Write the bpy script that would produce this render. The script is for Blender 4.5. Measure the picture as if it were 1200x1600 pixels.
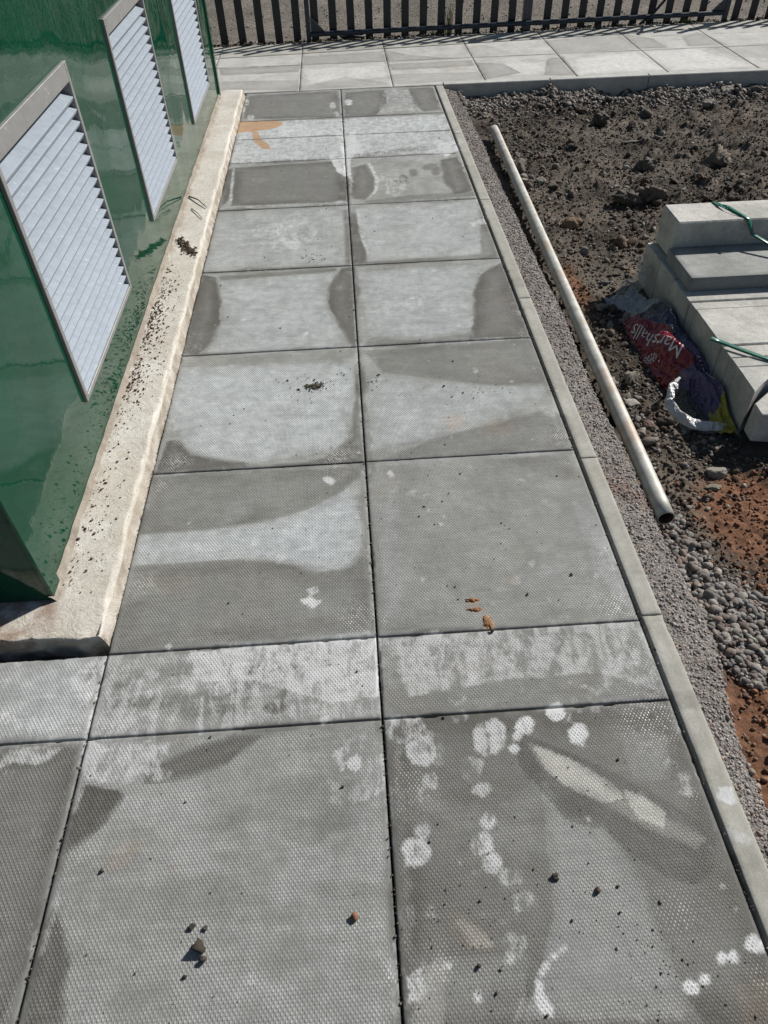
import bpy, bmesh, math, random
import numpy as np
from mathutils import Vector, Matrix

random.seed(7)
rng = np.random.default_rng(11)
for o in list(bpy.data.objects):
    bpy.data.objects.remove(o)
S = bpy.context.scene
C = S.collection

# ------------------------------------------------------------------ camera
cam = bpy.data.cameras.new('camera')
cam.sensor_fit = 'HORIZONTAL'
cam.sensor_width = 36.0
cam.lens = 36.0 * 1118.95 / 1200.0
cam.clip_start, cam.clip_end = 0.05, 500
co = bpy.data.objects.new('camera', cam)
C.objects.link(co)
rt = Vector((0.99780902, -0.06201147, -0.0230596))
up = Vector((0.06026136, 0.70799054, 0.70364619))
fw = Vector((0.02730815, 0.70349411, -0.71017624))
m = Matrix((rt, up, -fw)).transposed().to_4x4()
m.translation = (-0.01111, -0.94196, 1.35177)
co.matrix_world = m
S.camera = co

# ------------------------------------------------------------------ light
SUN_AZ, SUN_EL = 34.0, 37.0          # azimuth counter-clockwise from +X
a, e = math.radians(SUN_AZ), math.radians(SUN_EL)
sd = Vector((math.cos(e) * math.cos(a), math.cos(e) * math.sin(a), math.sin(e)))
W = bpy.data.worlds.new('World')
S.world = W
W.use_nodes = True
nt = W.node_tree
bg = nt.nodes['Background']
sky = nt.nodes.new('ShaderNodeTexSky')
sky.sky_type = 'NISHITA'
sky.sun_disc = False
sky.sun_elevation = e
sky.sun_rotation = math.radians(90 - SUN_AZ)
sky.air_density, sky.dust_density = 1.0, 1.0
nt.links.new(sky.outputs[0], bg.inputs['Color'])
bg.inputs['Strength'].default_value = 0.05
sl = bpy.data.lights.new('sun', 'SUN')
sl.energy = 5.0
sl.angle = math.radians(0.53)
sl.color = (1.0, 0.955, 0.89)
so = bpy.data.objects.new('sun', sl)
so.rotation_euler = sd.to_track_quat('Z', 'Y').to_euler()
so.location = sd * 20
C.objects.link(so)
S.view_settings.view_transform = 'Standard'
S.view_settings.look = 'None'
S.view_settings.exposure = 0.28
S.view_settings.gamma = 1.0
S.view_settings.use_curve_mapping = False

# ------------------------------------------------------------------ node helper
class NB:
    """tiny node-building helper: values are sockets or numbers"""
    def __init__(self, name):
        self.m = bpy.data.materials.new(name)
        self.m.use_nodes = True
        self.t = self.m.node_tree
        self.b = self.t.nodes['Principled BSDF']
        self.geo = None
    def n(self, typ, **kw):
        x = self.t.nodes.new(typ)
        for k, v in kw.items():
            setattr(x, k, v)
        return x
    def put(self, sock, v):
        if isinstance(v, bpy.types.NodeSocket):
            self.t.links.new(v, sock)
        elif isinstance(v, (tuple, list)):
            sock.default_value = tuple(v) + (1.0,) if (len(v) == 3 and sock.type == 'RGBA') else tuple(v)
        else:
            sock.default_value = v
    def math(self, op, a, b=0.0, c=0.0, clamp=False):
        x = self.n('ShaderNodeMath', operation=op, use_clamp=clamp)
        for i, v in enumerate((a, b, c)):
            self.put(x.inputs[i], v)
        return x.outputs[0]
    def pos(self):
        if self.geo is None:
            self.geo = self.n('ShaderNodeNewGeometry')
        return self.geo.outputs['Position']
    def noise(self, scale, detail=4, rough=.6, vec=None, dist=0.0, out='Fac'):
        x = self.n('ShaderNodeTexNoise')
        self.put(x.inputs['Vector'], vec if vec is not None else self.pos())
        x.inputs['Scale'].default_value = scale
        x.inputs['Detail'].default_value = detail
        x.inputs['Roughness'].default_value = rough
        x.inputs['Distortion'].default_value = dist
        return x.outputs[out]
    def voro(self, scale, vec=None, out='Distance', feature='F1'):
        x = self.n('ShaderNodeTexVoronoi', feature=feature)
        self.put(x.inputs['Vector'], vec if vec is not None else self.pos())
        x.inputs['Scale'].default_value = scale
        return x.outputs[out]
    def rng(self, v, a, b, c=0.0, d=1.0, smooth=True):
        x = self.n('ShaderNodeMapRange', interpolation_type='SMOOTHSTEP' if smooth else 'LINEAR')
        for s, q in zip(x.inputs[:5], (v, a, b, c, d)):
            self.put(s, q)
        return x.outputs[0]
    def mix(self, f, a, b, blend='MIX'):
        x = self.n('ShaderNodeMix', data_type='RGBA', blend_type=blend)
        self.put(x.inputs[0], f); self.put(x.inputs[6], a); self.put(x.inputs[7], b)
        return x.outputs[2]
    def scale(self, col, f):
        x = self.n('ShaderNodeVectorMath', operation='SCALE')
        self.put(x.inputs[0], col); self.put(x.inputs['Scale'], f)
        return x.outputs[0]
    def stretch(self, vec, s):
        x = self.n('ShaderNodeVectorMath', operation='MULTIPLY')
        self.put(x.inputs[0], vec); x.inputs[1].default_value = s
        return x.outputs[0]
    def attr(self, name):
        x = self.n('ShaderNodeAttribute', attribute_name=name)
        return x
    def sep(self, v):
        x = self.n('ShaderNodeSeparateXYZ')
        self.put(x.inputs[0], v)
        return x.outputs
    def objrand(self):
        return self.n('ShaderNodeObjectInfo').outputs['Random']
    def bump(self, h, dist=0.001, strength=1.0, normal=None):
        x = self.n('ShaderNodeBump')
        x.inputs['Strength'].default_value = strength
        x.inputs['Distance'].default_value = dist
        self.put(x.inputs['Height'], h)
        if normal is not None:
            self.put(x.inputs['Normal'], normal)
        return x.outputs[0]
    def set(self, **kw):
        names = {'color': 'Base Color', 'rough': 'Roughness', 'metal': 'Metallic', 'normal': 'Normal',
                 'spec': 'Specular IOR Level', 'coat': 'Coat Weight', 'coat_rough': 'Coat Roughness',
                 'alpha': 'Alpha', 'trans': 'Transmission Weight'}
        for k, v in kw.items():
            self.put(self.b.inputs[names[k]], v)
        return self.m

def gray(v): return (v, v, v)

# ------------------------------------------------------------------ materials
def concrete(name, ca, cb, scale=9.0, grain=.25, bump=.0012, spots=0.0, rough=.85, randtone=.12, streak=None):
    b = NB(name)
    big = b.noise(scale, 5, .65)
    fine = b.noise(260, 3, .7)
    mid = b.noise(55, 4, .65)
    col = b.mix(b.rng(big, .3, .7), ca, cb)
    f = b.math('ADD', b.math('MULTIPLY', b.math('SUBTRACT', fine, .5), grain * 2), 1.0)
    f = b.math('MULTIPLY', f, b.math('ADD', b.math('MULTIPLY', b.math('SUBTRACT', mid, .5), .5), 1.0))
    f = b.math('MULTIPLY', f, b.math('ADD', b.math('MULTIPLY', b.objrand(), randtone), 1 - randtone / 2))
    if streak:
        st = b.noise(12, 4, .6, vec=b.stretch(b.pos(), streak))
        f = b.math('MULTIPLY', f, b.math('ADD', b.math('MULTIPLY', b.math('SUBTRACT', st, .5), .45), 1.0))
    col = b.scale(col, f)
    if spots:
        v = b.voro(140)
        col = b.mix(b.math('MULTIPLY', b.rng(v, .0, .32, 1, 0), spots), col, b.scale(col, .45))
    h = b.math('ADD', b.math('MULTIPLY', fine, .5), b.math('MULTIPLY', mid, 1.2))
    return b.set(color=col, rough=rough, spec=.25, normal=b.bump(h, bump))

def make_slab_mat(name, b0, b1, b2, p0, p1, d0, d1):
    b = NB(name)
    A = b.sep(b.attr('sd_main').outputs['Vector'])
    K = b.sep(b.attr('k_main').outputs['Vector'])
    B = b.sep(b.attr('sd_more').outputs['Vector'])
    L = b.sep(b.attr('k_more').outputs['Vector'])
    B3 = b.attr('rim').outputs['Fac']
    p = b.pos()
    n1 = b.math('SUBTRACT', b.noise(28, 6, .68), .5)
    n2 = b.math('SUBTRACT', b.noise(75, 5, .72, dist=.6), .5)
    n3 = b.math('SUBTRACT', b.noise(7, 4, .6), .5)
    stz = b.math('SUBTRACT', b.noise(30, 5, .7, vec=b.stretch(p, (1.0, .28, 1.0)), dist=1.2), .5)
    fine = b.noise(300, 4, .8)
    # the moulded pimples: a staggered lattice in the slab's own coordinates
    oc = b.n('ShaderNodeTexCoord').outputs['Object']
    o = b.sep(oc)
    cx = b.math('COSINE', b.math('MULTIPLY', o[0], 2 * math.pi / .0076))
    cy = b.math('COSINE', b.math('MULTIPLY', o[1], 2 * math.pi / .0108))
    lat = b.math('MULTIPLY', cx, cy)
    wear = b.rng(b.math('ADD', n3, b.math('MULTIPLY', n1, .6)), -.25, .22, .45, 1.1)
    pim = b.math('MULTIPLY', b.math('MULTIPLY', b.rng(lat, .05, .75), L[2]), wear)
    def cover(s, noise_amt, soft):
        return b.rng(b.math('ADD', s, noise_amt), -soft, soft)
    n0 = b.math('SUBTRACT', b.noise(11, 3, .55), .5)
    dn = b.math('ADD', b.math('ADD', b.math('MULTIPLY', n1, .016), b.math('MULTIPLY', n2, .007)), b.math('MULTIPLY', n0, .030))
    n5 = b.math('SUBTRACT', b.noise(5.5, 2, .5), .5)
    soft = b.rng(n5, -.16, .16, .0035, .030)
    soft = b.math('MULTIPLY', soft, b.rng(K[0], .3, .85, 2.6, .9))
    nsoft = b.math('MULTIPLY', soft, -1.0)
    cd = b.math('MULTIPLY', b.rng(b.math('ADD', A[0], dn), nsoft, soft), b.math('MINIMUM', K[0], 1.0), clamp=True)
    deep = b.rng(b.math('ADD', A[0], b.math('MULTIPLY', n1, .05)), .006, .07, 1.05, .68)
    cd = b.math('MULTIPLY', cd, b.math('MULTIPLY', deep, b.math('ADD', b.math('ADD', b.math('MULTIPLY', n3, 1.3), b.math('MULTIPLY', n1, .8)), 1.10)), clamp=True)
    xtra = b.rng(K[0], .98, 1.2)
    cpale = b.math('MULTIPLY', b.rng(b.math('ADD', A[1], dn), b.math('MULTIPLY', nsoft, 1.5), b.math('MULTIPLY', soft, 1.5)), b.math('MULTIPLY', K[1], b.math('ADD', .92, b.math('ADD', b.math('MULTIPLY', n3, .9), b.math('MULTIPLY', stz, .5)))), clamp=True)
    wn = b.math('ADD', b.math('MULTIPLY', n2, .013), b.math('MULTIPLY', n1, .007))
    cw = b.math('MULTIPLY', cover(A[2], wn, .005), K[2], clamp=True)
    # whitening breaks up along brushed streaks where it is thin
    brk = b.rng(b.math('ADD', b.math('ADD', stz, b.math('MULTIPLY', n1, .8)), b.math('MULTIPLY', b.math('SUBTRACT', K[2], .5), .5)), -.13, .13, .06, 1.2)
    cw = b.math('MULTIPLY', cw, brk, clamp=True)
    cw = b.math('MULTIPLY', cw, b.math('SUBTRACT', 1.0, b.math('MULTIPLY', b.math('MULTIPLY', b.rng(lat, .3, .8), L[2]), .55)))
    cr = b.math('MULTIPLY', cover(B[0], wn, .005), b.math('MULTIPLY', L[0], b.rng(n2, -.25, .2, .55, 1.0)), clamp=True)
    cs = b.math('MULTIPLY', b.rng(b.math('ADD', B[1], b.math('MULTIPLY', dn, 1.3)), -.030, .016), L[1], clamp=True)
    base = b.mix(b.rng(n3, -.22, .22), b0, b1)
    yel = b.rng(b.noise(3.1, 3, .5), .5, .75)
    base = b.mix(b.math('MULTIPLY', yel, .35), base, b2)
    pale = b.mix(b.rng(n1, -.25, .25), p0, p1)
    col = b.mix(cpale, base, pale)
    damp = b.mix(b.rng(n1, -.3, .3), d0, d1)
    col = b.mix(cd, col, damp)
    # pale bits again on top of the damp (bands that dried first)
    dry2 = b.math('MULTIPLY', cpale, b.math('MULTIPLY', cd, .78), clamp=True)
    col = b.mix(dry2, col, (.335, .342, .335))
    col = b.scale(col, b.math('SUBTRACT', 1.0, b.math('MULTIPLY', xtra, .38)))
    band = b.math('MULTIPLY', b.math('SUBTRACT', 1.0, b.rng(B3, .0, 1.0)), b.rng(b.math('ADD', n1, n3), -.28, .22))
    col = b.mix(b.math('MULTIPLY', band, .42), col, b.scale(col, .52))
    band2 = b.math('MULTIPLY', b.math('SUBTRACT', 1.0, b.rng(B3, .35, 1.6)), b.rng(b.math('SUBTRACT', n3, n1), .0, .3))
    col = b.mix(b.math('MULTIPLY', band2, .4), col, (.46, .47, .46))
    # darker tide line round each damp patch
    tide = b.math('MULTIPLY', b.rng(b.math('ABSOLUTE', b.math('ADD', b.math('SUBTRACT', A[0], .009), dn)), 0, .013, 1, 0), b.math('MULTIPLY', b.math('MULTIPLY', K[0], K[0]), b.rng(n0, -.15, .2, .25, .85)), clamp=True)
    col = b.mix(tide, col, (.085, .082, .075))
    # and a faint bloom of salts just outside it
    rim = b.math('MULTIPLY', b.rng(b.math('ABSOLUTE', b.math('ADD', b.math('ADD', A[0], .016), dn)), 0, .014, 1, 0), b.math('MULTIPLY', K[0], .36), clamp=True)
    col = b.mix(rim, col, (.47, .48, .475))
    col = b.mix(cs, col, (.40, .395, .365))
    col = b.mix(cw, col, (.56, .575, .58))
    # worn, whitened pimple tips
    tips = b.math('MULTIPLY', b.math('MULTIPLY', b.rng(lat, .15, .6), B[2]), b.rng(n2, -.12, .12), clamp=True)
    col = b.mix(tips, col, (.66, .66, .64))
    # stray white flecks
    fl = b.voro(95)
    flk = b.math('MULTIPLY', b.rng(fl, .02, .14, 1, 0), b.rng(n1, .02, .2), clamp=True)
    col = b.mix(b.math('MULTIPLY', flk, .5), col, (.6, .6, .58))
    rc = b.mix(b.rng(n2, -.3, .3), (.34, .205, .115), (.45, .31, .195))
    col = b.mix(cr, col, rc)
    f = b.math('ADD', b.math('MULTIPLY', b.math('SUBTRACT', fine, .5), .8), 1.0)
    meso = b.math('SUBTRACT', b.noise(19, 8, .78), .5)
    dash = b.math('SUBTRACT', b.noise(48, 4, .6, vec=b.stretch(p, (.22, 2.4, 1.0))), .5)
    f = b.math('MULTIPLY', f, b.math('ADD', b.math('MULTIPLY', meso, .62), 1.0))
    f = b.math('MULTIPLY', f, b.math('ADD', b.math('MULTIPLY', b.math('MULTIPLY', dash, L[2]), .42), 1.0))
    f = b.math('MULTIPLY', f, b.math('ADD', b.math('MULTIPLY', n1, .25), 1.0))
    f = b.math('MULTIPLY', f, b.math('ADD', b.math('MULTIPLY', n5, .30), 1.0))
    f = b.math('MULTIPLY', f, b.math('ADD', b.math('MULTIPLY', n2, .30), 1.0))
    f = b.math('MULTIPLY', f, b.math('ADD', b.math('MULTIPLY', pim, .34), .86))
    f = b.math('MULTIPLY', f, b.math('ADD', b.math('MULTIPLY', b.objrand(), .12), .94))
    col = b.scale(col, f)
    h = b.math('ADD', b.math('MULTIPLY', pim, .00105), b.math('MULTIPLY', fine, .0003))
    h = b.math('ADD', h, b.math('MULTIPLY', n1, .0012))
    rough = b.math('SUBTRACT', b.math('SUBTRACT', .82, b.math('MULTIPLY', cd, .16)), b.math('MULTIPLY', xtra, .22))
    return b.set(color=col, rough=rough, spec=.3, normal=b.bump(h, 1.0))

M = {}
M['slab'] = make_slab_mat('pimpled_slab_concrete', (.225, .23, .22), (.315, .323, .315), (.265, .255, .215), (.36, .392, .41), (.465, .492, .502), (.070, .067, .058), (.132, .127, .113))
M['pave'] = make_slab_mat('plain_pavement_concrete', (.42, .415, .395), (.52, .515, .49), (.45, .43, .385), (.60, .595, .575), (.70, .69, .67), (.185, .18, .165), (.255, .248, .23))
M['edge'] = make_slab_mat('pressed_edging_concrete', (.33, .325, .285), (.42, .415, .375), (.37, .345, .28), (.44, .43, .39), (.5, .49, .45), (.22, .21, .18), (.28, .27, .235))
M['edging'] = concrete('edging_concrete', (.32, .31, .265), (.42, .41, .36), 7, .18, .0008, .15)
M['kerb'] = concrete('kerb_concrete', (.34, .34, .32), (.44, .44, .42), 6, .18, .0008, .1)
M['block'] = concrete('block_concrete', (.32, .318, .295), (.48, .475, .445), 7, .42, .0016, .45, streak=(.25, 2.2, 1.0))
M['bed'] = concrete('mortar_bed', (.06, .057, .05), (.10, .095, .085), 20, .4, .003)
M['mortar'] = concrete('mortar_fillet', (.20, .175, .145), (.30, .27, .23), 14, .4, .003)

def plinth_mat():
    b = NB('cast_plinth_concrete')
    big = b.noise(6, 5, .65)
    swirl = b.noise(22, 5, .7, dist=2.2)
    fine = b.noise(240, 4, .7)
    pits = b.voro(60)
    col = b.mix(b.rng(big, .32, .68), (.46, .435, .39), (.58, .56, .52))
    col = b.mix(b.math('MULTIPLY', b.rng(swirl, .50, .64), .6), col, (.38, .35, .295))
    col = b.mix(b.math('MULTIPLY', b.rng(b.noise(11, 4, .6), .62, .74), .5), col, (.40, .23, .13))
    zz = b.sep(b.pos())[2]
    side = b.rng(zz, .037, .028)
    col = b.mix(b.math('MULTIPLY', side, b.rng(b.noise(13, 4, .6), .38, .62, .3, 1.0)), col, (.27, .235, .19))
    col = b.mix(b.math('MULTIPLY', b.rng(b.noise(3.3, 5, .7), .47, .62), .45), col, (.40, .365, .30))
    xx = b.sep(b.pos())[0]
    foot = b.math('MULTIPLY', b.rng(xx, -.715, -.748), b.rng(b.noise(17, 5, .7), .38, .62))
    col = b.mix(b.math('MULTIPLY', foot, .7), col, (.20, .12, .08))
    col = b.scale(col, b.math('ADD', b.math('MULTIPLY', b.math('SUBTRACT', fine, .5), .8), 1.0))
    col = b.mix(b.math('MULTIPLY', b.rng(pits, .05, .14, 1, 0), .6), col, (.22, .19, .15))
    h = b.math('ADD', b.math('MULTIPLY', swirl, 1.6), b.math('MULTIPLY', fine, .5))
    return b.set(color=col, rough=.9, spec=.2, normal=b.bump(h, .0022))
M['plinth'] = plinth_mat()

def green_mat():
    b = NB('green_gloss_panel')
    wob = b.noise(1.7, 2, .5)
    fine = b.noise(16, 3, .6)
    peel = b.noise(210, 2, .5)
    col = b.mix(b.rng(b.noise(5, 4, .6), .3, .7), (.001, .038, .019), (.002, .050, .026))
    sp = b.rng(b.voro(38), .03, .075, 1, 0)
    dust = b.math('MULTIPLY', sp, b.rng(b.noise(3, 2, .5), .5, .65), clamp=True)
    col = b.mix(b.math('MULTIPLY', dust, .35), col, (.16, .2, .16))
    # thin film of dust, thicker low down where rain splashes
    zz = b.sep(b.pos())[2]
    low = b.math('MULTIPLY', b.rng(zz, .22, .05), b.rng(b.noise(9, 5, .7), .3, .75), clamp=True)
    col = b.mix(b.math('MULTIPLY', low, .10), col, (.10, .12, .09))
    h = b.math('ADD', b.math('MULTIPLY', wob, .02), b.math('ADD', b.math('MULTIPLY', fine, .0005), b.math('MULTIPLY', peel, .00002)))
    rough = b.math('ADD', .045, b.math('MULTIPLY', low, .04))
    return b.set(color=col, rough=rough, spec=.42, coat=.08, coat_rough=.03, normal=b.bump(h, 1.0))
M['green'] = green_mat()

def galv(name, c, rough=.42, metal=.55):
    b = NB(name)
    sp = b.voro(70, out='Color')
    s = b.sep(sp)[0]
    n = b.noise(14, 5, .65)
    col = b.scale(c, b.math('ADD', b.math('MULTIPLY', s, .09), b.math('ADD', .86, b.math('MULTIPLY', n, .16))))
    spot = b.rng(b.noise(45, 4, .7), .62, .75)
    col = b.mix(b.math('MULTIPLY', spot, .35), col, (.85, .86, .84))
    return b.set(color=col, rough=b.math('ADD', rough, b.math('MULTIPLY', s, .06)), metal=metal, normal=b.bump(n, .00012))
M['slat'] = galv('galvanised_slat', (.285, .33, .385), .5, .2)
M['vframe'] = galv('galvanised_frame', (.27, .27, .268), .45, .4)
b = NB('vent_dark_back'); M['dark'] = b.set(color=(.012, .012, .013), rough=.9)  # plain near-black panel closing the back of each vent recess
M['tube'] = galv('scaffold_tube_steel', (.56, .55, .50), .55, .25)

def tube_dirt():
    b = NB('dusty_galvanised_tube')
    n = b.noise(26, 5, .7); n2 = b.noise(7, 3, .6)
    col = b.mix(b.rng(n, .35, .7), (.44, .44, .41), (.30, .29, .26))
    col = b.mix(b.math('MULTIPLY', b.rng(n2, .50, .66), .6), col, (.34, .25, .18))
    col = b.mix(b.math('MULTIPLY', b.rng(b.voro(60), .05, .12, 1, 0), .6), col, (.15, .12, .09))
    return b.set(color=col, rough=.55, metal=.15, normal=b.bump(n, .0006))
M['tube'] = tube_dirt()
M['bore'] = concrete('shade_dark_tube_bore', (.030, .022, .017), (.055, .038, .028), 30, .3, .001)  # dark rust brown carries the shade inside the open tube end

def soil_mat():
    b = NB('dug_soil')
    r = b.attr('red').outputs['Fac']
    h1 = b.noise(2.6, 6, .68); h2 = b.noise(45, 6, .72); h3 = b.noise(300, 4, .75)
    col = b.mix(b.rng(h1, .34, .66), (.036, .029, .023), (.145, .124, .102))
    col = b.mix(b.math('MULTIPLY', b.rng(h2, .5, .68), .6), col, (.17, .155, .14))
    red = b.mix(b.rng(h2, .35, .7), (.15, .070, .040), (.25, .128, .074))
    rr = b.rng(b.math('ADD', r, b.math('MULTIPLY', b.math('SUBTRACT', h2, .5), .9)), .35, .75)
    col = b.mix(b.math('MULTIPLY', rr, .85), col, red)
    rusty = b.math('MULTIPLY', b.rng(b.noise(2.6, 4, .6), .58, .70), b.rng(h2, .45, .6))
    col = b.mix(b.math('MULTIPLY', rusty, .5), col, (.15, .075, .042))
    col = b.scale(col, b.math('ADD', b.math('MULTIPLY', b.math('SUBTRACT', h3, .5), 1.1), 1.0))
    h = b.math('ADD', b.math('MULTIPLY', h2, .010), b.math('MULTIPLY', h3, .0022))
    return b.set(color=col, rough=.95, spec=.12, normal=b.bump(h, 1.0))
M['soil'] = soil_mat()

def haunch_mat():
    b = NB('lean_mix_haunch')
    h1 = b.noise(5, 4, .6); h2 = b.noise(90, 5, .75); v = b.voro(170)
    col = b.mix(b.rng(h1, .35, .65), (.27, .25, .235), (.34, .315, .295))
    col = b.mix(b.math('MULTIPLY', b.rng(b.noise(3.2, 3, .6), .56, .68), .6), col, (.24, .145, .105))
    col = b.scale(col, b.math('ADD', b.math('MULTIPLY', b.math('SUBTRACT', h2, .5), 1.2), 1.0))
    col = b.mix(b.math('MULTIPLY', b.rng(v, .25, .5), .6), col, (.06, .053, .05))
    h = b.math('ADD', b.math('MULTIPLY', h2, .006), b.math('MULTIPLY', v, -.003))
    return b.set(color=col, rough=.95, spec=.15, normal=b.bump(h, 1.0))
M['haunch'] = haunch_mat()

def stone_mat(name):
    b = NB(name)
    t = b.attr('tint').outputs['Color']
    n = b.noise(120, 5, .7); n2 = b.noise(500, 3, .7)
    f = b.math('ADD', b.math('MULTIPLY', b.math('SUBTRACT', n, .5), .9), 1.0)
    col = b.scale(t, b.math('MULTIPLY', f, b.math('ADD', .75, b.math('MULTIPLY', n2, .5))))
    return b.set(color=col, rough=.9, spec=.2, normal=b.bump(n, .0022))
M['stone'] = stone_mat('loose_stone')

def road_mat():
    b = NB('worn_tarmac_planings')
    v = b.voro(75, out='Color'); s = b.sep(v)
    d = b.voro(75)
    n = b.noise(2.2, 5, .6); n2 = b.noise(30, 5, .75); n3 = b.noise(160, 4, .8)
    col = b.mix(b.rng(n, .35, .68), (.175, .158, .135), (.255, .232, .20))
    col = b.scale(col, b.math('ADD', b.math('MULTIPLY', s[0], .7), .62))
    col = b.mix(b.math('MULTIPLY', b.rng(d, .35, .6), .65), col, (.05, .045, .04))
    col = b.scale(col, b.math('ADD', b.math('MULTIPLY', b.math('SUBTRACT', n3, .5), 1.2), 1.0))
    col = b.mix(b.math('MULTIPLY', b.rng(n2, .60, .70), .55), col, (.085, .075, .065))
    h = b.math('SUBTRACT', b.math('MULTIPLY', n3, .004), b.math('MULTIPLY', d, .006))
    return b.set(color=col, rough=.95, spec=.15, normal=b.bump(h, 1.0))
M['road'] = road_mat()

def paint(name, c, rough=.38, spec=.45):
    b = NB(name)
    n = b.noise(20, 4, .65)
    col = b.scale(c, b.math('ADD', .7, b.math('MULTIPLY', n, .6)))
    return b.set(color=col, rough=b.math('ADD', rough, b.math('MULTIPLY', n, .15)), spec=spec, normal=b.bump(b.noise(90, 3, .6), .0003))
M['pale'] = paint('dark_fence_paint', (.011, .012, .016))
M['post'] = paint('grey_post_paint', (.05, .055, .062))
M['gate'] = paint('navy_gate_paint', (.022, .030, .044), .3)
M['rubber'] = paint('black_rubber', (.012, .012, .013), .5)
M['strap'] = paint('green_strapping', (.010, .115, .075), .22, .6)
M['twig'] = paint('dry_twig', (.07, .055, .04), .9, .1)
M['weed'] = paint('dry_grass', (.17, .16, .07), .8, .2)
M['weedg'] = paint('green_weed', (.045, .075, .02), .8, .2)
M['leaf'] = paint('dead_leaf_litter', (.035, .027, .02), .9, .1)
M['ink'] = paint('pale_print', (.62, .60, .60), .3, .5)

def film_mat():
    b = NB('printed_polythene')
    at = b.attr('print')
    n = b.noise(38, 4, .65, dist=1.0); n2 = b.noise(11, 3, .6, dist=1.5)
    cr1 = b.n('ShaderNodeTexVoronoi', feature='DISTANCE_TO_EDGE'); b.put(cr1.inputs['Vector'], b.math('ADD', 0, 0) if False else b.pos()); cr1.inputs['Scale'].default_value = 26
    h = b.math('ADD', b.math('MULTIPLY', n, .004), b.math('ADD', b.math('MULTIPLY', n2, .012), b.math('MULTIPLY', b.rng(cr1.outputs[0], 0, .25), -.004)))
    return b.set(color=at.outputs['Color'], alpha=at.outputs['Alpha'], rough=.2, spec=.55, normal=b.bump(h, 1.0))
M['film'] = film_mat()

# ------------------------------------------------------------------ mesh helpers
def tag(o, label=None, cat=None, group=None, kind=None):
    for k, v in (('label', label), ('category', cat), ('group', group), ('kind', kind)):
        if v: o[k] = v
    return o

def empty(name, loc=(0, 0, 0), parent=None):
    o = bpy.data.objects.new(name, None)
    o.empty_display_size = .05
    o.location = loc
    C.objects.link(o)
    if parent: o.parent = parent
    return o

def mesh_np(name, V, F, mat, parent=None, loc=(0, 0, 0), smooth=False):
    """V (n,3) array, F (m,k) int array of same-sized faces"""
    V = np.asarray(V, np.float32); F = np.asarray(F, np.int32)
    me = bpy.data.meshes.new(name)
    me.vertices.add(len(V)); me.vertices.foreach_set('co', V.ravel())
    k = F.shape[1]
    me.loops.add(F.size); me.loops.foreach_set('vertex_index', F.ravel())
    me.polygons.add(len(F)); me.polygons.foreach_set('loop_start', np.arange(0, F.size, k, dtype=np.int32))
    if smooth: me.polygons.foreach_set('use_smooth', np.ones(len(F), bool))
    me.update(calc_edges=True)
    me.validate()
    me.materials.append(mat)
    o = bpy.data.objects.new(name, me)
    o.location = loc
    if parent: o.parent = parent
    C.objects.link(o)
    return o

def bm_obj(name, bm, mat, parent=None, loc=(0, 0, 0), smooth=False):
    me = bpy.data.meshes.new(name)
    bmesh.ops.recalc_face_normals(bm, faces=bm.faces[:])
    bm.to_mesh(me); bm.free()
    if smooth:
        for p in me.polygons: p.use_smooth = True
    me.materials.append(mat)
    o = bpy.data.objects.new(name, me)
    o.location = loc
    if parent: o.parent = parent
    C.objects.link(o)
    return o

def prism(bm, poly, z0, z1, bevel=0.0, seg=1):
    lo = [bm.verts.new((x, y, z0)) for x, y in poly]
    hi = [bm.verts.new((x, y, z1)) for x, y in poly]
    n = len(poly)
    fs = [bm.faces.new(hi), bm.faces.new(lo[::-1])]
    for i in range(n):
        fs.append(bm.faces.new((lo[i], lo[(i + 1) % n], hi[(i + 1) % n], hi[i])))
    if bevel:
        es = set(e for f in fs for e in f.edges)
        bmesh.ops.bevel(bm, geom=list(es), offset=bevel, segments=seg, affect='EDGES')

def box(bm, x0, x1, y0, y1, z0, z1, bevel=0.0):
    prism(bm, [(x0, y0), (x1, y0), (x1, y1), (x0, y1)], z0, z1, bevel)

def grid_faces(nx, ny):
    i = np.arange(nx * ny).reshape(ny, nx)
    return np.stack([i[:-1, :-1], i[:-1, 1:], i[1:, 1:], i[1:, :-1]], -1).reshape(-1, 4)

def tube_mesh(pts, r, seg=10, r2=None):
    """swept tube through 3D points"""
    pts = [Vector(p) for p in pts]
    V, F = [], []
    n = len(pts)
    for i, p in enumerate(pts):
        d = (pts[min(i + 1, n - 1)] - pts[max(i - 1, 0)]).normalized()
        s = d.cross(Vector((0, 0, 1)))
        if s.length < 1e-3: s = d.cross(Vector((1, 0, 0)))
        s.normalize(); t = d.cross(s)
        rr = r if r2 is None else r + (r2 - r) * i / (n - 1)
        for k in range(seg):
            a = 2 * math.pi * k / seg
            V.append(p + s * math.cos(a) * rr + t * math.sin(a) * rr)
    for i in range(n - 1):
        for k in range(seg):
            F.append((i * seg + k, i * seg + (k + 1) % seg, (i + 1) * seg + (k + 1) % seg, (i + 1) * seg + k))
    return np.array([tuple(v) for v in V]), np.array(F)

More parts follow.
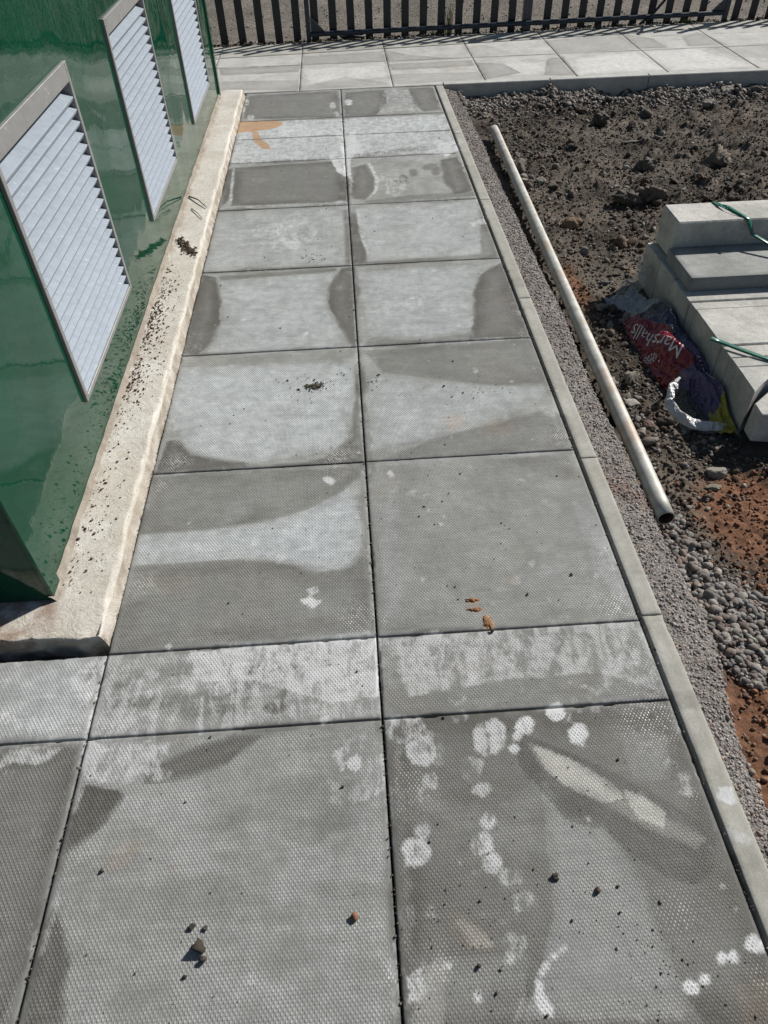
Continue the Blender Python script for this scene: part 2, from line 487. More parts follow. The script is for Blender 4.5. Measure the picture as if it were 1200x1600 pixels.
# ------------------------------------------------------------------ numpy noise
def _hash(ix, iy, seed):
    h = (ix.astype(np.int64) * 374761393 + iy.astype(np.int64) * 668265263 + seed * 2147483647) & 0xffffffff
    h = ((h ^ (h >> 13)) * 1274126177) & 0xffffffff
    return ((h ^ (h >> 16)) & 0xffff) / 65535.0
def vnoise(x, y, s, seed=0):
    x = np.asarray(x, float) / s; y = np.asarray(y, float) / s
    ix, iy = np.floor(x), np.floor(y)
    fx, fy = x - ix, y - iy
    fx = fx * fx * (3 - 2 * fx); fy = fy * fy * (3 - 2 * fy)
    a, b_, c, d = _hash(ix, iy, seed), _hash(ix + 1, iy, seed), _hash(ix, iy + 1, seed), _hash(ix + 1, iy + 1, seed)
    return (a * (1 - fx) + b_ * fx) * (1 - fy) + (c * (1 - fx) + d * fx) * fy - .5
def fbm(x, y, s, octv=4, seed=0, g=.5):
    t = 0; amp = 1.0
    for i in range(octv):
        t = t + amp * vnoise(x + 13.7 * i, y - 7.1 * i, s, seed + i); s /= 2; amp *= g
    return t

def poly_sdf(px, py, poly):
    """signed distance, positive inside"""
    P = np.array(poly); Q = np.roll(P, -1, 0)
    d2 = np.full(px.shape, 1e9); inside = np.zeros(px.shape, bool)
    for (ax, ay), (bx, by) in zip(P, Q):
        ex, ey = bx - ax, by - ay
        wx, wy = px - ax, py - ay
        t = np.clip((wx * ex + wy * ey) / max(ex * ex + ey * ey, 1e-12), 0, 1)
        d2 = np.minimum(d2, (wx - ex * t) ** 2 + (wy - ey * t) ** 2)
        c = (ay > py) != (by > py)
        with np.errstate(divide='ignore', invalid='ignore'):
            inside ^= c & (px < ex * (py - ay) / (ey if abs(ey) > 1e-12 else 1e-12) + ax)
    d = np.sqrt(d2)
    return np.where(inside, d, -d)

# marks, damp patches, lime splashes and soil stains on the paving, in metres on the ground:
# D damp, P dry and pale, W lime white, R ochre soil, S sandy film, T worn pimple tips
STAINS = [
    ('D',0.7,[(-0.474,-0.267),(-0.304,-0.218),(-0.255,-0.224),(-0.309,-0.279),(-0.397,-0.304),(-0.468,-0.304)]),
    ('D',0.85,[(-0.585,-0.3),(-0.515,-0.31),(-0.508,-0.332),(-0.533,-0.379),(-0.572,-0.419),(-0.598,-0.426),(-0.6,-0.36)]),
    ('D',0.75,[(-0.596,-0.509),(-0.575,-0.531),(-0.548,-0.599),(-0.528,-0.697),(-0.608,-0.692),(-0.605,-0.557)]),
    ('W',0.6,[(-0.605,-0.212),(-0.435,-0.225),(-0.434,-0.264),(-0.471,-0.288),(-0.508,-0.306),(-0.582,-0.29),(-0.6,-0.257)]),
    ('D',0.28,[(-0.252,-0.336),(-0.154,-0.304),(-0.042,-0.338),(-0.057,-0.416),(-0.152,-0.444),(-0.236,-0.404)]),
    ('D',0.22,[(-0.5,-0.496),(-0.323,-0.476),(-0.217,-0.536),(-0.347,-0.557),(-0.48,-0.538)]),
    ('D',0.35,[(-0.002,-0.213),(0.013,-0.214),(-0.005,-0.724),(-0.017,-0.723)]),
    ('W',0.75,[(-0.098,-0.267),(-0.089,-0.265),(-0.081,-0.293),(-0.085,-0.304),(-0.093,-0.296)]),
    ('W',0.8,[(-0.07,-0.283),(-0.056,-0.28),(-0.052,-0.301),(-0.06,-0.307),(-0.069,-0.303)]),
    ('W',0.3,[(-0.109,-0.219),(-0.089,-0.215),(-0.071,-0.264),(-0.084,-0.27)]),
    ('R',0.16,[(-0.518,-0.446),(-0.493,-0.418),(-0.45,-0.412),(-0.452,-0.436),(-0.484,-0.463),(-0.512,-0.461)]),
    ('R',0.14,[(-0.398,-0.46),(-0.38,-0.459),(-0.38,-0.474),(-0.394,-0.473)]),
    ('W',0.25,[(-0.153,-0.355),(0.002,-0.227),(0.001,-0.36),(-0.08,-0.379)]),
    ('D',0.95,[(0.003,-0.208),(0.602,-0.208),(0.608,-0.416),(0.604,-0.678),(0.563,-0.769),(-0.004,-0.732),(-0.0,-0.488)]),
    ('P',0.75,[(0.302,-0.363),(0.322,-0.41),(0.359,-0.44),(0.389,-0.447),(0.407,-0.49),(0.433,-0.545),(0.435,-0.638),(0.443,-0.706),(0.461,-0.763),(0.168,-0.743),(0.209,-0.687),(0.238,-0.653),(0.273,-0.59),(0.287,-0.474)]),
    ('P',0.4,[(0.472,-0.271),(0.566,-0.283),(0.542,-0.368),(0.482,-0.364)]),
    ('P',0.35,[(0.019,-0.629),(0.081,-0.643),(0.219,-0.643),(0.188,-0.745),(0.01,-0.733)]),
    ('P',0.3,[(0.009,-0.214),(0.03,-0.285),(0.032,-0.49),(0.02,-0.62),(-0.001,-0.619),(0.003,-0.373)]),
    ('D',1.2,[(0.273,-0.262),(0.305,-0.274),(0.37,-0.31),(0.437,-0.354),(0.507,-0.402),(0.567,-0.46),(0.588,-0.498),(0.561,-0.534),(0.523,-0.555),(0.478,-0.539),(0.431,-0.496),(0.392,-0.447),(0.371,-0.446),(0.33,-0.429),(0.299,-0.372),(0.266,-0.322),(0.262,-0.287)]),
    ('S',0.85,[(0.303,-0.289),(0.339,-0.308),(0.373,-0.328),(0.429,-0.374),(0.441,-0.396),(0.408,-0.404),(0.36,-0.377),(0.321,-0.343)]),
    ('S',0.85,[(0.453,-0.39),(0.48,-0.403),(0.509,-0.433),(0.5,-0.454),(0.465,-0.437)]),
    ('S',0.3,[(0.293,-0.284),(0.339,-0.308),(0.432,-0.385),(0.51,-0.445),(0.568,-0.484),(0.545,-0.495),(0.471,-0.454),(0.392,-0.395),(0.309,-0.332)]),
    ('W',0.5490901791649458,[(0.061,-0.23),(0.056,-0.245),(0.044,-0.255),(0.029,-0.256),(0.012,-0.252),(0.01,-0.234),(0.009,-0.218),(0.015,-0.202),(0.033,-0.195),(0.05,-0.201),(0.057,-0.216)]),
    ('W',0.5554048584832577,[(0.089,-0.227),(0.079,-0.238),(0.07,-0.251),(0.055,-0.246),(0.042,-0.241),(0.035,-0.229),(0.035,-0.216),(0.046,-0.207),(0.058,-0.202),(0.075,-0.201),(0.081,-0.215)]),
    ('W',0.601174102200916,[(0.097,-0.284),(0.092,-0.297),(0.084,-0.312),(0.068,-0.307),(0.052,-0.305),(0.049,-0.288),(0.046,-0.272),(0.058,-0.26),(0.073,-0.252),(0.091,-0.253),(0.096,-0.27)]),
    ('W',0.4413478819282867,[(0.113,-0.296),(0.112,-0.308),(0.101,-0.311),(0.091,-0.314),(0.083,-0.307),(0.076,-0.299),(0.075,-0.287),(0.083,-0.277),(0.095,-0.274),(0.108,-0.274),(0.114,-0.285)]),
    ('W',0.5211295910197101,[(0.099,-0.343),(0.098,-0.352),(0.09,-0.358),(0.081,-0.355),(0.071,-0.353),(0.07,-0.345),(0.071,-0.338),(0.074,-0.33),(0.083,-0.328),(0.094,-0.327),(0.101,-0.334)]),
    ('W',0.38485230782810875,[(0.081,-0.368),(0.076,-0.375),(0.071,-0.382),(0.062,-0.381),(0.054,-0.378),(0.054,-0.37),(0.053,-0.363),(0.058,-0.357),(0.065,-0.352),(0.073,-0.356),(0.079,-0.361)]),
    ('W',0.656930174953966,[(0.246,-0.26),(0.24,-0.282),(0.22,-0.296),(0.198,-0.298),(0.18,-0.286),(0.181,-0.264),(0.181,-0.245),(0.193,-0.229),(0.211,-0.224),(0.234,-0.218),(0.248,-0.237)]),
    ('W',0.4536853572131684,[(0.189,-0.323),(0.185,-0.336),(0.175,-0.344),(0.16,-0.35),(0.15,-0.339),(0.148,-0.326),(0.147,-0.313),(0.155,-0.301),(0.168,-0.298),(0.18,-0.302),(0.194,-0.307)]),
    ('W',0.513105282798642,[(0.199,-0.367),(0.194,-0.376),(0.184,-0.379),(0.176,-0.379),(0.169,-0.376),(0.162,-0.369),(0.166,-0.36),(0.172,-0.354),(0.18,-0.349),(0.188,-0.353),(0.199,-0.356)]),
    ('W',0.6081486849979808,[(0.201,-0.426),(0.193,-0.432),(0.187,-0.439),(0.178,-0.44),(0.171,-0.435),(0.168,-0.428),(0.167,-0.42),(0.175,-0.416),(0.183,-0.409),(0.19,-0.414),(0.199,-0.418)]),
    ('W',0.5292411293569708,[(0.074,-0.435),(0.071,-0.441),(0.067,-0.447),(0.058,-0.447),(0.052,-0.442),(0.045,-0.437),(0.045,-0.429),(0.052,-0.422),(0.061,-0.422),(0.07,-0.421),(0.074,-0.428)]),
    ('W',0.7167660715981947,[(0.073,-0.473),(0.067,-0.486),(0.055,-0.493),(0.04,-0.495),(0.024,-0.491),(0.024,-0.475),(0.018,-0.462),(0.028,-0.449),(0.044,-0.446),(0.061,-0.448),(0.069,-0.46)]),
    ('W',0.5867161456852458,[(0.185,-0.467),(0.184,-0.479),(0.171,-0.482),(0.16,-0.488),(0.148,-0.482),(0.146,-0.47),(0.15,-0.459),(0.155,-0.448),(0.167,-0.444),(0.178,-0.448),(0.187,-0.455)]),
    ('W',0.6192828532583683,[(0.197,-0.501),(0.189,-0.509),(0.183,-0.518),(0.174,-0.515),(0.165,-0.513),(0.163,-0.503),(0.163,-0.493),(0.169,-0.484),(0.179,-0.48),(0.188,-0.483),(0.194,-0.49)]),
    ('W',0.3474340669986561,[(0.155,-0.512),(0.154,-0.516),(0.149,-0.518),(0.144,-0.519),(0.14,-0.516),(0.137,-0.513),(0.138,-0.508),(0.14,-0.503),(0.147,-0.503),(0.152,-0.503),(0.156,-0.507)]),
    ('W',0.5025493081918123,[(0.226,-0.524),(0.226,-0.534),(0.213,-0.535),(0.202,-0.54),(0.192,-0.535),(0.186,-0.527),(0.19,-0.517),(0.197,-0.509),(0.209,-0.508),(0.221,-0.507),(0.228,-0.515)]),
    ('W',0.3753081415003317,[(0.047,-0.575),(0.038,-0.583),(0.031,-0.589),(0.019,-0.592),(0.008,-0.587),(0.007,-0.576),(0.003,-0.567),(0.014,-0.561),(0.023,-0.557),(0.035,-0.557),(0.043,-0.565)]),
    ('W',0.37666533850849476,[(0.073,-0.577),(0.072,-0.583),(0.067,-0.588),(0.059,-0.588),(0.053,-0.584),(0.052,-0.578),(0.05,-0.572),(0.054,-0.565),(0.062,-0.562),(0.068,-0.567),(0.073,-0.571)]),
    ('W',0.4922193336233435,[(0.135,-0.695),(0.134,-0.7),(0.128,-0.704),(0.122,-0.704),(0.117,-0.701),(0.113,-0.696),(0.115,-0.691),(0.12,-0.688),(0.125,-0.687),(0.131,-0.685),(0.134,-0.691)]),
    ('W',0.494095300375042,[(0.244,-0.565),(0.243,-0.574),(0.231,-0.576),(0.221,-0.576),(0.211,-0.574),(0.204,-0.567),(0.205,-0.557),(0.217,-0.553),(0.226,-0.548),(0.237,-0.551),(0.244,-0.557)]),
    ('W',0.48485473930776957,[(0.214,-0.626),(0.21,-0.634),(0.202,-0.641),(0.189,-0.638),(0.175,-0.637),(0.173,-0.628),(0.175,-0.619),(0.183,-0.612),(0.195,-0.611),(0.206,-0.611),(0.214,-0.617)]),
    ('W',0.4360274327094416,[(0.203,-0.642),(0.197,-0.649),(0.19,-0.653),(0.183,-0.655),(0.174,-0.652),(0.171,-0.644),(0.175,-0.636),(0.181,-0.631),(0.188,-0.629),(0.197,-0.626),(0.2,-0.634)]),
    ('W',0.8144116355635325,[(0.309,-0.24),(0.303,-0.251),(0.293,-0.259),(0.282,-0.256),(0.274,-0.251),(0.268,-0.243),(0.273,-0.233),(0.28,-0.225),(0.289,-0.22),(0.301,-0.219),(0.309,-0.228)]),
    ('W',0.7268838854768314,[(0.269,-0.289),(0.265,-0.294),(0.26,-0.301),(0.254,-0.299),(0.251,-0.295),(0.248,-0.29),(0.248,-0.284),(0.254,-0.28),(0.259,-0.276),(0.263,-0.279),(0.266,-0.283)]),
    ('W',0.7161784387323422,[(0.277,-0.262),(0.276,-0.268),(0.271,-0.273),(0.266,-0.271),(0.261,-0.27),(0.261,-0.264),(0.263,-0.258),(0.266,-0.254),(0.27,-0.25),(0.275,-0.251),(0.277,-0.257)]),
    ('W',1,[(0.376,-0.215),(0.37,-0.225),(0.361,-0.23),(0.35,-0.234),(0.344,-0.226),(0.338,-0.218),(0.34,-0.206),(0.35,-0.2),(0.359,-0.194),(0.369,-0.197),(0.375,-0.205)]),
    ('W',0.5411706900115623,[(0.388,-0.231),(0.386,-0.24),(0.376,-0.242),(0.367,-0.242),(0.36,-0.239),(0.352,-0.233),(0.358,-0.224),(0.363,-0.216),(0.373,-0.216),(0.381,-0.218),(0.391,-0.221)]),
    ('W',0.8365981476137048,[(0.414,-0.267),(0.405,-0.277),(0.395,-0.285),(0.383,-0.288),(0.374,-0.282),(0.374,-0.269),(0.374,-0.257),(0.384,-0.249),(0.395,-0.241),(0.407,-0.244),(0.414,-0.253)]),
    ('W',0.5768525293097498,[(0.402,-0.292),(0.399,-0.295),(0.396,-0.299),(0.39,-0.299),(0.387,-0.296),(0.386,-0.293),(0.387,-0.289),(0.39,-0.285),(0.394,-0.285),(0.4,-0.284),(0.401,-0.288)]),
    ('W',0.4031659241565925,[(0.57,-0.344),(0.564,-0.351),(0.556,-0.354),(0.549,-0.354),(0.542,-0.352),(0.54,-0.346),(0.544,-0.339),(0.549,-0.334),(0.556,-0.33),(0.565,-0.331),(0.566,-0.338)]),
    ('W',0.4104935071484895,[(0.598,-0.385),(0.588,-0.399),(0.573,-0.406),(0.56,-0.405),(0.552,-0.398),(0.544,-0.389),(0.551,-0.374),(0.561,-0.359),(0.577,-0.357),(0.593,-0.356),(0.601,-0.368)]),
    ('W',0.8506246999130673,[(0.594,-0.653),(0.59,-0.66),(0.583,-0.662),(0.576,-0.665),(0.572,-0.661),(0.569,-0.656),(0.574,-0.649),(0.579,-0.643),(0.586,-0.642),(0.594,-0.64),(0.596,-0.647)]),
    ('W',0.7534683248797337,[(0.602,-0.66),(0.6,-0.665),(0.593,-0.666),(0.585,-0.668),(0.579,-0.666),(0.58,-0.66),(0.581,-0.656),(0.586,-0.651),(0.593,-0.651),(0.601,-0.65),(0.604,-0.655)]),
    ('W',0.9924535540970871,[(0.533,-0.67),(0.531,-0.675),(0.526,-0.678),(0.522,-0.678),(0.518,-0.676),(0.517,-0.672),(0.52,-0.668),(0.523,-0.664),(0.528,-0.662),(0.531,-0.664),(0.534,-0.666)]),
    ('W',0.9202622490087098,[(0.555,-0.67),(0.552,-0.675),(0.545,-0.678),(0.539,-0.678),(0.534,-0.676),(0.532,-0.671),(0.534,-0.666),(0.541,-0.664),(0.546,-0.661),(0.553,-0.661),(0.553,-0.666)]),
    ('W',0.8078985268001457,[(0.494,-0.696),(0.493,-0.701),(0.487,-0.704),(0.482,-0.703),(0.479,-0.701),(0.476,-0.698),(0.48,-0.694),(0.483,-0.689),(0.488,-0.689),(0.492,-0.69),(0.496,-0.692)]),
    ('W',1,[(0.473,-0.708),(0.471,-0.714),(0.463,-0.717),(0.455,-0.717),(0.45,-0.713),(0.446,-0.709),(0.449,-0.704),(0.453,-0.699),(0.462,-0.696),(0.469,-0.699),(0.474,-0.703)]),
    ('W',0.38210526120253197,[(0.18,-0.168),(0.172,-0.179),(0.161,-0.184),(0.15,-0.188),(0.141,-0.181),(0.138,-0.17),(0.14,-0.159),(0.145,-0.148),(0.156,-0.146),(0.166,-0.149),(0.175,-0.155)]),
    ('W',0.4219256052993533,[(0.178,-0.212),(0.172,-0.219),(0.165,-0.224),(0.157,-0.225),(0.147,-0.223),(0.143,-0.214),(0.144,-0.204),(0.153,-0.2),(0.161,-0.197),(0.171,-0.195),(0.176,-0.203)]),
    ('W',0.26656312625950174,[(0.524,-0.567),(0.523,-0.57),(0.519,-0.571),(0.516,-0.573),(0.513,-0.571),(0.513,-0.567),(0.514,-0.564),(0.517,-0.561),(0.52,-0.561),(0.524,-0.561),(0.524,-0.564)]),
    ('W',0.6630835205488974,[(0.086,-0.652),(0.085,-0.654),(0.082,-0.656),(0.079,-0.656),(0.076,-0.654),(0.073,-0.653),(0.075,-0.65),(0.076,-0.648),(0.08,-0.648),(0.084,-0.647),(0.086,-0.65)]),
    ('W',0.7839064616923221,[(0.037,-0.66),(0.036,-0.662),(0.034,-0.664),(0.031,-0.664),(0.029,-0.662),(0.028,-0.66),(0.028,-0.658),(0.03,-0.656),(0.032,-0.655),(0.035,-0.655),(0.037,-0.657)]),
    ('W',0.38325031443607205,[(0.12,-0.278),(0.113,-0.3),(0.095,-0.315),(0.075,-0.307),(0.054,-0.305),(0.05,-0.283),(0.05,-0.262),(0.061,-0.243),(0.081,-0.239),(0.102,-0.239),(0.12,-0.253)]),
    ('W',0.28039611552667515,[(0.095,-0.262),(0.087,-0.285),(0.063,-0.29),(0.042,-0.3),(0.028,-0.282),(0.014,-0.267),(0.015,-0.246),(0.032,-0.233),(0.05,-0.225),(0.07,-0.227),(0.083,-0.243)]),
    ('W',0.95,[(0.219,-0.679),(0.229,-0.684),(0.227,-0.701),(0.24,-0.723),(0.233,-0.73),(0.217,-0.724),(0.211,-0.704)]),
    ('W',0.8032421242830636,[(0.245,-0.661),(0.243,-0.664),(0.241,-0.666),(0.237,-0.666),(0.234,-0.665),(0.233,-0.662),(0.234,-0.659),(0.236,-0.656),(0.239,-0.655),(0.242,-0.656),(0.245,-0.658)]),
    ('W',0.9,(0.231,-0.671),0.0041),
    ('W',0.9,(0.255,-0.65),0.0042),
    ('W',0.7501885799741362,[(0.276,-0.641),(0.273,-0.643),(0.271,-0.645),(0.268,-0.645),(0.266,-0.644),(0.265,-0.642),(0.265,-0.639),(0.268,-0.638),(0.27,-0.636),(0.273,-0.637),(0.276,-0.639)]),
    ('W',0.9,(0.277,-0.638),0.0031),
    ('R',0.1,[(0.09,-0.572),(0.128,-0.58),(0.159,-0.62),(0.151,-0.638),(0.115,-0.628),(0.091,-0.606)]),
    ('S',0.5,[(0.105,-0.588),(0.135,-0.6),(0.153,-0.625),(0.126,-0.626)]),
    ('S',0.35,[(0.033,-0.658),(0.071,-0.642),(0.06,-0.736),(0.02,-0.734)]),
    ('R',0.1,[(0.533,-0.709),(0.591,-0.695),(0.563,-0.769),(0.523,-0.758)]),
    ('T',1.0,(0.542,-0.236),0.0585),
    ('T',0.5,(0.044,-0.351),0.0491),
    ('T',0.5,(0.478,-0.604),0.0375),
    ('W',0.42,[(-0.607,-0.005),(0.0,0.001),(-0.003,-0.195),(-0.603,-0.2)]),
    ('W',0.66,[(-0.415,-0.013),(0.002,-0.003),(-0.004,-0.146),(-0.102,-0.154),(-0.268,-0.087),(-0.393,-0.08)]),
    ('W',0.4,[(-0.594,-0.197),(-0.56,-0.142),(-0.491,-0.154),(-0.472,-0.185),(-0.522,-0.203)]),
    ('D',0.55,[(-0.582,-0.133),(-0.499,-0.109),(-0.403,-0.111),(-0.308,-0.107),(-0.251,-0.135),(-0.262,-0.172),(-0.395,-0.176),(-0.471,-0.151)]),
    ('D',0.5,[(-0.497,-0.037),(-0.413,-0.027),(-0.413,-0.076),(-0.491,-0.073)]),
    ('D',0.3,[(-0.223,-0.152),(-0.156,-0.111),(-0.115,-0.153),(-0.169,-0.179)]),
    ('D',0.8,[(-0.372,-0.055),(-0.373,-0.065),(-0.379,-0.07),(-0.385,-0.068),(-0.391,-0.059),(-0.392,-0.048),(-0.389,-0.039),(-0.382,-0.038),(-0.376,-0.044),(-0.376,-0.054),(-0.379,-0.047),(-0.382,-0.043),(-0.386,-0.044),(-0.388,-0.05),(-0.387,-0.057),(-0.384,-0.064),(-0.38,-0.065),(-0.377,-0.062)]),
    ('D',0.8,[(-0.35,-0.053),(-0.351,-0.063),(-0.356,-0.069),(-0.363,-0.066),(-0.368,-0.057),(-0.37,-0.046),(-0.366,-0.038),(-0.36,-0.036),(-0.353,-0.042),(-0.354,-0.053),(-0.356,-0.045),(-0.36,-0.041),(-0.364,-0.042),(-0.366,-0.048),(-0.365,-0.056),(-0.362,-0.062),(-0.358,-0.064),(-0.355,-0.06)]),
    ('D',0.8,[(-0.324,-0.06),(-0.325,-0.07),(-0.331,-0.075),(-0.337,-0.073),(-0.343,-0.064),(-0.344,-0.053),(-0.34,-0.045),(-0.334,-0.043),(-0.327,-0.049),(-0.328,-0.06),(-0.33,-0.052),(-0.334,-0.048),(-0.338,-0.049),(-0.34,-0.055),(-0.339,-0.063),(-0.336,-0.069),(-0.332,-0.071),(-0.329,-0.067)]),
    ('D',0.7,[(-0.35,-0.093),(-0.343,-0.094),(-0.327,-0.122),(-0.333,-0.124)]),
    ('D',0.7,[(-0.24,-0.089),(-0.233,-0.09),(-0.197,-0.131),(-0.204,-0.134)]),
    ('D',0.7,[(-0.295,-0.093),(-0.288,-0.093),(-0.265,-0.134),(-0.271,-0.136)]),
    ('D',0.7,[(-0.199,-0.06),(-0.192,-0.06),(-0.225,-0.122),(-0.231,-0.124)]),
    ('D',0.45,[(0.002,0.001),(0.608,-0.001),(0.602,-0.202),(-0.001,-0.197)]),
    ('W',0.5,[(0.016,-0.009),(0.25,-0.001),(0.454,-0.005),(0.6,-0.011),(0.586,-0.183),(0.479,-0.128),(0.284,-0.129),(0.061,-0.158)]),
    ('W',0.5,[(0.578,-0.009),(0.602,-0.006),(0.602,-0.072),(0.583,-0.079)]),
    ('W',0.38881460040490834,[(0.402,-0.056),(0.397,-0.068),(0.387,-0.076),(0.375,-0.08),(0.371,-0.068),(0.362,-0.061),(0.368,-0.047),(0.376,-0.037),(0.387,-0.031),(0.399,-0.032),(0.4,-0.046)]),
    ('W',0.4726332148427534,[(0.352,-0.078),(0.347,-0.085),(0.34,-0.089),(0.331,-0.091),(0.324,-0.088),(0.322,-0.079),(0.323,-0.071),(0.328,-0.061),(0.338,-0.06),(0.345,-0.063),(0.35,-0.069)]),
    ('W',0.39684087168819987,[(0.453,-0.069),(0.447,-0.076),(0.44,-0.083),(0.433,-0.083),(0.428,-0.078),(0.424,-0.071),(0.425,-0.061),(0.432,-0.053),(0.441,-0.052),(0.446,-0.055),(0.453,-0.059)]),
    ('W',0.4668623199940949,[(0.515,-0.09),(0.511,-0.098),(0.505,-0.102),(0.499,-0.103),(0.494,-0.1),(0.494,-0.092),(0.496,-0.085),(0.501,-0.08),(0.507,-0.074),(0.511,-0.079),(0.516,-0.082)]),
    ('W',0.4838727454237592,[(0.468,-0.171),(0.463,-0.179),(0.455,-0.182),(0.448,-0.184),(0.441,-0.181),(0.44,-0.173),(0.441,-0.164),(0.448,-0.159),(0.456,-0.156),(0.463,-0.156),(0.467,-0.163)]),
    ('W',0.4755019372698836,[(0.273,-0.112),(0.273,-0.122),(0.263,-0.125),(0.255,-0.125),(0.248,-0.121),(0.242,-0.115),(0.243,-0.105),(0.251,-0.099),(0.26,-0.095),(0.267,-0.1),(0.275,-0.104)]),
    ('W',0.4963343035341651,[(0.4,-0.106),(0.395,-0.112),(0.389,-0.114),(0.383,-0.117),(0.377,-0.114),(0.375,-0.108),(0.377,-0.1),(0.382,-0.096),(0.388,-0.094),(0.395,-0.093),(0.399,-0.099)]),
    ('W',0.3973579717937016,[(0.171,-0.088),(0.168,-0.101),(0.158,-0.11),(0.146,-0.105),(0.139,-0.099),(0.131,-0.091),(0.134,-0.08),(0.141,-0.07),(0.151,-0.067),(0.163,-0.066),(0.17,-0.076)]),
    ('W',0.4435770966480496,[(0.582,-0.152),(0.58,-0.161),(0.571,-0.166),(0.563,-0.165),(0.557,-0.161),(0.553,-0.154),(0.556,-0.145),(0.565,-0.141),(0.572,-0.137),(0.581,-0.136),(0.584,-0.144)]),
    ('W',0.4657827674912792,[(0.096,-0.066),(0.093,-0.084),(0.077,-0.089),(0.063,-0.088),(0.052,-0.082),(0.044,-0.069),(0.047,-0.055),(0.052,-0.039),(0.067,-0.034),(0.081,-0.041),(0.097,-0.048)]),
    ('P',0.6,[(-0.842,-0.004),(-0.611,-0.006),(-0.609,-0.202),(-0.78,-0.205)]),
    ('W',0.25,[(-0.842,-0.004),(-0.611,-0.006),(-0.609,-0.202),(-0.78,-0.205)]),
    ('W',0.5,[(-0.671,-0.056),(-0.629,-0.01),(-0.617,-0.014),(-0.621,-0.107),(-0.643,-0.128)]),
    ('D',0.75,[(-0.878,-0.218),(-0.608,-0.21),(-0.588,-0.694),(-0.831,-0.678)]),
    ('W',0.55,[(-0.789,-0.216),(-0.653,-0.221),(-0.667,-0.242),(-0.696,-0.253),(-0.742,-0.244),(-0.775,-0.259)]),
    ('W',0.4485868155986642,[(-0.647,-0.378),(-0.646,-0.386),(-0.65,-0.393),(-0.659,-0.392),(-0.669,-0.39),(-0.672,-0.38),(-0.68,-0.37),(-0.676,-0.363),(-0.669,-0.358),(-0.659,-0.361),(-0.649,-0.368)]),
    ('W',0.4901281093802732,[(-0.734,-0.266),(-0.735,-0.269),(-0.736,-0.274),(-0.741,-0.274),(-0.746,-0.27),(-0.751,-0.267),(-0.75,-0.263),(-0.749,-0.26),(-0.746,-0.258),(-0.741,-0.258),(-0.736,-0.262)]),
    ('D',0.55,[(-0.607,0.593),(-0.006,0.586),(-0.004,0.54),(-0.044,0.512),(-0.094,0.47),(-0.164,0.427),(-0.248,0.398),(-0.347,0.378),(-0.463,0.369),(-0.6,0.371)]),
    ('D',0.6,[(-0.589,0.257),(-0.449,0.258),(-0.338,0.259),(-0.257,0.248),(-0.193,0.23),(-0.129,0.192),(-0.066,0.201),(-0.014,0.243),(-0.008,0.019),(-0.601,0.005)]),
    ('D',0.5,[(-0.129,0.198),(-0.058,0.213),(-0.012,0.286),(-0.01,0.121),(-0.061,0.087),(-0.098,0.138)]),
    ('P',0.85,[(-0.591,0.362),(-0.463,0.365),(-0.347,0.371),(-0.247,0.391),(-0.163,0.419),(-0.094,0.463),(-0.05,0.494),(-0.03,0.427),(-0.028,0.288),(-0.04,0.224),(-0.082,0.207),(-0.121,0.206),(-0.193,0.239),(-0.258,0.257),(-0.338,0.268),(-0.45,0.266),(-0.586,0.265)]),
    ('W',0.8,[(-0.124,0.548),(-0.101,0.548),(-0.083,0.528),(-0.097,0.514),(-0.115,0.526)]),
    ('W',0.7,[(-0.175,0.119),(-0.156,0.129),(-0.129,0.111),(-0.144,0.099)]),
    ('W',0.6,[(-0.163,0.149),(-0.137,0.159),(-0.129,0.142),(-0.147,0.132)]),
    ('D',0.25,[(0.019,0.578),(0.585,0.584),(0.584,0.008),(0.002,0.01)]),
    ('D',0.5,[(0.4,0.583),(0.584,0.581),(0.588,0.48),(0.527,0.48),(0.464,0.534)]),
    ('P',0.6,[(0.546,0.39),(0.579,0.351),(0.604,0.062),(0.573,0.046),(0.548,0.176)]),
    ('W',0.3,[(0.554,0.353),(0.576,0.328),(0.602,0.068),(0.581,0.064)]),
    ('P',0.3,[(0.041,0.549),(0.082,0.493),(0.057,0.059),(0.018,0.035)]),
    ('R',1.0,[(0.221,0.091),(0.242,0.093),(0.246,0.08),(0.224,0.074)]),
    ('R',1.0,[(0.219,0.063),(0.242,0.065),(0.253,0.055),(0.228,0.051)]),
    ('R',1.0,[(0.249,0.04),(0.263,0.043),(0.272,0.01),(0.264,-0.0),(0.245,0.005)]),
    ('R',0.25,(0.332,0.139),0.0107),
    ('D',0.5,(0.191,0.134),0.0138),
    ('T',1.0,(0.561,0.047),0.0443),
    ('T',0.8,(-0.04,0.058),0.0371),
    ('T',0.6,(-0.575,0.55),0.0323),
    ('T',0.6,(0.58,0.551),0.025),
    ('P',0.75,[(-0.592,1.134),(-0.033,1.106),(-0.017,1.023),(-0.033,0.82),(-0.06,0.699),(-0.107,0.66),(-0.313,0.633),(-0.443,0.644),(-0.516,0.717),(-0.577,0.838),(-0.609,0.973)]),
    ('D',0.85,[(-0.592,0.613),(-0.583,0.746),(-0.549,0.749),(-0.503,0.681),(-0.34,0.627),(-0.341,0.607)]),
    ('D',0.75,[(-0.01,0.986),(-0.001,0.849),(-0.003,0.605),(-0.184,0.605),(-0.092,0.65),(-0.044,0.721),(-0.024,0.851)]),
    ('D',0.2,[(-0.6,1.192),(-0.002,1.189),(-0.0,1.134),(-0.593,1.145)]),
    ('D',0.55,[(0.019,1.179),(0.598,1.199),(0.609,1.029),(0.605,0.935),(0.444,0.933),(0.285,0.98),(0.081,1.043)]),
    ('P',0.6,[(0.038,1.025),(0.282,0.958),(0.593,0.908),(0.543,0.838),(0.373,0.751),(0.153,0.68),(0.023,0.657)]),
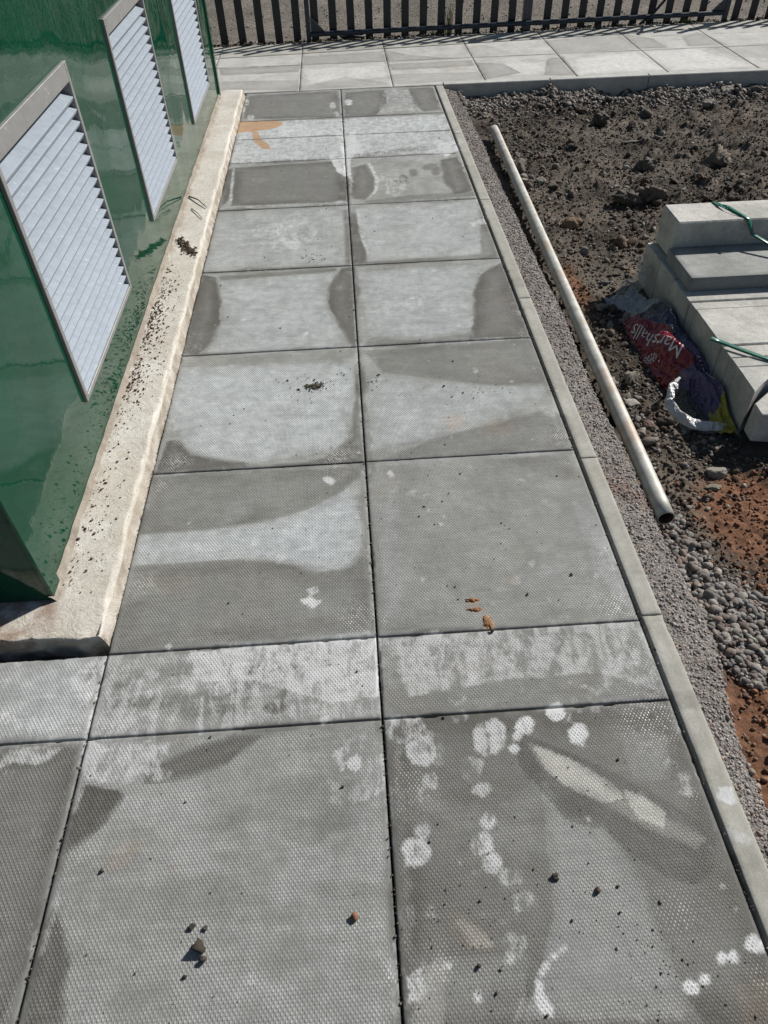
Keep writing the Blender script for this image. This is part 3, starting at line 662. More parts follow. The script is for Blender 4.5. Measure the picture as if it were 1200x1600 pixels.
    ('D',0.5,[(0.054,0.608),(0.161,0.67),(0.38,0.738),(0.547,0.792),(0.586,0.731),(0.589,0.6)]),
    ('R',0.3,[(0.24,0.779),(0.293,0.806),(0.315,0.756),(0.261,0.712)]),
    ('R',0.12,(0.407,0.723),0.0417),
    ('T',1.0,(0.578,0.671),0.041),
    ('T',0.8,(0.581,0.795),0.0272),
    ('T',0.9,(-0.544,0.645),0.0371),
    ('T',0.9,(-0.083,0.626),0.0552),
    ('T',0.5,(0.043,1.13),0.0216),
    ('W',0.3,[(-0.619,0.906),(-0.595,0.904),(-0.525,0.712),(-0.541,0.69)]),
    ('D',0.85,[(-0.608,1.802),(-0.545,1.763),(-0.508,1.586),(-0.497,1.435),(-0.511,1.297),(-0.532,1.225),(-0.601,1.216)]),
    ('D',0.8,[(-0.048,1.801),(0.001,1.796),(-0.002,1.193),(-0.021,1.215),(-0.061,1.346),(-0.094,1.485),(-0.098,1.622)]),
    ('D',0.6,[(-0.533,1.772),(-0.053,1.796),(-0.064,1.765),(-0.523,1.745)]),
    ('P',0.6,[(-0.524,1.729),(-0.074,1.755),(-0.111,1.608),(-0.104,1.477),(-0.07,1.338),(-0.031,1.204),(-0.516,1.22),(-0.491,1.303),(-0.481,1.433),(-0.495,1.584)]),
    ('D',0.85,[(0.454,1.549),(0.496,1.661),(0.553,1.73),(0.608,1.78),(0.601,1.215),(0.392,1.211),(0.422,1.319)]),
    ('D',0.5,[(0.025,1.207),(0.045,1.258),(0.204,1.226),(0.404,1.248),(0.402,1.206)]),
    ('P',0.65,[(0.023,1.75),(0.564,1.762),(0.484,1.663),(0.441,1.525),(0.415,1.319),(0.395,1.265),(0.206,1.251),(0.05,1.275)]),
    ('T',0.9,(0.056,1.249),0.0223),
    ('T',0.6,(-0.551,1.244),0.0268),
    ('P',0.45,[(-0.593,2.368),(-0.019,2.385),(-0.012,1.865),(-0.039,1.828),(-0.582,1.843)]),
    ('D',0.7,[(-0.026,2.343),(0.004,2.368),(-0.001,1.824),(-0.027,1.827)]),
    ('D',0.8,[(0.009,2.339),(0.034,2.301),(0.04,2.069),(0.063,1.914),(0.054,1.829),(0.007,1.823)]),
    ('P',0.5,[(0.04,2.371),(0.595,2.385),(0.571,2.136),(0.58,1.857),(0.549,1.831),(0.078,1.843),(0.051,2.067)]),
    ('D',0.7,[(0.604,2.384),(0.61,2.132),(0.598,1.837),(0.566,1.807),(0.532,1.856),(0.571,2.136)]),
    ('D',0.6,[(0.026,1.832),(0.6,1.849),(0.604,1.814),(0.025,1.81)]),
    ('D',0.5,[(-0.605,1.818),(-0.182,1.81),(-0.006,1.819),(-0.007,1.797),(-0.603,1.801)]),
    ('W',0.5,[(0.034,2.365),(0.048,2.363),(0.052,2.099),(0.074,1.907),(0.063,1.897),(0.04,2.069)]),
    ('W',0.35,[(-0.416,2.251),(-0.189,2.292),(-0.131,2.152),(-0.185,2.001),(-0.344,1.96),(-0.422,2.121)]),
    ('D',0.75,[(-0.572,2.95),(-0.015,2.978),(-0.023,2.474),(-0.071,2.45),(-0.543,2.462)]),
    ('D',0.8,[(-0.614,2.903),(-0.579,2.951),(-0.562,2.539),(-0.595,2.447)]),
    ('W',0.5,[(-0.582,2.952),(-0.569,2.95),(-0.545,2.492),(-0.559,2.479)]),
    ('W',0.35,[(-0.593,2.454),(-0.041,2.461),(-0.009,2.442),(-0.59,2.424)]),
    ('W',0.75,[(-0.061,3.03),(0.03,3.037),(0.022,2.788),(-0.01,2.758),(-0.047,2.831)]),
    ('D',0.8,[(-0.023,2.768),(0.013,2.781),(0.004,2.448),(-0.041,2.476)]),
    ('D',0.75,[(0.032,2.873),(0.105,2.917),(0.139,2.748),(0.134,2.586),(0.079,2.462),(0.017,2.484)]),
    ('W',0.6,[(0.11,2.953),(0.132,2.923),(0.159,2.704),(0.145,2.561),(0.098,2.474),(0.131,2.586),(0.138,2.723)]),
    ('D',0.8,[(0.489,2.922),(0.583,2.956),(0.592,2.506),(0.509,2.478),(0.472,2.624)]),
    ('W',0.45,[(0.187,2.742),(0.309,2.685),(0.265,2.53),(0.187,2.502)]),
    ('D',0.5,[(0.078,2.447),(0.292,2.489),(0.596,2.49),(0.604,2.443),(0.077,2.417)]),
    ('W',0.5,[(-0.61,3.663),(-0.005,3.648),(-0.005,3.005),(-0.597,3.008)]),
    ('W',0.48,[(0.003,3.647),(0.619,3.642),(0.591,3.04),(0.003,3.022)]),
    ('P',0.8,[(-0.61,3.663),(-0.005,3.648),(-0.005,3.005),(-0.597,3.008)]),
    ('P',0.8,[(0.003,3.647),(0.619,3.642),(0.591,3.04),(0.003,3.022)]),
    ('D',0.7,[(0.03,3.056),(0.348,3.13),(0.556,3.141),(0.579,3.109),(0.341,3.053),(0.069,3.013)]),
    ('D',0.6,[(-0.298,3.015),(-0.064,3.05),(-0.014,3.024),(-0.198,2.984),(-0.463,2.99)]),
    ('W',0.7,[(0.425,3.042),(0.527,3.185),(0.62,3.153),(0.605,3.047),(0.504,2.994)]),
    ('W',0.6,[(0.04,3.375),(0.069,3.392),(0.043,3.026),(0.019,3.029)]),
    ('W',0.6,[(0.011,3.358),(0.224,3.35),(0.222,3.308),(0.009,3.306)]),
    ('R',1.3,[(-0.62,3.687),(-0.383,3.678),(-0.344,3.614),(-0.378,3.541),(-0.496,3.502),(-0.61,3.485)]),
    ('R',1.15,[(-0.521,3.505),(-0.484,3.489),(-0.459,3.369),(-0.411,3.27),(-0.393,3.189),(-0.442,3.205),(-0.495,3.322)]),
    ('D',0.65,[(-0.588,4.184),(-0.018,4.209),(-0.008,3.683),(-0.586,3.729)]),
    ('D',0.7,[(0.03,4.161),(0.277,4.193),(0.285,3.949),(0.2,3.689),(0.011,3.68)]),
    ('D',0.7,[(0.433,4.197),(0.59,4.202),(0.592,3.729),(0.484,3.721),(0.435,3.902)]),
    ('W',0.35,[(0.275,4.165),(0.431,4.17),(0.476,3.722),(0.209,3.712)]),
    ('W',0.5833919959178797,[(-0.571,4.049),(-0.569,4.011),(-0.578,3.993),(-0.589,3.99),(-0.598,4.012),(-0.607,4.037),(-0.608,4.069),(-0.609,4.109),(-0.598,4.113),(-0.586,4.117),(-0.575,4.087)]),
    ('W',0.5974410150954835,[(-0.588,3.923),(-0.583,3.878),(-0.594,3.857),(-0.606,3.853),(-0.619,3.874),(-0.63,3.908),(-0.632,3.951),(-0.627,3.984),(-0.618,4.005),(-0.604,3.997),(-0.594,3.961)]),
    ('W',0.6515367861846323,[(-0.523,3.756),(-0.522,3.724),(-0.532,3.714),(-0.541,3.702),(-0.552,3.722),(-0.563,3.744),(-0.564,3.778),(-0.56,3.808),(-0.549,3.811),(-0.538,3.806),(-0.525,3.791)]),
    ('W',0.635423714397879,[(-0.035,3.907),(-0.038,3.868),(-0.046,3.837),(-0.057,3.845),(-0.068,3.854),(-0.075,3.89),(-0.072,3.931),(-0.068,3.975),(-0.056,3.973),(-0.045,3.979),(-0.035,3.951)]),
    ('W',0.7599601229271088,[(0.066,3.956),(0.065,3.919),(0.052,3.904),(0.04,3.895),(0.028,3.911),(0.024,3.945),(0.022,3.982),(0.029,4.016),(0.043,4.023),(0.056,4.014),(0.067,3.993)]),
    ('W',0.5706057701378192,[(-0.019,3.744),(-0.026,3.719),(-0.031,3.694),(-0.04,3.697),(-0.047,3.71),(-0.051,3.734),(-0.054,3.768),(-0.045,3.785),(-0.038,3.804),(-0.031,3.79),(-0.024,3.773)]),
    ('D',0.6,[(-0.841,4.85),(-0.268,4.858),(-0.278,4.696),(-0.811,4.685)]),
    ('D',0.5,[(-0.796,4.53),(-0.274,4.494),(-0.269,4.261),(-0.777,4.337)]),
    ('D',0.5,[(-0.249,5.097),(0.336,5.145),(0.345,4.86),(-0.245,4.855)]),
    ('D',0.4,[(0.341,4.536),(0.952,4.502),(0.948,4.32),(0.342,4.297)]),
    ('D',0.6,[(0.35,4.792),(0.935,4.798),(0.926,4.65),(0.356,4.628)]),
    ('D',0.5,[(0.343,5.181),(0.512,5.007),(0.883,4.841),(0.343,4.827)]),
    ('D',0.6,[(0.943,4.73),(1.127,4.683),(1.211,4.431),(0.956,4.319)]),
    ('D',0.6,[(1.454,4.748),(1.578,4.796),(1.556,4.315),(1.343,4.349)]),
    ('D',0.5,[(1.527,5.246),(2.151,5.377),(2.121,4.9),(1.55,4.87)]),
    ('D',0.6,[(2.161,5.375),(2.344,5.182),(2.372,4.912),(2.131,4.917)]),
    ('D',0.6,[(2.562,5.184),(2.732,5.315),(2.814,4.911),(2.516,4.925)]),
    ('D',0.4,[(-0.258,4.33),(0.039,4.522),(0.287,4.363),(0.324,4.285),(-0.256,4.273)]),
    ('D',0.4,[(2.65,4.847),(3.107,4.935),(2.971,4.533),(2.722,4.574)]),
    ('D',0.35,[(0.909,5.197),(1.101,5.203),(1.246,4.957),(0.945,4.865)]),
    ('P',0.8,[(1.657,4.749),(2.086,4.817),(2.163,4.373),(1.576,4.343)]),
    ('P',0.8,[(2.14,4.843),(2.525,4.887),(2.755,4.341),(2.194,4.337)]),
    ('P',0.6,[(-0.222,4.752),(0.312,4.765),(0.316,4.479),(-0.217,4.382)]),
    ('P',0.6,[(1.059,4.678),(1.418,4.686),(1.404,4.431),(1.137,4.381)]),
    ('W',0.4,[(2.425,5.208),(2.504,5.155),(2.475,4.877),(2.382,4.874)]),
    ('W',0.95,[(0.633,-0.391),(0.653,-0.395),(0.651,-0.425),(0.636,-0.43),(0.622,-0.411)]),
    ('W',0.5,[(0.617,-0.464),(0.653,-0.49),(0.643,-0.506),(0.613,-0.487)]),
    ('D',0.5,[(0.605,-0.508),(0.643,-0.5),(0.652,-0.533),(0.634,-0.548),(0.603,-0.541)]),
    ('W',0.6879009313135074,[(-0.064,3.46),(-0.041,3.377),(-0.027,3.305),(-0.019,3.239),(-0.014,3.166),(-0.014,3.076),(-0.006,3.071),(0.009,3.16),(0.013,3.257),(0.001,3.352),(-0.024,3.428),(-0.059,3.48)]),
    ('W',0.6867014497988054,[(-0.039,3.028),(-0.046,2.988),(-0.05,2.948),(-0.049,2.91),(-0.044,2.872),(-0.035,2.837),(-0.027,2.838),(-0.02,2.877),(-0.017,2.915),(-0.017,2.953),(-0.022,2.99),(-0.03,3.029)]),
    ('W',0.6205059595259939,[(0.011,2.9),(0.004,2.852),(0.003,2.802),(0.007,2.755),(0.016,2.713),(0.028,2.678),(0.033,2.685),(0.029,2.73),(0.026,2.771),(0.023,2.811),(0.019,2.852),(0.016,2.899)]),
    ('W',0.7062286392872791,[(0.047,3.343),(0.038,3.283),(0.035,3.224),(0.039,3.167),(0.049,3.117),(0.063,3.075),(0.072,3.084),(0.075,3.141),(0.076,3.194),(0.074,3.243),(0.067,3.293),(0.057,3.346)]),
    ('W',0.9271026502758503,[(-0.073,3.068),(-0.073,3.008),(-0.068,2.952),(-0.058,2.902),(-0.043,2.861),(-0.025,2.83),(-0.02,2.841),(-0.029,2.891),(-0.037,2.937),(-0.046,2.981),(-0.056,3.024),(-0.067,3.073)]),
    ('W',0.8783456996516699,[(0.038,3.409),(0.034,3.32),(0.027,3.248),(0.02,3.183),(0.013,3.114),(0.001,3.037),(0.008,3.022),(0.034,3.075),(0.053,3.147),(0.062,3.234),(0.06,3.326),(0.048,3.414)]),
    ('W',0.5291135625225957,[(0.009,3.013),(-0.009,2.96),(-0.019,2.894),(-0.016,2.827),(-0.001,2.772),(0.02,2.735),(0.028,2.75),(0.022,2.809),(0.02,2.854),(0.019,2.892),(0.017,2.938),(0.018,3.002)]),
    ('W',0.8981467919009227,[(-0.026,3.184),(-0.019,3.138),(-0.013,3.1),(-0.007,3.067),(0.0,3.035),(0.009,2.997),(0.016,3.001),(0.019,3.049),(0.018,3.097),(0.01,3.141),(-0.004,3.176),(-0.021,3.198)]),
    ('W',0.8384929851119222,[(0.019,3.318),(0.019,3.236),(0.016,3.173),(0.013,3.118),(0.009,3.057),(0.001,2.985),(0.009,2.971),(0.032,3.022),(0.048,3.092),(0.053,3.174),(0.046,3.256),(0.028,3.328)]),
    ('W',0.8250302427755973,[(0.526,2.974),(0.535,2.975),(0.539,2.969),(0.542,2.974),(0.547,2.991),(0.558,3.018),(0.558,3.042),(0.548,3.057),(0.536,3.059),(0.525,3.042),(0.518,3.012),(0.519,2.984)]),
    ('W',0.5751002485596564,[(0.53,2.945),(0.532,2.975),(0.536,2.984),(0.538,2.991),(0.546,3.012),(0.561,3.042),(0.561,3.057),(0.543,3.053),(0.527,3.035),(0.515,2.998),(0.515,2.96),(0.524,2.937)]),
    ('W',0.6269957311482196,[(0.483,3.181),(0.491,3.141),(0.499,3.112),(0.508,3.095),(0.519,3.089),(0.532,3.086),(0.542,3.105),(0.544,3.15),(0.539,3.189),(0.527,3.213),(0.509,3.218),(0.488,3.209)]),
    ('W',0.4417906616451825,[(0.618,3.037),(0.616,3.068),(0.609,3.089),(0.599,3.095),(0.586,3.085),(0.572,3.063),(0.569,3.038),(0.576,3.014),(0.582,2.998),(0.59,2.994),(0.6,3.0),(0.612,3.013)]),
    ('W',0.6529897216353373,[(0.54,3.026),(0.541,3.058),(0.539,3.085),(0.534,3.106),(0.525,3.119),(0.514,3.126),(0.508,3.113),(0.509,3.081),(0.511,3.054),(0.516,3.035),(0.524,3.023),(0.534,3.014)]),
    ('W',0.585339213057558,[(0.583,3.149),(0.576,3.177),(0.566,3.195),(0.552,3.202),(0.536,3.196),(0.52,3.18),(0.519,3.164),(0.531,3.151),(0.543,3.14),(0.554,3.134),(0.566,3.134),(0.58,3.135)]),
    ('W',0.8019709235031047,[(0.588,3.184),(0.574,3.186),(0.561,3.182),(0.547,3.169),(0.533,3.147),(0.517,3.118),(0.517,3.097),(0.532,3.088),(0.548,3.09),(0.563,3.104),(0.577,3.13),(0.589,3.165)]),
    ('W',0.8069995340541882,[(0.5,3.135),(0.504,3.101),(0.511,3.077),(0.521,3.065),(0.534,3.066),(0.549,3.075),(0.554,3.098),(0.549,3.13),(0.542,3.153),(0.532,3.165),(0.52,3.165),(0.506,3.157)]),
    ('W',0.6006458837368958,[(-0.238,1.97),(-0.225,1.979),(-0.216,2.005),(-0.218,2.039),(-0.229,2.065),(-0.244,2.075),(-0.25,2.063),(-0.247,2.035),(-0.248,2.022),(-0.248,2.019),(-0.245,2.008),(-0.244,1.982)]),
    ('W',0.5341566601049753,[(-0.287,2.191),(-0.297,2.217),(-0.306,2.234),(-0.314,2.24),(-0.323,2.234),(-0.334,2.221),(-0.337,2.199),(-0.331,2.168),(-0.321,2.147),(-0.31,2.14),(-0.299,2.147),(-0.287,2.166)]),
    ('W',0.3857561969117991,[(-0.389,2.153),(-0.396,2.182),(-0.396,2.197),(-0.394,2.19),(-0.399,2.184),(-0.406,2.205),(-0.416,2.217),(-0.428,2.206),(-0.431,2.172),(-0.421,2.138),(-0.407,2.127),(-0.392,2.132)]),
    ('W',0.41048584279660155,[(-0.34,2.142),(-0.35,2.129),(-0.351,2.1),(-0.342,2.074),(-0.33,2.065),(-0.317,2.068),(-0.315,2.083),(-0.322,2.107),(-0.324,2.121),(-0.324,2.12),(-0.328,2.117),(-0.333,2.133)]),
    ('W',0.3715862209999865,[(-0.334,2.201),(-0.341,2.231),(-0.352,2.252),(-0.365,2.257),(-0.377,2.245),(-0.386,2.221),(-0.383,2.199),(-0.371,2.181),(-0.362,2.17),(-0.355,2.167),(-0.348,2.173),(-0.337,2.181)]),
    ('W',0.6207961744794124,[(-0.294,2.079),(-0.286,2.049),(-0.276,2.024),(-0.263,2.006),(-0.249,1.995),(-0.234,1.99),(-0.231,2.003),(-0.241,2.032),(-0.251,2.056),(-0.263,2.073),(-0.276,2.084),(-0.29,2.091)]),
    ('W',0.3329589361726438,[(-0.324,2.217),(-0.307,2.206),(-0.291,2.202),(-0.275,2.208),(-0.262,2.223),(-0.249,2.245),(-0.251,2.262),(-0.268,2.271),(-0.284,2.274),(-0.299,2.268),(-0.313,2.254),(-0.326,2.234)]),
    ('W',0.3795465570504089,[(0.222,2.529),(0.225,2.563),(0.226,2.585),(0.223,2.593),(0.215,2.591),(0.203,2.585),(0.192,2.566),(0.185,2.535),(0.184,2.509),(0.189,2.494),(0.2,2.493),(0.213,2.504)]),
    ('W',0.4548901593510394,[(0.245,2.707),(0.231,2.738),(0.214,2.757),(0.195,2.759),(0.176,2.743),(0.159,2.714),(0.159,2.692),(0.176,2.679),(0.192,2.669),(0.206,2.668),(0.223,2.675),(0.241,2.685)]),
    ('W',0.4021099398155298,[(0.179,2.518),(0.194,2.504),(0.203,2.493),(0.212,2.495),(0.225,2.508),(0.243,2.528),(0.248,2.559),(0.236,2.6),(0.22,2.623),(0.201,2.619),(0.185,2.591),(0.174,2.547)]),
    ('W',0.46416856763798786,[(0.226,2.585),(0.242,2.568),(0.258,2.565),(0.272,2.58),(0.283,2.61),(0.288,2.65),(0.283,2.674),(0.269,2.681),(0.258,2.684),(0.248,2.673),(0.238,2.649),(0.225,2.614)]),
    ('W',0.44406754092256584,[(0.288,2.678),(0.288,2.713),(0.281,2.744),(0.268,2.762),(0.252,2.765),(0.233,2.756),(0.23,2.736),(0.242,2.709),(0.252,2.688),(0.261,2.676),(0.27,2.67),(0.282,2.664)]),
    ('W',0.4069714511842767,[(0.249,2.515),(0.247,2.555),(0.243,2.583),(0.236,2.596),(0.225,2.597),(0.21,2.592),(0.2,2.569),(0.198,2.529),(0.201,2.497),(0.211,2.479),(0.225,2.477),(0.242,2.488)]),
    ('D',0.40153590456984406,[(0.22,2.607),(0.236,2.594),(0.249,2.585),(0.262,2.588),(0.277,2.601),(0.297,2.621),(0.302,2.651),(0.287,2.687),(0.269,2.706),(0.249,2.702),(0.231,2.676),(0.217,2.635)]),
    ('D',0.5353790009104973,[(0.358,2.756),(0.354,2.789),(0.353,2.81),(0.351,2.814),(0.346,2.808),(0.336,2.812),(0.325,2.807),(0.316,2.778),(0.315,2.742),(0.323,2.72),(0.337,2.717),(0.353,2.73)]),
    ('D',0.5624499089516964,[(0.461,2.866),(0.446,2.877),(0.431,2.881),(0.416,2.874),(0.4,2.857),(0.383,2.831),(0.382,2.81),(0.397,2.795),(0.413,2.789),(0.429,2.796),(0.445,2.816),(0.461,2.844)]),
    ('D',0.6846863909679055,[(0.435,2.81),(0.427,2.774),(0.426,2.742),(0.432,2.722),(0.444,2.718),(0.46,2.726),(0.469,2.752),(0.471,2.789),(0.472,2.815),(0.469,2.827),(0.46,2.829),(0.447,2.827)]),
    ('D',0.6167358675228978,[(0.263,2.734),(0.259,2.697),(0.258,2.671),(0.261,2.654),(0.268,2.643),(0.279,2.632),(0.29,2.64),(0.299,2.672),(0.301,2.705),(0.297,2.731),(0.287,2.747),(0.272,2.753)]),
    ('W',0.3785813905711994,[(-0.384,3.231),(-0.361,3.191),(-0.338,3.166),(-0.315,3.163),(-0.294,3.181),(-0.274,3.215),(-0.276,3.249),(-0.299,3.277),(-0.321,3.295),(-0.342,3.298),(-0.362,3.286),(-0.384,3.265)]),
    ('W',0.27559267554480105,[(-0.34,3.353),(-0.326,3.358),(-0.313,3.363),(-0.3,3.373),(-0.285,3.391),(-0.266,3.412),(-0.267,3.433),(-0.289,3.452),(-0.309,3.456),(-0.326,3.442),(-0.338,3.411),(-0.345,3.371)]),
    ('W',0.38404618987789646,[(-0.16,3.013),(-0.148,3.005),(-0.137,3.001),(-0.128,3.008),(-0.118,3.026),(-0.104,3.052),(-0.104,3.08),(-0.121,3.105),(-0.137,3.115),(-0.152,3.104),(-0.162,3.075),(-0.166,3.036)]),
    ('W',0.4324993476333416,[(-0.187,3.347),(-0.158,3.33),(-0.132,3.336),(-0.111,3.373),(-0.101,3.436),(-0.105,3.502),(-0.117,3.522),(-0.134,3.506),(-0.146,3.5),(-0.157,3.479),(-0.171,3.439),(-0.191,3.386)]),
    ('W',0.4623886098083094,[(-0.35,3.214),(-0.329,3.187),(-0.309,3.175),(-0.29,3.182),(-0.274,3.209),(-0.259,3.251),(-0.262,3.289),(-0.284,3.317),(-0.304,3.33),(-0.323,3.323),(-0.339,3.295),(-0.354,3.252)]),
    ('W',0.4307907466085976,[(-0.566,3.216),(-0.55,3.204),(-0.538,3.195),(-0.529,3.201),(-0.519,3.225),(-0.505,3.26),(-0.508,3.299),(-0.53,3.338),(-0.551,3.354),(-0.568,3.342),(-0.578,3.301),(-0.577,3.248)]),
    ('W',0.2553886316182636,[(-0.347,3.348),(-0.326,3.317),(-0.305,3.301),(-0.284,3.304),(-0.266,3.325),(-0.251,3.36),(-0.253,3.385),(-0.273,3.395),(-0.292,3.402),(-0.309,3.4),(-0.327,3.389),(-0.347,3.373)]),
    ('W',0.41613478666863535,[(-0.162,3.221),(-0.141,3.21),(-0.121,3.213),(-0.104,3.235),(-0.092,3.274),(-0.085,3.325),(-0.091,3.351),(-0.109,3.351),(-0.125,3.345),(-0.138,3.326),(-0.152,3.294),(-0.166,3.251)]),
    ('W',0.4513570140949126,[(-0.503,3.425),(-0.473,3.412),(-0.446,3.416),(-0.424,3.439),(-0.406,3.48),(-0.394,3.535),(-0.4,3.559),(-0.421,3.549),(-0.442,3.537),(-0.462,3.517),(-0.483,3.487),(-0.506,3.451)]),
    ('W',0.46608586058992474,[(-0.548,3.332),(-0.537,3.338),(-0.528,3.348),(-0.522,3.366),(-0.519,3.394),(-0.517,3.431),(-0.523,3.451),(-0.537,3.45),(-0.548,3.439),(-0.555,3.417),(-0.557,3.385),(-0.555,3.348)]),
    ('W',0.27083522914084435,[(0.466,3.515),(0.481,3.457),(0.503,3.416),(0.53,3.396),(0.562,3.398),(0.598,3.417),(0.602,3.448),(0.575,3.486),(0.55,3.516),(0.525,3.535),(0.5,3.542),(0.473,3.544)]),
    ('W',0.43569642080928084,[(0.319,3.242),(0.344,3.218),(0.369,3.199),(0.395,3.19),(0.421,3.189),(0.448,3.194),(0.451,3.214),(0.429,3.247),(0.405,3.27),(0.378,3.28),(0.35,3.276),(0.321,3.263)]),
    ('W',0.2829163490573902,[(0.426,3.285),(0.441,3.264),(0.457,3.255),(0.474,3.262),(0.49,3.284),(0.506,3.317),(0.506,3.343),(0.492,3.355),(0.477,3.361),(0.462,3.354),(0.446,3.336),(0.427,3.31)]),
    ('W',0.4592638908559194,[(0.165,3.45),(0.177,3.394),(0.197,3.354),(0.222,3.336),(0.252,3.342),(0.284,3.366),(0.286,3.393),(0.257,3.419),(0.233,3.442),(0.212,3.457),(0.192,3.465),(0.171,3.473)]),
    ('W',0.3498923231019153,[(0.214,3.431),(0.231,3.416),(0.247,3.417),(0.26,3.437),(0.269,3.473),(0.271,3.514),(0.264,3.533),(0.253,3.533),(0.245,3.534),(0.237,3.522),(0.227,3.495),(0.213,3.459)]),
    ('W',0.40383489356339053,[(0.393,3.059),(0.404,3.032),(0.417,3.017),(0.432,3.02),(0.446,3.039),(0.459,3.071),(0.459,3.098),(0.448,3.115),(0.437,3.125),(0.425,3.122),(0.412,3.108),(0.396,3.086)]),
    ('W',0.3824963227626448,[(0.326,3.156),(0.336,3.122),(0.35,3.102),(0.365,3.104),(0.381,3.125),(0.393,3.162),(0.392,3.189),(0.38,3.204),(0.37,3.215),(0.359,3.214),(0.346,3.202),(0.33,3.185)]),
    ('W',0.4066692531960621,[(0.162,3.257),(0.174,3.211),(0.19,3.185),(0.208,3.183),(0.227,3.207),(0.243,3.249),(0.242,3.286),(0.226,3.31),(0.213,3.327),(0.2,3.328),(0.185,3.314),(0.166,3.292)]),
    ('W',0.35153682267558134,[(0.119,3.132),(0.133,3.109),(0.147,3.097),(0.162,3.098),(0.176,3.114),(0.189,3.14),(0.188,3.161),(0.175,3.175),(0.163,3.182),(0.15,3.181),(0.136,3.17),(0.121,3.154)]),
    ('W',0.5881095599635665,[(-0.351,-0.117),(-0.34,-0.12),(-0.331,-0.118),(-0.325,-0.11),(-0.327,-0.098),(-0.335,-0.09),(-0.34,-0.091),(-0.344,-0.096),(-0.348,-0.096),(-0.348,-0.096),(-0.349,-0.102),(-0.354,-0.11)]),
    ('W',0.5033384370318216,[(-0.333,-0.136),(-0.316,-0.138),(-0.301,-0.136),(-0.289,-0.129),(-0.28,-0.117),(-0.273,-0.101),(-0.278,-0.093),(-0.294,-0.092),(-0.308,-0.094),(-0.32,-0.101),(-0.33,-0.112),(-0.338,-0.127)]),
    ('W',0.5373198791688155,[(-0.21,-0.028),(-0.2,-0.038),(-0.19,-0.044),(-0.18,-0.043),(-0.171,-0.036),(-0.166,-0.024),(-0.168,-0.015),(-0.178,-0.01),(-0.186,-0.006),(-0.193,-0.007),(-0.201,-0.012),(-0.21,-0.019)]),
    ('W',0.37878321616639643,[(-0.296,-0.064),(-0.283,-0.07),(-0.27,-0.072),(-0.259,-0.069),(-0.251,-0.06),(-0.247,-0.049),(-0.251,-0.043),(-0.26,-0.045),(-0.269,-0.046),(-0.276,-0.048),(-0.285,-0.053),(-0.297,-0.058)]),
    ('W',0.40225117695576124,[(-0.127,-0.09),(-0.113,-0.09),(-0.102,-0.085),(-0.095,-0.075),(-0.095,-0.061),(-0.101,-0.05),(-0.106,-0.051),(-0.11,-0.06),(-0.113,-0.064),(-0.116,-0.067),(-0.12,-0.075),(-0.129,-0.084)]),
    ('W',0.5988261533031697,[(-0.225,-0.094),(-0.212,-0.1),(-0.199,-0.102),(-0.187,-0.1),(-0.177,-0.093),(-0.169,-0.084),(-0.171,-0.078),(-0.183,-0.076),(-0.194,-0.076),(-0.204,-0.077),(-0.214,-0.082),(-0.226,-0.088)]),
    ('W',0.587979460526911,[(-0.151,-0.034),(-0.145,-0.031),(-0.141,-0.031),(-0.139,-0.029),(-0.135,-0.023),(-0.129,-0.014),(-0.13,-0.006),(-0.142,-0.002),(-0.152,-0.003),(-0.16,-0.011),(-0.161,-0.023),(-0.157,-0.033)]),
    ('W',0.6132358452357528,[(-0.212,-0.083),(-0.205,-0.081),(-0.199,-0.079),(-0.194,-0.076),(-0.188,-0.07),(-0.18,-0.061),(-0.182,-0.055),(-0.194,-0.05),(-0.206,-0.051),(-0.215,-0.057),(-0.219,-0.068),(-0.218,-0.08)]),
    ('W',0.4971067336719887,[(-0.266,-0.051),(-0.249,-0.054),(-0.233,-0.055),(-0.217,-0.054),(-0.201,-0.049),(-0.185,-0.042),(-0.185,-0.035),(-0.203,-0.028),(-0.221,-0.025),(-0.238,-0.026),(-0.254,-0.033),(-0.268,-0.044)]),
    ('W',0.34696161056372654,[(-0.196,-0.107),(-0.178,-0.114),(-0.161,-0.115),(-0.147,-0.108),(-0.138,-0.095),(-0.136,-0.079),(-0.141,-0.075),(-0.151,-0.081),(-0.16,-0.084),(-0.169,-0.088),(-0.18,-0.094),(-0.197,-0.1)]),
    ('W',0.3584798437052205,[(-0.383,-0.076),(-0.368,-0.073),(-0.356,-0.067),(-0.348,-0.056),(-0.345,-0.041),(-0.346,-0.024),(-0.353,-0.017),(-0.365,-0.023),(-0.375,-0.029),(-0.382,-0.039),(-0.386,-0.052),(-0.389,-0.069)]),
    ('W',0.5904100472392554,[(-0.18,-0.076),(-0.171,-0.067),(-0.162,-0.06),(-0.152,-0.053),(-0.14,-0.045),(-0.124,-0.036),(-0.125,-0.03),(-0.145,-0.029),(-0.161,-0.033),(-0.175,-0.043),(-0.183,-0.057),(-0.185,-0.073)]),
    ('D',0.5736604205499225,[(-0.574,-0.105),(-0.564,-0.103),(-0.556,-0.102),(-0.549,-0.1),(-0.541,-0.094),(-0.528,-0.088),(-0.529,-0.079),(-0.546,-0.07),(-0.563,-0.066),(-0.576,-0.071),(-0.582,-0.084),(-0.581,-0.099)]),
    ('D',0.47229362502516475,[(-0.475,-0.075),(-0.467,-0.083),(-0.458,-0.088),(-0.45,-0.086),(-0.446,-0.079),(-0.446,-0.069),(-0.451,-0.062),(-0.459,-0.059),(-0.463,-0.056),(-0.466,-0.057),(-0.469,-0.061),(-0.475,-0.067)]),
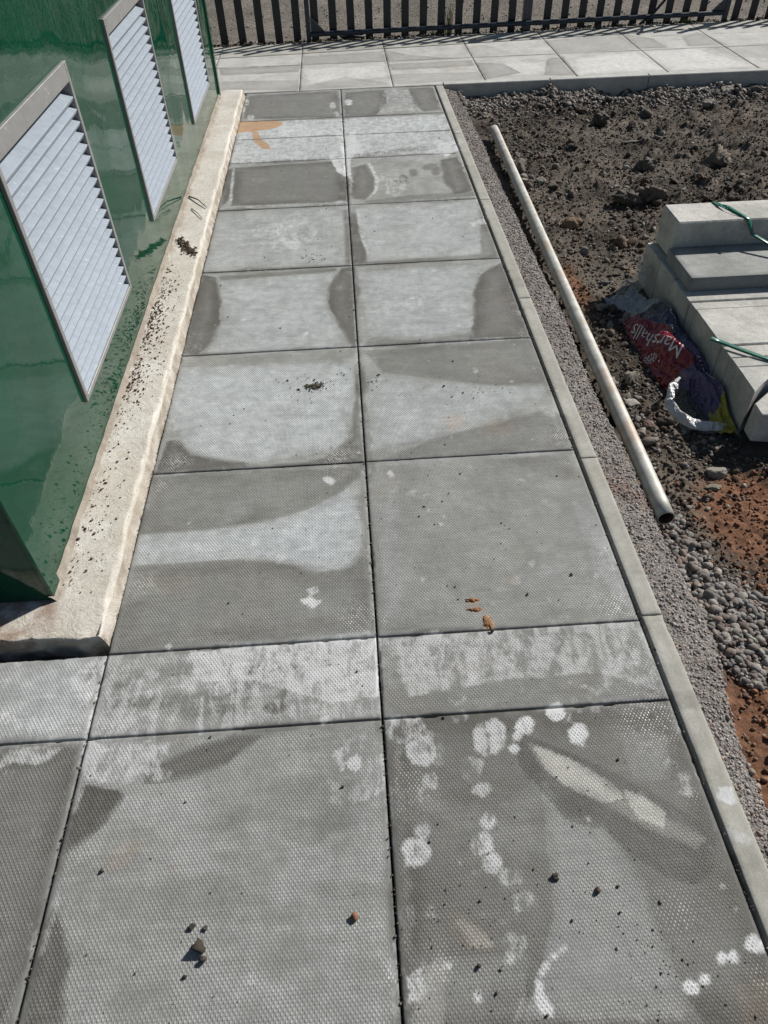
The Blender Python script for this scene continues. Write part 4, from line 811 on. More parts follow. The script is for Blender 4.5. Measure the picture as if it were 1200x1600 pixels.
    ('D',0.6745026049984231,[(-0.226,-0.145),(-0.218,-0.146),(-0.211,-0.147),(-0.206,-0.146),(-0.199,-0.143),(-0.19,-0.139),(-0.189,-0.133),(-0.199,-0.125),(-0.209,-0.122),(-0.219,-0.123),(-0.226,-0.13),(-0.23,-0.139)]),
    ('D',0.890939546174783,[(-0.252,-0.161),(-0.238,-0.169),(-0.224,-0.173),(-0.211,-0.171),(-0.2,-0.164),(-0.192,-0.153),(-0.194,-0.147),(-0.207,-0.146),(-0.218,-0.146),(-0.228,-0.147),(-0.239,-0.151),(-0.252,-0.155)]),
    ('D',0.7206088921694405,[(-0.399,-0.072),(-0.391,-0.075),(-0.385,-0.077),(-0.38,-0.078),(-0.374,-0.076),(-0.366,-0.075),(-0.365,-0.07),(-0.372,-0.061),(-0.38,-0.055),(-0.389,-0.055),(-0.396,-0.059),(-0.401,-0.067)]),
    ('D',0.6298410232616043,[(-0.343,-0.147),(-0.329,-0.15),(-0.316,-0.151),(-0.304,-0.149),(-0.292,-0.142),(-0.28,-0.133),(-0.282,-0.125),(-0.298,-0.119),(-0.313,-0.116),(-0.326,-0.119),(-0.338,-0.128),(-0.347,-0.139)]),
    ('D',0.7801819941316128,[(-0.286,-0.079),(-0.276,-0.086),(-0.268,-0.091),(-0.261,-0.091),(-0.253,-0.087),(-0.244,-0.081),(-0.243,-0.071),(-0.252,-0.059),(-0.262,-0.052),(-0.273,-0.052),(-0.283,-0.058),(-0.289,-0.069)]),
    ('D',0.6072731002336784,[(-0.203,-0.075),(-0.195,-0.086),(-0.186,-0.093),(-0.177,-0.095),(-0.167,-0.093),(-0.157,-0.087),(-0.156,-0.078),(-0.164,-0.068),(-0.173,-0.06),(-0.182,-0.058),(-0.192,-0.06),(-0.202,-0.066)]),
    ('D',0.6887929717205034,[(-0.256,-0.085),(-0.245,-0.087),(-0.235,-0.088),(-0.226,-0.088),(-0.217,-0.086),(-0.205,-0.082),(-0.205,-0.076),(-0.216,-0.067),(-0.229,-0.063),(-0.241,-0.063),(-0.251,-0.069),(-0.258,-0.079)]),
    ('D',0.47987653614445547,[(-0.272,-0.109),(-0.263,-0.115),(-0.256,-0.119),(-0.251,-0.118),(-0.245,-0.113),(-0.238,-0.104),(-0.239,-0.094),(-0.247,-0.084),(-0.257,-0.079),(-0.266,-0.08),(-0.273,-0.087),(-0.276,-0.099)]),
    ('D',0.48383224663821967,[(-0.56,-0.062),(-0.548,-0.069),(-0.536,-0.072),(-0.525,-0.07),(-0.517,-0.064),(-0.511,-0.055),(-0.514,-0.05),(-0.524,-0.049),(-0.533,-0.049),(-0.542,-0.051),(-0.551,-0.053),(-0.561,-0.057)]),
    ('D',0.46334341795072587,[(-0.22,-0.127),(-0.205,-0.138),(-0.19,-0.143),(-0.174,-0.143),(-0.16,-0.137),(-0.148,-0.126),(-0.15,-0.118),(-0.165,-0.114),(-0.179,-0.111),(-0.192,-0.112),(-0.205,-0.115),(-0.22,-0.119)]),
    ('D',0.6884157485280354,[(-0.629,-0.038),(-0.614,-0.052),(-0.598,-0.061),(-0.582,-0.063),(-0.568,-0.059),(-0.557,-0.048),(-0.559,-0.039),(-0.576,-0.032),(-0.59,-0.026),(-0.602,-0.025),(-0.615,-0.026),(-0.629,-0.029)]),
    ('D',0.7140198704782657,[(-0.35,-0.154),(-0.342,-0.165),(-0.332,-0.173),(-0.32,-0.176),(-0.309,-0.174),(-0.299,-0.167),(-0.3,-0.159),(-0.311,-0.153),(-0.321,-0.149),(-0.329,-0.147),(-0.337,-0.147),(-0.347,-0.148)]),
    ('D',0.5883164377675245,[(-0.432,-0.127),(-0.423,-0.131),(-0.415,-0.132),(-0.409,-0.129),(-0.404,-0.123),(-0.402,-0.114),(-0.406,-0.109),(-0.414,-0.107),(-0.42,-0.107),(-0.425,-0.109),(-0.43,-0.114),(-0.434,-0.121)]),
    ('D',0.722075565818389,[(-0.593,-0.12),(-0.579,-0.13),(-0.564,-0.136),(-0.549,-0.138),(-0.535,-0.136),(-0.523,-0.13),(-0.524,-0.125),(-0.539,-0.121),(-0.553,-0.118),(-0.566,-0.116),(-0.579,-0.115),(-0.593,-0.115)]),
    ('W',0.3440578895164635,[(0.518,-0.131),(0.53,-0.118),(0.536,-0.102),(0.534,-0.088),(0.524,-0.079),(0.509,-0.076),(0.5,-0.084),(0.498,-0.1),(0.495,-0.11),(0.497,-0.116),(0.502,-0.122),(0.509,-0.131)]),
    ('W',0.32582791178626747,[(0.403,-0.131),(0.415,-0.128),(0.425,-0.122),(0.434,-0.114),(0.44,-0.103),(0.445,-0.09),(0.442,-0.085),(0.43,-0.089),(0.419,-0.094),(0.411,-0.103),(0.405,-0.113),(0.4,-0.126)]),
    ('W',0.39979702179106036,[(0.217,-0.054),(0.223,-0.041),(0.228,-0.038),(0.228,-0.039),(0.226,-0.032),(0.229,-0.017),(0.224,-0.008),(0.208,-0.007),(0.194,-0.017),(0.189,-0.036),(0.194,-0.052),(0.207,-0.059)]),
    ('W',0.5478360706767398,[(0.429,-0.112),(0.439,-0.11),(0.447,-0.104),(0.451,-0.095),(0.451,-0.086),(0.446,-0.077),(0.439,-0.077),(0.431,-0.082),(0.425,-0.086),(0.423,-0.091),(0.423,-0.097),(0.424,-0.107)]),
    ('W',0.34808339235427366,[(0.477,-0.184),(0.486,-0.172),(0.493,-0.161),(0.496,-0.15),(0.496,-0.139),(0.492,-0.126),(0.485,-0.125),(0.474,-0.136),(0.466,-0.148),(0.463,-0.16),(0.464,-0.172),(0.469,-0.184)]),
    ('W',0.30045133870838925,[(0.091,-0.088),(0.095,-0.079),(0.098,-0.075),(0.099,-0.073),(0.096,-0.069),(0.094,-0.059),(0.089,-0.054),(0.079,-0.057),(0.072,-0.066),(0.07,-0.077),(0.075,-0.086),(0.084,-0.091)]),
    ('W',0.32441598797606297,[(0.285,-0.112),(0.289,-0.104),(0.293,-0.099),(0.293,-0.095),(0.289,-0.091),(0.285,-0.084),(0.278,-0.083),(0.27,-0.089),(0.265,-0.097),(0.265,-0.106),(0.27,-0.113),(0.278,-0.116)]),
    ('W',0.36466693182347937,[(0.393,-0.095),(0.4,-0.082),(0.406,-0.076),(0.41,-0.071),(0.416,-0.063),(0.429,-0.051),(0.429,-0.044),(0.412,-0.043),(0.396,-0.05),(0.385,-0.064),(0.382,-0.081),(0.386,-0.096)]),
    ('W',0.34823969453149767,[(0.343,-0.113),(0.355,-0.113),(0.364,-0.113),(0.371,-0.109),(0.379,-0.101),(0.39,-0.089),(0.39,-0.079),(0.378,-0.073),(0.364,-0.072),(0.352,-0.079),(0.343,-0.091),(0.338,-0.106)]),
    ('W',0.4120073245474304,[(0.404,-0.1),(0.411,-0.085),(0.417,-0.078),(0.42,-0.073),(0.424,-0.063),(0.436,-0.047),(0.434,-0.039),(0.415,-0.04),(0.397,-0.05),(0.386,-0.069),(0.386,-0.088),(0.396,-0.103)]),
    ('W',0.5454126449329747,[(0.529,-0.126),(0.537,-0.121),(0.541,-0.121),(0.542,-0.12),(0.546,-0.115),(0.554,-0.106),(0.555,-0.099),(0.546,-0.094),(0.535,-0.095),(0.525,-0.103),(0.521,-0.114),(0.523,-0.125)]),
    ('W',0.5994245859917893,[(0.112,-0.052),(0.122,-0.042),(0.13,-0.036),(0.134,-0.03),(0.138,-0.019),(0.145,-0.002),(0.141,0.008),(0.124,0.008),(0.108,0.001),(0.098,-0.015),(0.096,-0.034),(0.103,-0.051)]),
    ('W',0.3545827746216759,[(0.246,-0.033),(0.25,-0.024),(0.253,-0.019),(0.253,-0.016),(0.251,-0.012),(0.249,-0.003),(0.244,0.001),(0.234,-0.004),(0.228,-0.013),(0.227,-0.023),(0.232,-0.032),(0.24,-0.037)]),
    ('W',0.45358034202344644,[(0.526,-0.073),(0.542,-0.061),(0.553,-0.045),(0.556,-0.026),(0.551,-0.011),(0.538,-0.001),(0.528,-0.006),(0.521,-0.024),(0.515,-0.035),(0.514,-0.044),(0.516,-0.054),(0.518,-0.069)]),
    ('W',0.31327567548648927,[(-0.055,-0.29),(-0.049,-0.276),(-0.044,-0.263),(-0.038,-0.251),(-0.032,-0.237),(-0.026,-0.223),(-0.028,-0.221),(-0.04,-0.231),(-0.049,-0.244),(-0.056,-0.258),(-0.058,-0.273),(-0.058,-0.289)]),
    ('W',0.47207325747997786,[(-0.045,-0.369),(-0.025,-0.36),(-0.009,-0.346),(-0.001,-0.327),(-0.001,-0.306),(-0.009,-0.283),(-0.013,-0.284),(-0.013,-0.306),(-0.016,-0.324),(-0.022,-0.338),(-0.032,-0.352),(-0.047,-0.366)]),
    ('W',0.3546090698482547,[(-0.076,-0.363),(-0.053,-0.361),(-0.034,-0.352),(-0.02,-0.335),(-0.014,-0.313),(-0.016,-0.288),(-0.02,-0.288),(-0.027,-0.31),(-0.035,-0.326),(-0.045,-0.338),(-0.059,-0.349),(-0.078,-0.359)]),
    ('W',0.24793998306756465,[(-0.092,-0.282),(-0.074,-0.272),(-0.058,-0.266),(-0.041,-0.262),(-0.023,-0.26),(-0.002,-0.262),(-0.001,-0.257),(-0.022,-0.246),(-0.043,-0.243),(-0.064,-0.248),(-0.082,-0.26),(-0.096,-0.279)]),
    ('W',0.3846504593925254,[(-0.021,-0.339),(-0.013,-0.321),(-0.008,-0.302),(-0.007,-0.282),(-0.011,-0.262),(-0.019,-0.242),(-0.023,-0.243),(-0.024,-0.263),(-0.025,-0.282),(-0.026,-0.3),(-0.025,-0.319),(-0.025,-0.338)]),
    ('W',0.39536442058254373,[(-0.073,-0.267),(-0.059,-0.257),(-0.047,-0.247),(-0.037,-0.236),(-0.027,-0.223),(-0.017,-0.209),(-0.02,-0.204),(-0.036,-0.211),(-0.05,-0.22),(-0.061,-0.232),(-0.07,-0.247),(-0.076,-0.263)]),
    ('W',0.27166475203591467,[(-0.054,-0.277),(-0.044,-0.276),(-0.034,-0.271),(-0.027,-0.263),(-0.022,-0.253),(-0.02,-0.241),(-0.024,-0.239),(-0.032,-0.247),(-0.038,-0.253),(-0.044,-0.259),(-0.05,-0.266),(-0.056,-0.274)]),
    ('W',0.4439758995184519,[(-0.572,-0.271),(-0.564,-0.271),(-0.558,-0.271),(-0.556,-0.269),(-0.554,-0.263),(-0.552,-0.254),(-0.557,-0.246),(-0.568,-0.242),(-0.577,-0.242),(-0.583,-0.247),(-0.584,-0.256),(-0.579,-0.266)]),
    ('W',0.3581289483248483,[(-0.419,-0.286),(-0.435,-0.278),(-0.445,-0.272),(-0.453,-0.268),(-0.461,-0.266),(-0.474,-0.26),(-0.48,-0.264),(-0.476,-0.281),(-0.464,-0.295),(-0.448,-0.302),(-0.432,-0.301),(-0.417,-0.294)]),
    ('W',0.5254424820356228,[(-0.524,-0.272),(-0.527,-0.265),(-0.53,-0.26),(-0.534,-0.257),(-0.539,-0.255),(-0.545,-0.254),(-0.549,-0.257),(-0.548,-0.264),(-0.545,-0.27),(-0.539,-0.275),(-0.533,-0.277),(-0.526,-0.277)]),
    ('W',0.29633410439344005,[(-0.514,-0.268),(-0.523,-0.265),(-0.532,-0.263),(-0.538,-0.263),(-0.545,-0.267),(-0.552,-0.272),(-0.55,-0.278),(-0.54,-0.285),(-0.531,-0.288),(-0.522,-0.287),(-0.515,-0.282),(-0.511,-0.274)]),
    ('W',0.48518003994212616,[(-0.443,-0.291),(-0.441,-0.284),(-0.443,-0.275),(-0.449,-0.268),(-0.458,-0.264),(-0.467,-0.264),(-0.468,-0.268),(-0.463,-0.276),(-0.46,-0.281),(-0.457,-0.284),(-0.453,-0.287),(-0.447,-0.292)]),
    ('W',0.505494728691169,[(-0.556,-0.299),(-0.549,-0.296),(-0.546,-0.292),(-0.546,-0.285),(-0.549,-0.278),(-0.555,-0.272),(-0.56,-0.272),(-0.563,-0.277),(-0.565,-0.28),(-0.565,-0.284),(-0.563,-0.289),(-0.56,-0.296)]),
    ('W',0.5036481362077266,[(-0.439,-0.297),(-0.443,-0.288),(-0.443,-0.284),(-0.443,-0.285),(-0.446,-0.284),(-0.45,-0.276),(-0.456,-0.273),(-0.464,-0.276),(-0.467,-0.286),(-0.462,-0.297),(-0.452,-0.302),(-0.442,-0.303)]),
    ('W',0.31182283960950546,[(-0.481,-0.287),(-0.474,-0.287),(-0.471,-0.289),(-0.47,-0.288),(-0.469,-0.284),(-0.466,-0.277),(-0.468,-0.27),(-0.477,-0.264),(-0.485,-0.263),(-0.491,-0.267),(-0.492,-0.275),(-0.488,-0.283)]),
    ('W',0.3534528688248401,[(0.06,1.431),(0.088,1.42),(0.114,1.415),(0.137,1.419),(0.158,1.432),(0.174,1.452),(0.173,1.464),(0.156,1.468),(0.136,1.469),(0.114,1.465),(0.089,1.456),(0.06,1.444)]),
    ('W',0.25892543011792424,[(0.025,1.472),(0.068,1.458),(0.111,1.45),(0.154,1.449),(0.196,1.456),(0.239,1.468),(0.239,1.48),(0.198,1.49),(0.156,1.496),(0.113,1.497),(0.069,1.492),(0.025,1.484)]),
    ('W',0.26918037604538586,[(0.253,1.427),(0.273,1.42),(0.294,1.415),(0.317,1.414),(0.341,1.418),(0.368,1.425),(0.37,1.437),(0.346,1.454),(0.322,1.464),(0.298,1.464),(0.275,1.455),(0.253,1.44)]),
    ('W',0.19827136435080803,[(-0.02,1.488),(0.029,1.474),(0.073,1.468),(0.114,1.471),(0.15,1.484),(0.181,1.506),(0.181,1.515),(0.149,1.512),(0.113,1.51),(0.074,1.507),(0.029,1.502),(-0.02,1.498)]),
    ('W',0.3270649443232718,[(0.192,1.477),(0.236,1.454),(0.28,1.438),(0.325,1.43),(0.372,1.43),(0.419,1.436),(0.421,1.451),(0.378,1.473),(0.334,1.489),(0.288,1.498),(0.241,1.498),(0.193,1.492)]),
    ('W',0.26540673136779686,[(0.158,1.45),(0.183,1.455),(0.21,1.463),(0.238,1.479),(0.27,1.502),(0.304,1.531),(0.304,1.546),(0.268,1.546),(0.234,1.538),(0.204,1.521),(0.178,1.496),(0.155,1.464)]),
    ('W',0.28187383248781483,[(-0.019,1.454),(0.003,1.439),(0.025,1.429),(0.047,1.426),(0.07,1.431),(0.093,1.441),(0.094,1.455),(0.072,1.472),(0.05,1.483),(0.027,1.485),(0.004,1.48),(-0.019,1.468)]),
    ('W',0.32873463607979286,[(0.204,1.701),(0.236,1.688),(0.269,1.68),(0.302,1.68),(0.337,1.688),(0.373,1.701),(0.374,1.717),(0.341,1.734),(0.307,1.744),(0.273,1.744),(0.239,1.734),(0.205,1.717)]),
    ('D',0.2286400762780129,[(0.465,1.373),(0.492,1.369),(0.518,1.364),(0.544,1.361),(0.57,1.36),(0.597,1.358),(0.6,1.369),(0.578,1.39),(0.553,1.403),(0.525,1.406),(0.496,1.399),(0.466,1.384)]),
    ('D',0.3095683392111746,[(0.405,1.29),(0.404,1.273),(0.409,1.26),(0.419,1.253),(0.432,1.253),(0.448,1.259),(0.45,1.27),(0.439,1.282),(0.43,1.292),(0.423,1.297),(0.417,1.297),(0.41,1.297)]),
    ('D',0.2270880950218008,[(0.467,1.445),(0.479,1.434),(0.492,1.429),(0.505,1.433),(0.52,1.445),(0.537,1.463),(0.539,1.481),(0.525,1.494),(0.51,1.5),(0.496,1.496),(0.481,1.483),(0.467,1.462)]),
    ('D',0.2901335091189219,[(0.573,1.397),(0.584,1.388),(0.594,1.383),(0.606,1.383),(0.619,1.388),(0.633,1.398),(0.635,1.409),(0.625,1.421),(0.614,1.427),(0.601,1.427),(0.588,1.42),(0.575,1.408)]),
    ('D',0.28991711156700267,[(0.556,1.367),(0.566,1.349),(0.576,1.336),(0.589,1.331),(0.603,1.332),(0.618,1.339),(0.623,1.353),(0.615,1.373),(0.605,1.387),(0.592,1.392),(0.576,1.39),(0.559,1.381)]),
    ('D',0.41542325413923975,[(0.575,1.596),(0.6,1.578),(0.623,1.564),(0.646,1.558),(0.67,1.559),(0.695,1.563),(0.7,1.581),(0.685,1.61),(0.664,1.63),(0.639,1.637),(0.61,1.631),(0.578,1.614)]),
    ('D',0.2223419641426717,[(0.546,1.566),(0.561,1.547),(0.578,1.535),(0.597,1.533),(0.617,1.54),(0.639,1.554),(0.642,1.571),(0.626,1.589),(0.61,1.6),(0.591,1.603),(0.571,1.596),(0.549,1.584)]),
    ('W',0.13404999379775404,[(-0.41,0.287),(-0.385,0.284),(-0.36,0.283),(-0.334,0.287),(-0.308,0.295),(-0.28,0.307),(-0.282,0.317),(-0.313,0.326),(-0.342,0.329),(-0.369,0.324),(-0.393,0.314),(-0.413,0.298)]),
    ('W',0.24912724810594825,[(-0.522,0.293),(-0.5,0.293),(-0.477,0.295),(-0.453,0.299),(-0.428,0.305),(-0.401,0.312),(-0.402,0.318),(-0.431,0.323),(-0.459,0.323),(-0.484,0.32),(-0.506,0.311),(-0.524,0.299)]),
    ('W',0.24201335006040664,[(-0.22,0.291),(-0.164,0.288),(-0.112,0.282),(-0.064,0.273),(-0.02,0.262),(0.022,0.248),(0.023,0.253),(-0.016,0.279),(-0.062,0.296),(-0.111,0.305),(-0.165,0.305),(-0.22,0.297)]),
    ('W',0.24671854711458424,[(-0.263,0.245),(-0.237,0.237),(-0.212,0.234),(-0.189,0.236),(-0.166,0.244),(-0.144,0.255),(-0.145,0.265),(-0.169,0.27),(-0.193,0.273),(-0.217,0.271),(-0.241,0.264),(-0.264,0.254)]),
    ('W',0.24601839901082145,[(-0.423,0.282),(-0.375,0.263),(-0.329,0.252),(-0.284,0.25),(-0.242,0.258),(-0.202,0.273),(-0.203,0.279),(-0.245,0.275),(-0.287,0.275),(-0.33,0.277),(-0.375,0.281),(-0.423,0.288)]),
    ('W',0.16143818644313473,[(-0.341,0.29),(-0.294,0.282),(-0.253,0.272),(-0.219,0.262),(-0.19,0.252),(-0.166,0.239),(-0.164,0.243),(-0.186,0.266),(-0.216,0.284),(-0.253,0.295),(-0.295,0.298),(-0.341,0.295)]),
    ('W',0.19130323958175174,[(-0.406,0.28),(-0.368,0.27),(-0.331,0.263),(-0.294,0.258),(-0.257,0.256),(-0.22,0.256),(-0.22,0.262),(-0.257,0.272),(-0.295,0.281),(-0.332,0.285),(-0.369,0.287),(-0.406,0.286)]),
    ('W',0.21165186173403516,[(-0.233,0.25),(-0.194,0.257),(-0.152,0.261),(-0.105,0.263),(-0.054,0.263),(0.002,0.26),(0.003,0.267),(-0.053,0.285),(-0.106,0.293),(-0.155,0.291),(-0.199,0.278),(-0.235,0.257)]),
    ('W',0.148582595833284,[(-0.284,0.281),(-0.253,0.281),(-0.22,0.284),(-0.187,0.29),(-0.152,0.299),(-0.115,0.31),(-0.116,0.319),(-0.155,0.324),(-0.192,0.324),(-0.227,0.318),(-0.258,0.306),(-0.286,0.289)]),
    ('W',0.21372990451314244,[(-0.546,0.3),(-0.528,0.297),(-0.51,0.295),(-0.492,0.296),(-0.473,0.301),(-0.453,0.308),(-0.454,0.317),(-0.477,0.326),(-0.499,0.331),(-0.519,0.33),(-0.536,0.322),(-0.549,0.309)]),
    ('D',0.2668596768545583,[(-0.278,0.14),(-0.24,0.126),(-0.203,0.117),(-0.166,0.114),(-0.129,0.117),(-0.092,0.125),(-0.092,0.135),(-0.129,0.148),(-0.166,0.156),(-0.204,0.159),(-0.241,0.157),(-0.278,0.151)]),
    ('D',0.24828796374281192,[(-0.377,0.077),(-0.343,0.069),(-0.31,0.063),(-0.278,0.06),(-0.245,0.06),(-0.213,0.063),(-0.213,0.07),(-0.246,0.079),(-0.279,0.086),(-0.312,0.089),(-0.345,0.088),(-0.377,0.084)]),
    ('D',0.2510107534608261,[(-0.149,0.151),(-0.131,0.13),(-0.107,0.113),(-0.077,0.104),(-0.044,0.101),(-0.006,0.105),(-0.006,0.114),(-0.041,0.127),(-0.073,0.139),(-0.1,0.148),(-0.123,0.154),(-0.146,0.16)]),
    ('D',0.16930057733368625,[(-0.229,0.11),(-0.202,0.108),(-0.176,0.107),(-0.148,0.106),(-0.12,0.106),(-0.09,0.107),(-0.089,0.113),(-0.119,0.126),(-0.149,0.133),(-0.178,0.134),(-0.205,0.128),(-0.23,0.117)]),
    ('D',0.182573497579026,[(-0.492,0.083),(-0.46,0.071),(-0.429,0.063),(-0.399,0.06),(-0.369,0.063),(-0.339,0.071),(-0.34,0.08),(-0.372,0.091),(-0.403,0.098),(-0.433,0.101),(-0.463,0.098),(-0.493,0.093)]),
    ('D',0.20060482088902987,[(-0.19,0.179),(-0.149,0.171),(-0.111,0.164),(-0.075,0.158),(-0.039,0.155),(-0.004,0.152),(-0.002,0.161),(-0.035,0.182),(-0.072,0.196),(-0.111,0.202),(-0.151,0.199),(-0.191,0.188)]),
    ('D',0.27378947627091066,[(-0.523,0.138),(-0.49,0.131),(-0.458,0.126),(-0.428,0.122),(-0.398,0.12),(-0.369,0.118),(-0.368,0.126),(-0.398,0.143),(-0.43,0.154),(-0.462,0.158),(-0.494,0.155),(-0.525,0.146)]),
    ('D',0.28836662014213355,[(-0.243,0.124),(-0.222,0.111),(-0.202,0.1),(-0.183,0.093),(-0.164,0.089),(-0.145,0.087),(-0.144,0.094),(-0.159,0.109),(-0.177,0.121),(-0.197,0.129),(-0.219,0.132),(-0.243,0.132)]),
    ('D',0.28344487095232707,[(-0.512,0.161),(-0.483,0.153),(-0.455,0.147),(-0.428,0.142),(-0.403,0.139),(-0.378,0.136),(-0.377,0.141),(-0.403,0.154),(-0.429,0.163),(-0.457,0.169),(-0.485,0.169),(-0.513,0.167)]),
    ('D',0.2120510320706281,[(-0.53,0.208),(-0.508,0.186),(-0.487,0.168),(-0.469,0.154),(-0.45,0.145),(-0.432,0.139),(-0.428,0.146),(-0.44,0.168),(-0.458,0.188),(-0.478,0.203),(-0.502,0.212),(-0.528,0.218)]),
    ('D',0.21442502083411316,[(-0.487,0.099),(-0.457,0.09),(-0.429,0.087),(-0.405,0.089),(-0.384,0.097),(-0.367,0.109),(-0.369,0.115),(-0.389,0.114),(-0.411,0.113),(-0.434,0.111),(-0.46,0.108),(-0.488,0.105)]),
    ('D',0.2080604024296163,[(-0.47,0.171),(-0.448,0.161),(-0.428,0.155),(-0.409,0.157),(-0.392,0.164),(-0.378,0.177),(-0.38,0.188),(-0.4,0.195),(-0.418,0.199),(-0.436,0.198),(-0.454,0.192),(-0.472,0.182)]),
    ('D',0.13894648771106716,[(-0.164,-0.589),(-0.142,-0.599),(-0.116,-0.607),(-0.087,-0.612),(-0.056,-0.614),(-0.022,-0.614),(-0.022,-0.61),(-0.055,-0.604),(-0.085,-0.599),(-0.113,-0.594),(-0.139,-0.589),(-0.163,-0.586)]),
    ('D',0.2106612739473906,[(-0.61,-0.458),(-0.577,-0.465),(-0.545,-0.469),(-0.513,-0.47),(-0.482,-0.468),(-0.45,-0.464),(-0.451,-0.457),(-0.486,-0.448),(-0.52,-0.442),(-0.552,-0.44),(-0.583,-0.444),(-0.612,-0.451)]),
    ('D',0.24181180860051774,[(-0.324,-0.457),(-0.307,-0.465),(-0.289,-0.471),(-0.271,-0.472),(-0.254,-0.469),(-0.238,-0.462),(-0.239,-0.456),(-0.257,-0.45),(-0.274,-0.447),(-0.29,-0.446),(-0.307,-0.447),(-0.324,-0.45)]),
    ('D',0.15172370606452923,[(-0.528,-0.395),(-0.51,-0.403),(-0.493,-0.408),(-0.476,-0.409),(-0.46,-0.407),(-0.444,-0.403),(-0.445,-0.396),(-0.463,-0.388),(-0.48,-0.383),(-0.497,-0.381),(-0.513,-0.383),(-0.529,-0.388)]),
    ('D',0.20719507272701443,[(-0.451,-0.583),(-0.425,-0.588),(-0.4,-0.592),(-0.375,-0.593),(-0.35,-0.592),(-0.323,-0.589),(-0.324,-0.583),(-0.351,-0.573),(-0.379,-0.567),(-0.405,-0.566),(-0.43,-0.569),(-0.453,-0.576)]),
    ('D',0.19660975550562154,[(-0.574,-0.613),(-0.555,-0.614),(-0.535,-0.615),(-0.515,-0.613),(-0.492,-0.609),(-0.467,-0.604),(-0.469,-0.598),(-0.497,-0.593),(-0.523,-0.591),(-0.546,-0.593),(-0.564,-0.599),(-0.578,-0.607)]),
    ('D',0.1907685827078671,[(-0.343,-0.547),(-0.311,-0.559),(-0.278,-0.567),(-0.244,-0.57),(-0.209,-0.569),(-0.174,-0.564),(-0.175,-0.558),(-0.21,-0.55),(-0.245,-0.544),(-0.278,-0.54),(-0.311,-0.539),(-0.343,-0.54)]),
    ('D',0.23403886889928535,[(-0.144,-0.519),(-0.124,-0.53),(-0.102,-0.538),(-0.078,-0.54),(-0.054,-0.537),(-0.03,-0.53),(-0.03,-0.523),(-0.055,-0.517),(-0.078,-0.513),(-0.099,-0.511),(-0.121,-0.511),(-0.143,-0.512)]),
    ('D',0.16066493321763248,[(-0.143,-0.527),(-0.12,-0.535),(-0.098,-0.541),(-0.077,-0.544),(-0.055,-0.543),(-0.032,-0.541),(-0.031,-0.535),(-0.052,-0.526),(-0.074,-0.519),(-0.096,-0.516),(-0.119,-0.517),(-0.142,-0.521)]),
    ('D',0.1980877903766569,[(-0.317,-0.623),(-0.287,-0.628),(-0.259,-0.632),(-0.23,-0.634),(-0.202,-0.634),(-0.173,-0.632),(-0.173,-0.627),(-0.202,-0.62),(-0.231,-0.614),(-0.26,-0.613),(-0.289,-0.614),(-0.317,-0.618)]),
    ('D',0.14326804716933575,[(-0.145,-0.565),(-0.124,-0.572),(-0.102,-0.576),(-0.081,-0.578),(-0.059,-0.577),(-0.037,-0.573),(-0.037,-0.568),(-0.059,-0.562),(-0.08,-0.558),(-0.102,-0.556),(-0.124,-0.557),(-0.145,-0.56)]),
    ('D',0.209703670571328,[(-0.177,-0.63),(-0.152,-0.634),(-0.127,-0.637),(-0.102,-0.638),(-0.076,-0.637),(-0.049,-0.634),(-0.049,-0.63),(-0.076,-0.623),(-0.102,-0.619),(-0.128,-0.618),(-0.153,-0.62),(-0.178,-0.626)]),
    ('W',0.22311301982755086,[(-0.276,-0.662),(-0.254,-0.666),(-0.234,-0.669),(-0.215,-0.671),(-0.195,-0.67),(-0.175,-0.669),(-0.174,-0.664),(-0.194,-0.655),(-0.215,-0.649),(-0.236,-0.647),(-0.257,-0.65),(-0.277,-0.656)]),
    ('W',0.24780687052319664,[(-0.275,-0.636),(-0.258,-0.64),(-0.244,-0.642),(-0.232,-0.64),(-0.225,-0.634),(-0.223,-0.627),(-0.227,-0.624),(-0.234,-0.624),(-0.24,-0.624),(-0.248,-0.625),(-0.26,-0.628),(-0.276,-0.631)]),
    ('W',0.25643296647141983,[(-0.201,-0.584),(-0.178,-0.588),(-0.157,-0.591),(-0.136,-0.59),(-0.117,-0.586),(-0.1,-0.579),(-0.101,-0.575),(-0.12,-0.573),(-0.139,-0.573),(-0.159,-0.573),(-0.18,-0.576),(-0.201,-0.579)]),
    ('W',0.20775682767411807,[(-0.21,-0.668),(-0.2,-0.672),(-0.19,-0.674),(-0.181,-0.675),(-0.171,-0.674),(-0.161,-0.671),(-0.161,-0.667),(-0.171,-0.662),(-0.181,-0.659),(-0.191,-0.658),(-0.201,-0.66),(-0.211,-0.664)]),
    ('W',0.21056175100641386,[(-0.125,-0.432),(-0.108,-0.436),(-0.092,-0.44),(-0.078,-0.442),(-0.065,-0.443),(-0.051,-0.444),(-0.05,-0.441),(-0.062,-0.433),(-0.075,-0.427),(-0.091,-0.425),(-0.108,-0.425),(-0.125,-0.428)]),
    ('W',0.20023904331020714,[(-0.118,-0.619),(-0.108,-0.621),(-0.098,-0.622),(-0.088,-0.622),(-0.078,-0.621),(-0.066,-0.62),(-0.065,-0.616),(-0.077,-0.611),(-0.088,-0.608),(-0.1,-0.608),(-0.11,-0.611),(-0.119,-0.615)]),
    ('W',0.1960771680650966,[(-0.521,-0.516),(-0.493,-0.524),(-0.47,-0.531),(-0.449,-0.535),(-0.43,-0.537),(-0.412,-0.538),(-0.41,-0.533),(-0.427,-0.52),(-0.448,-0.511),(-0.471,-0.506),(-0.496,-0.506),(-0.522,-0.509)]),
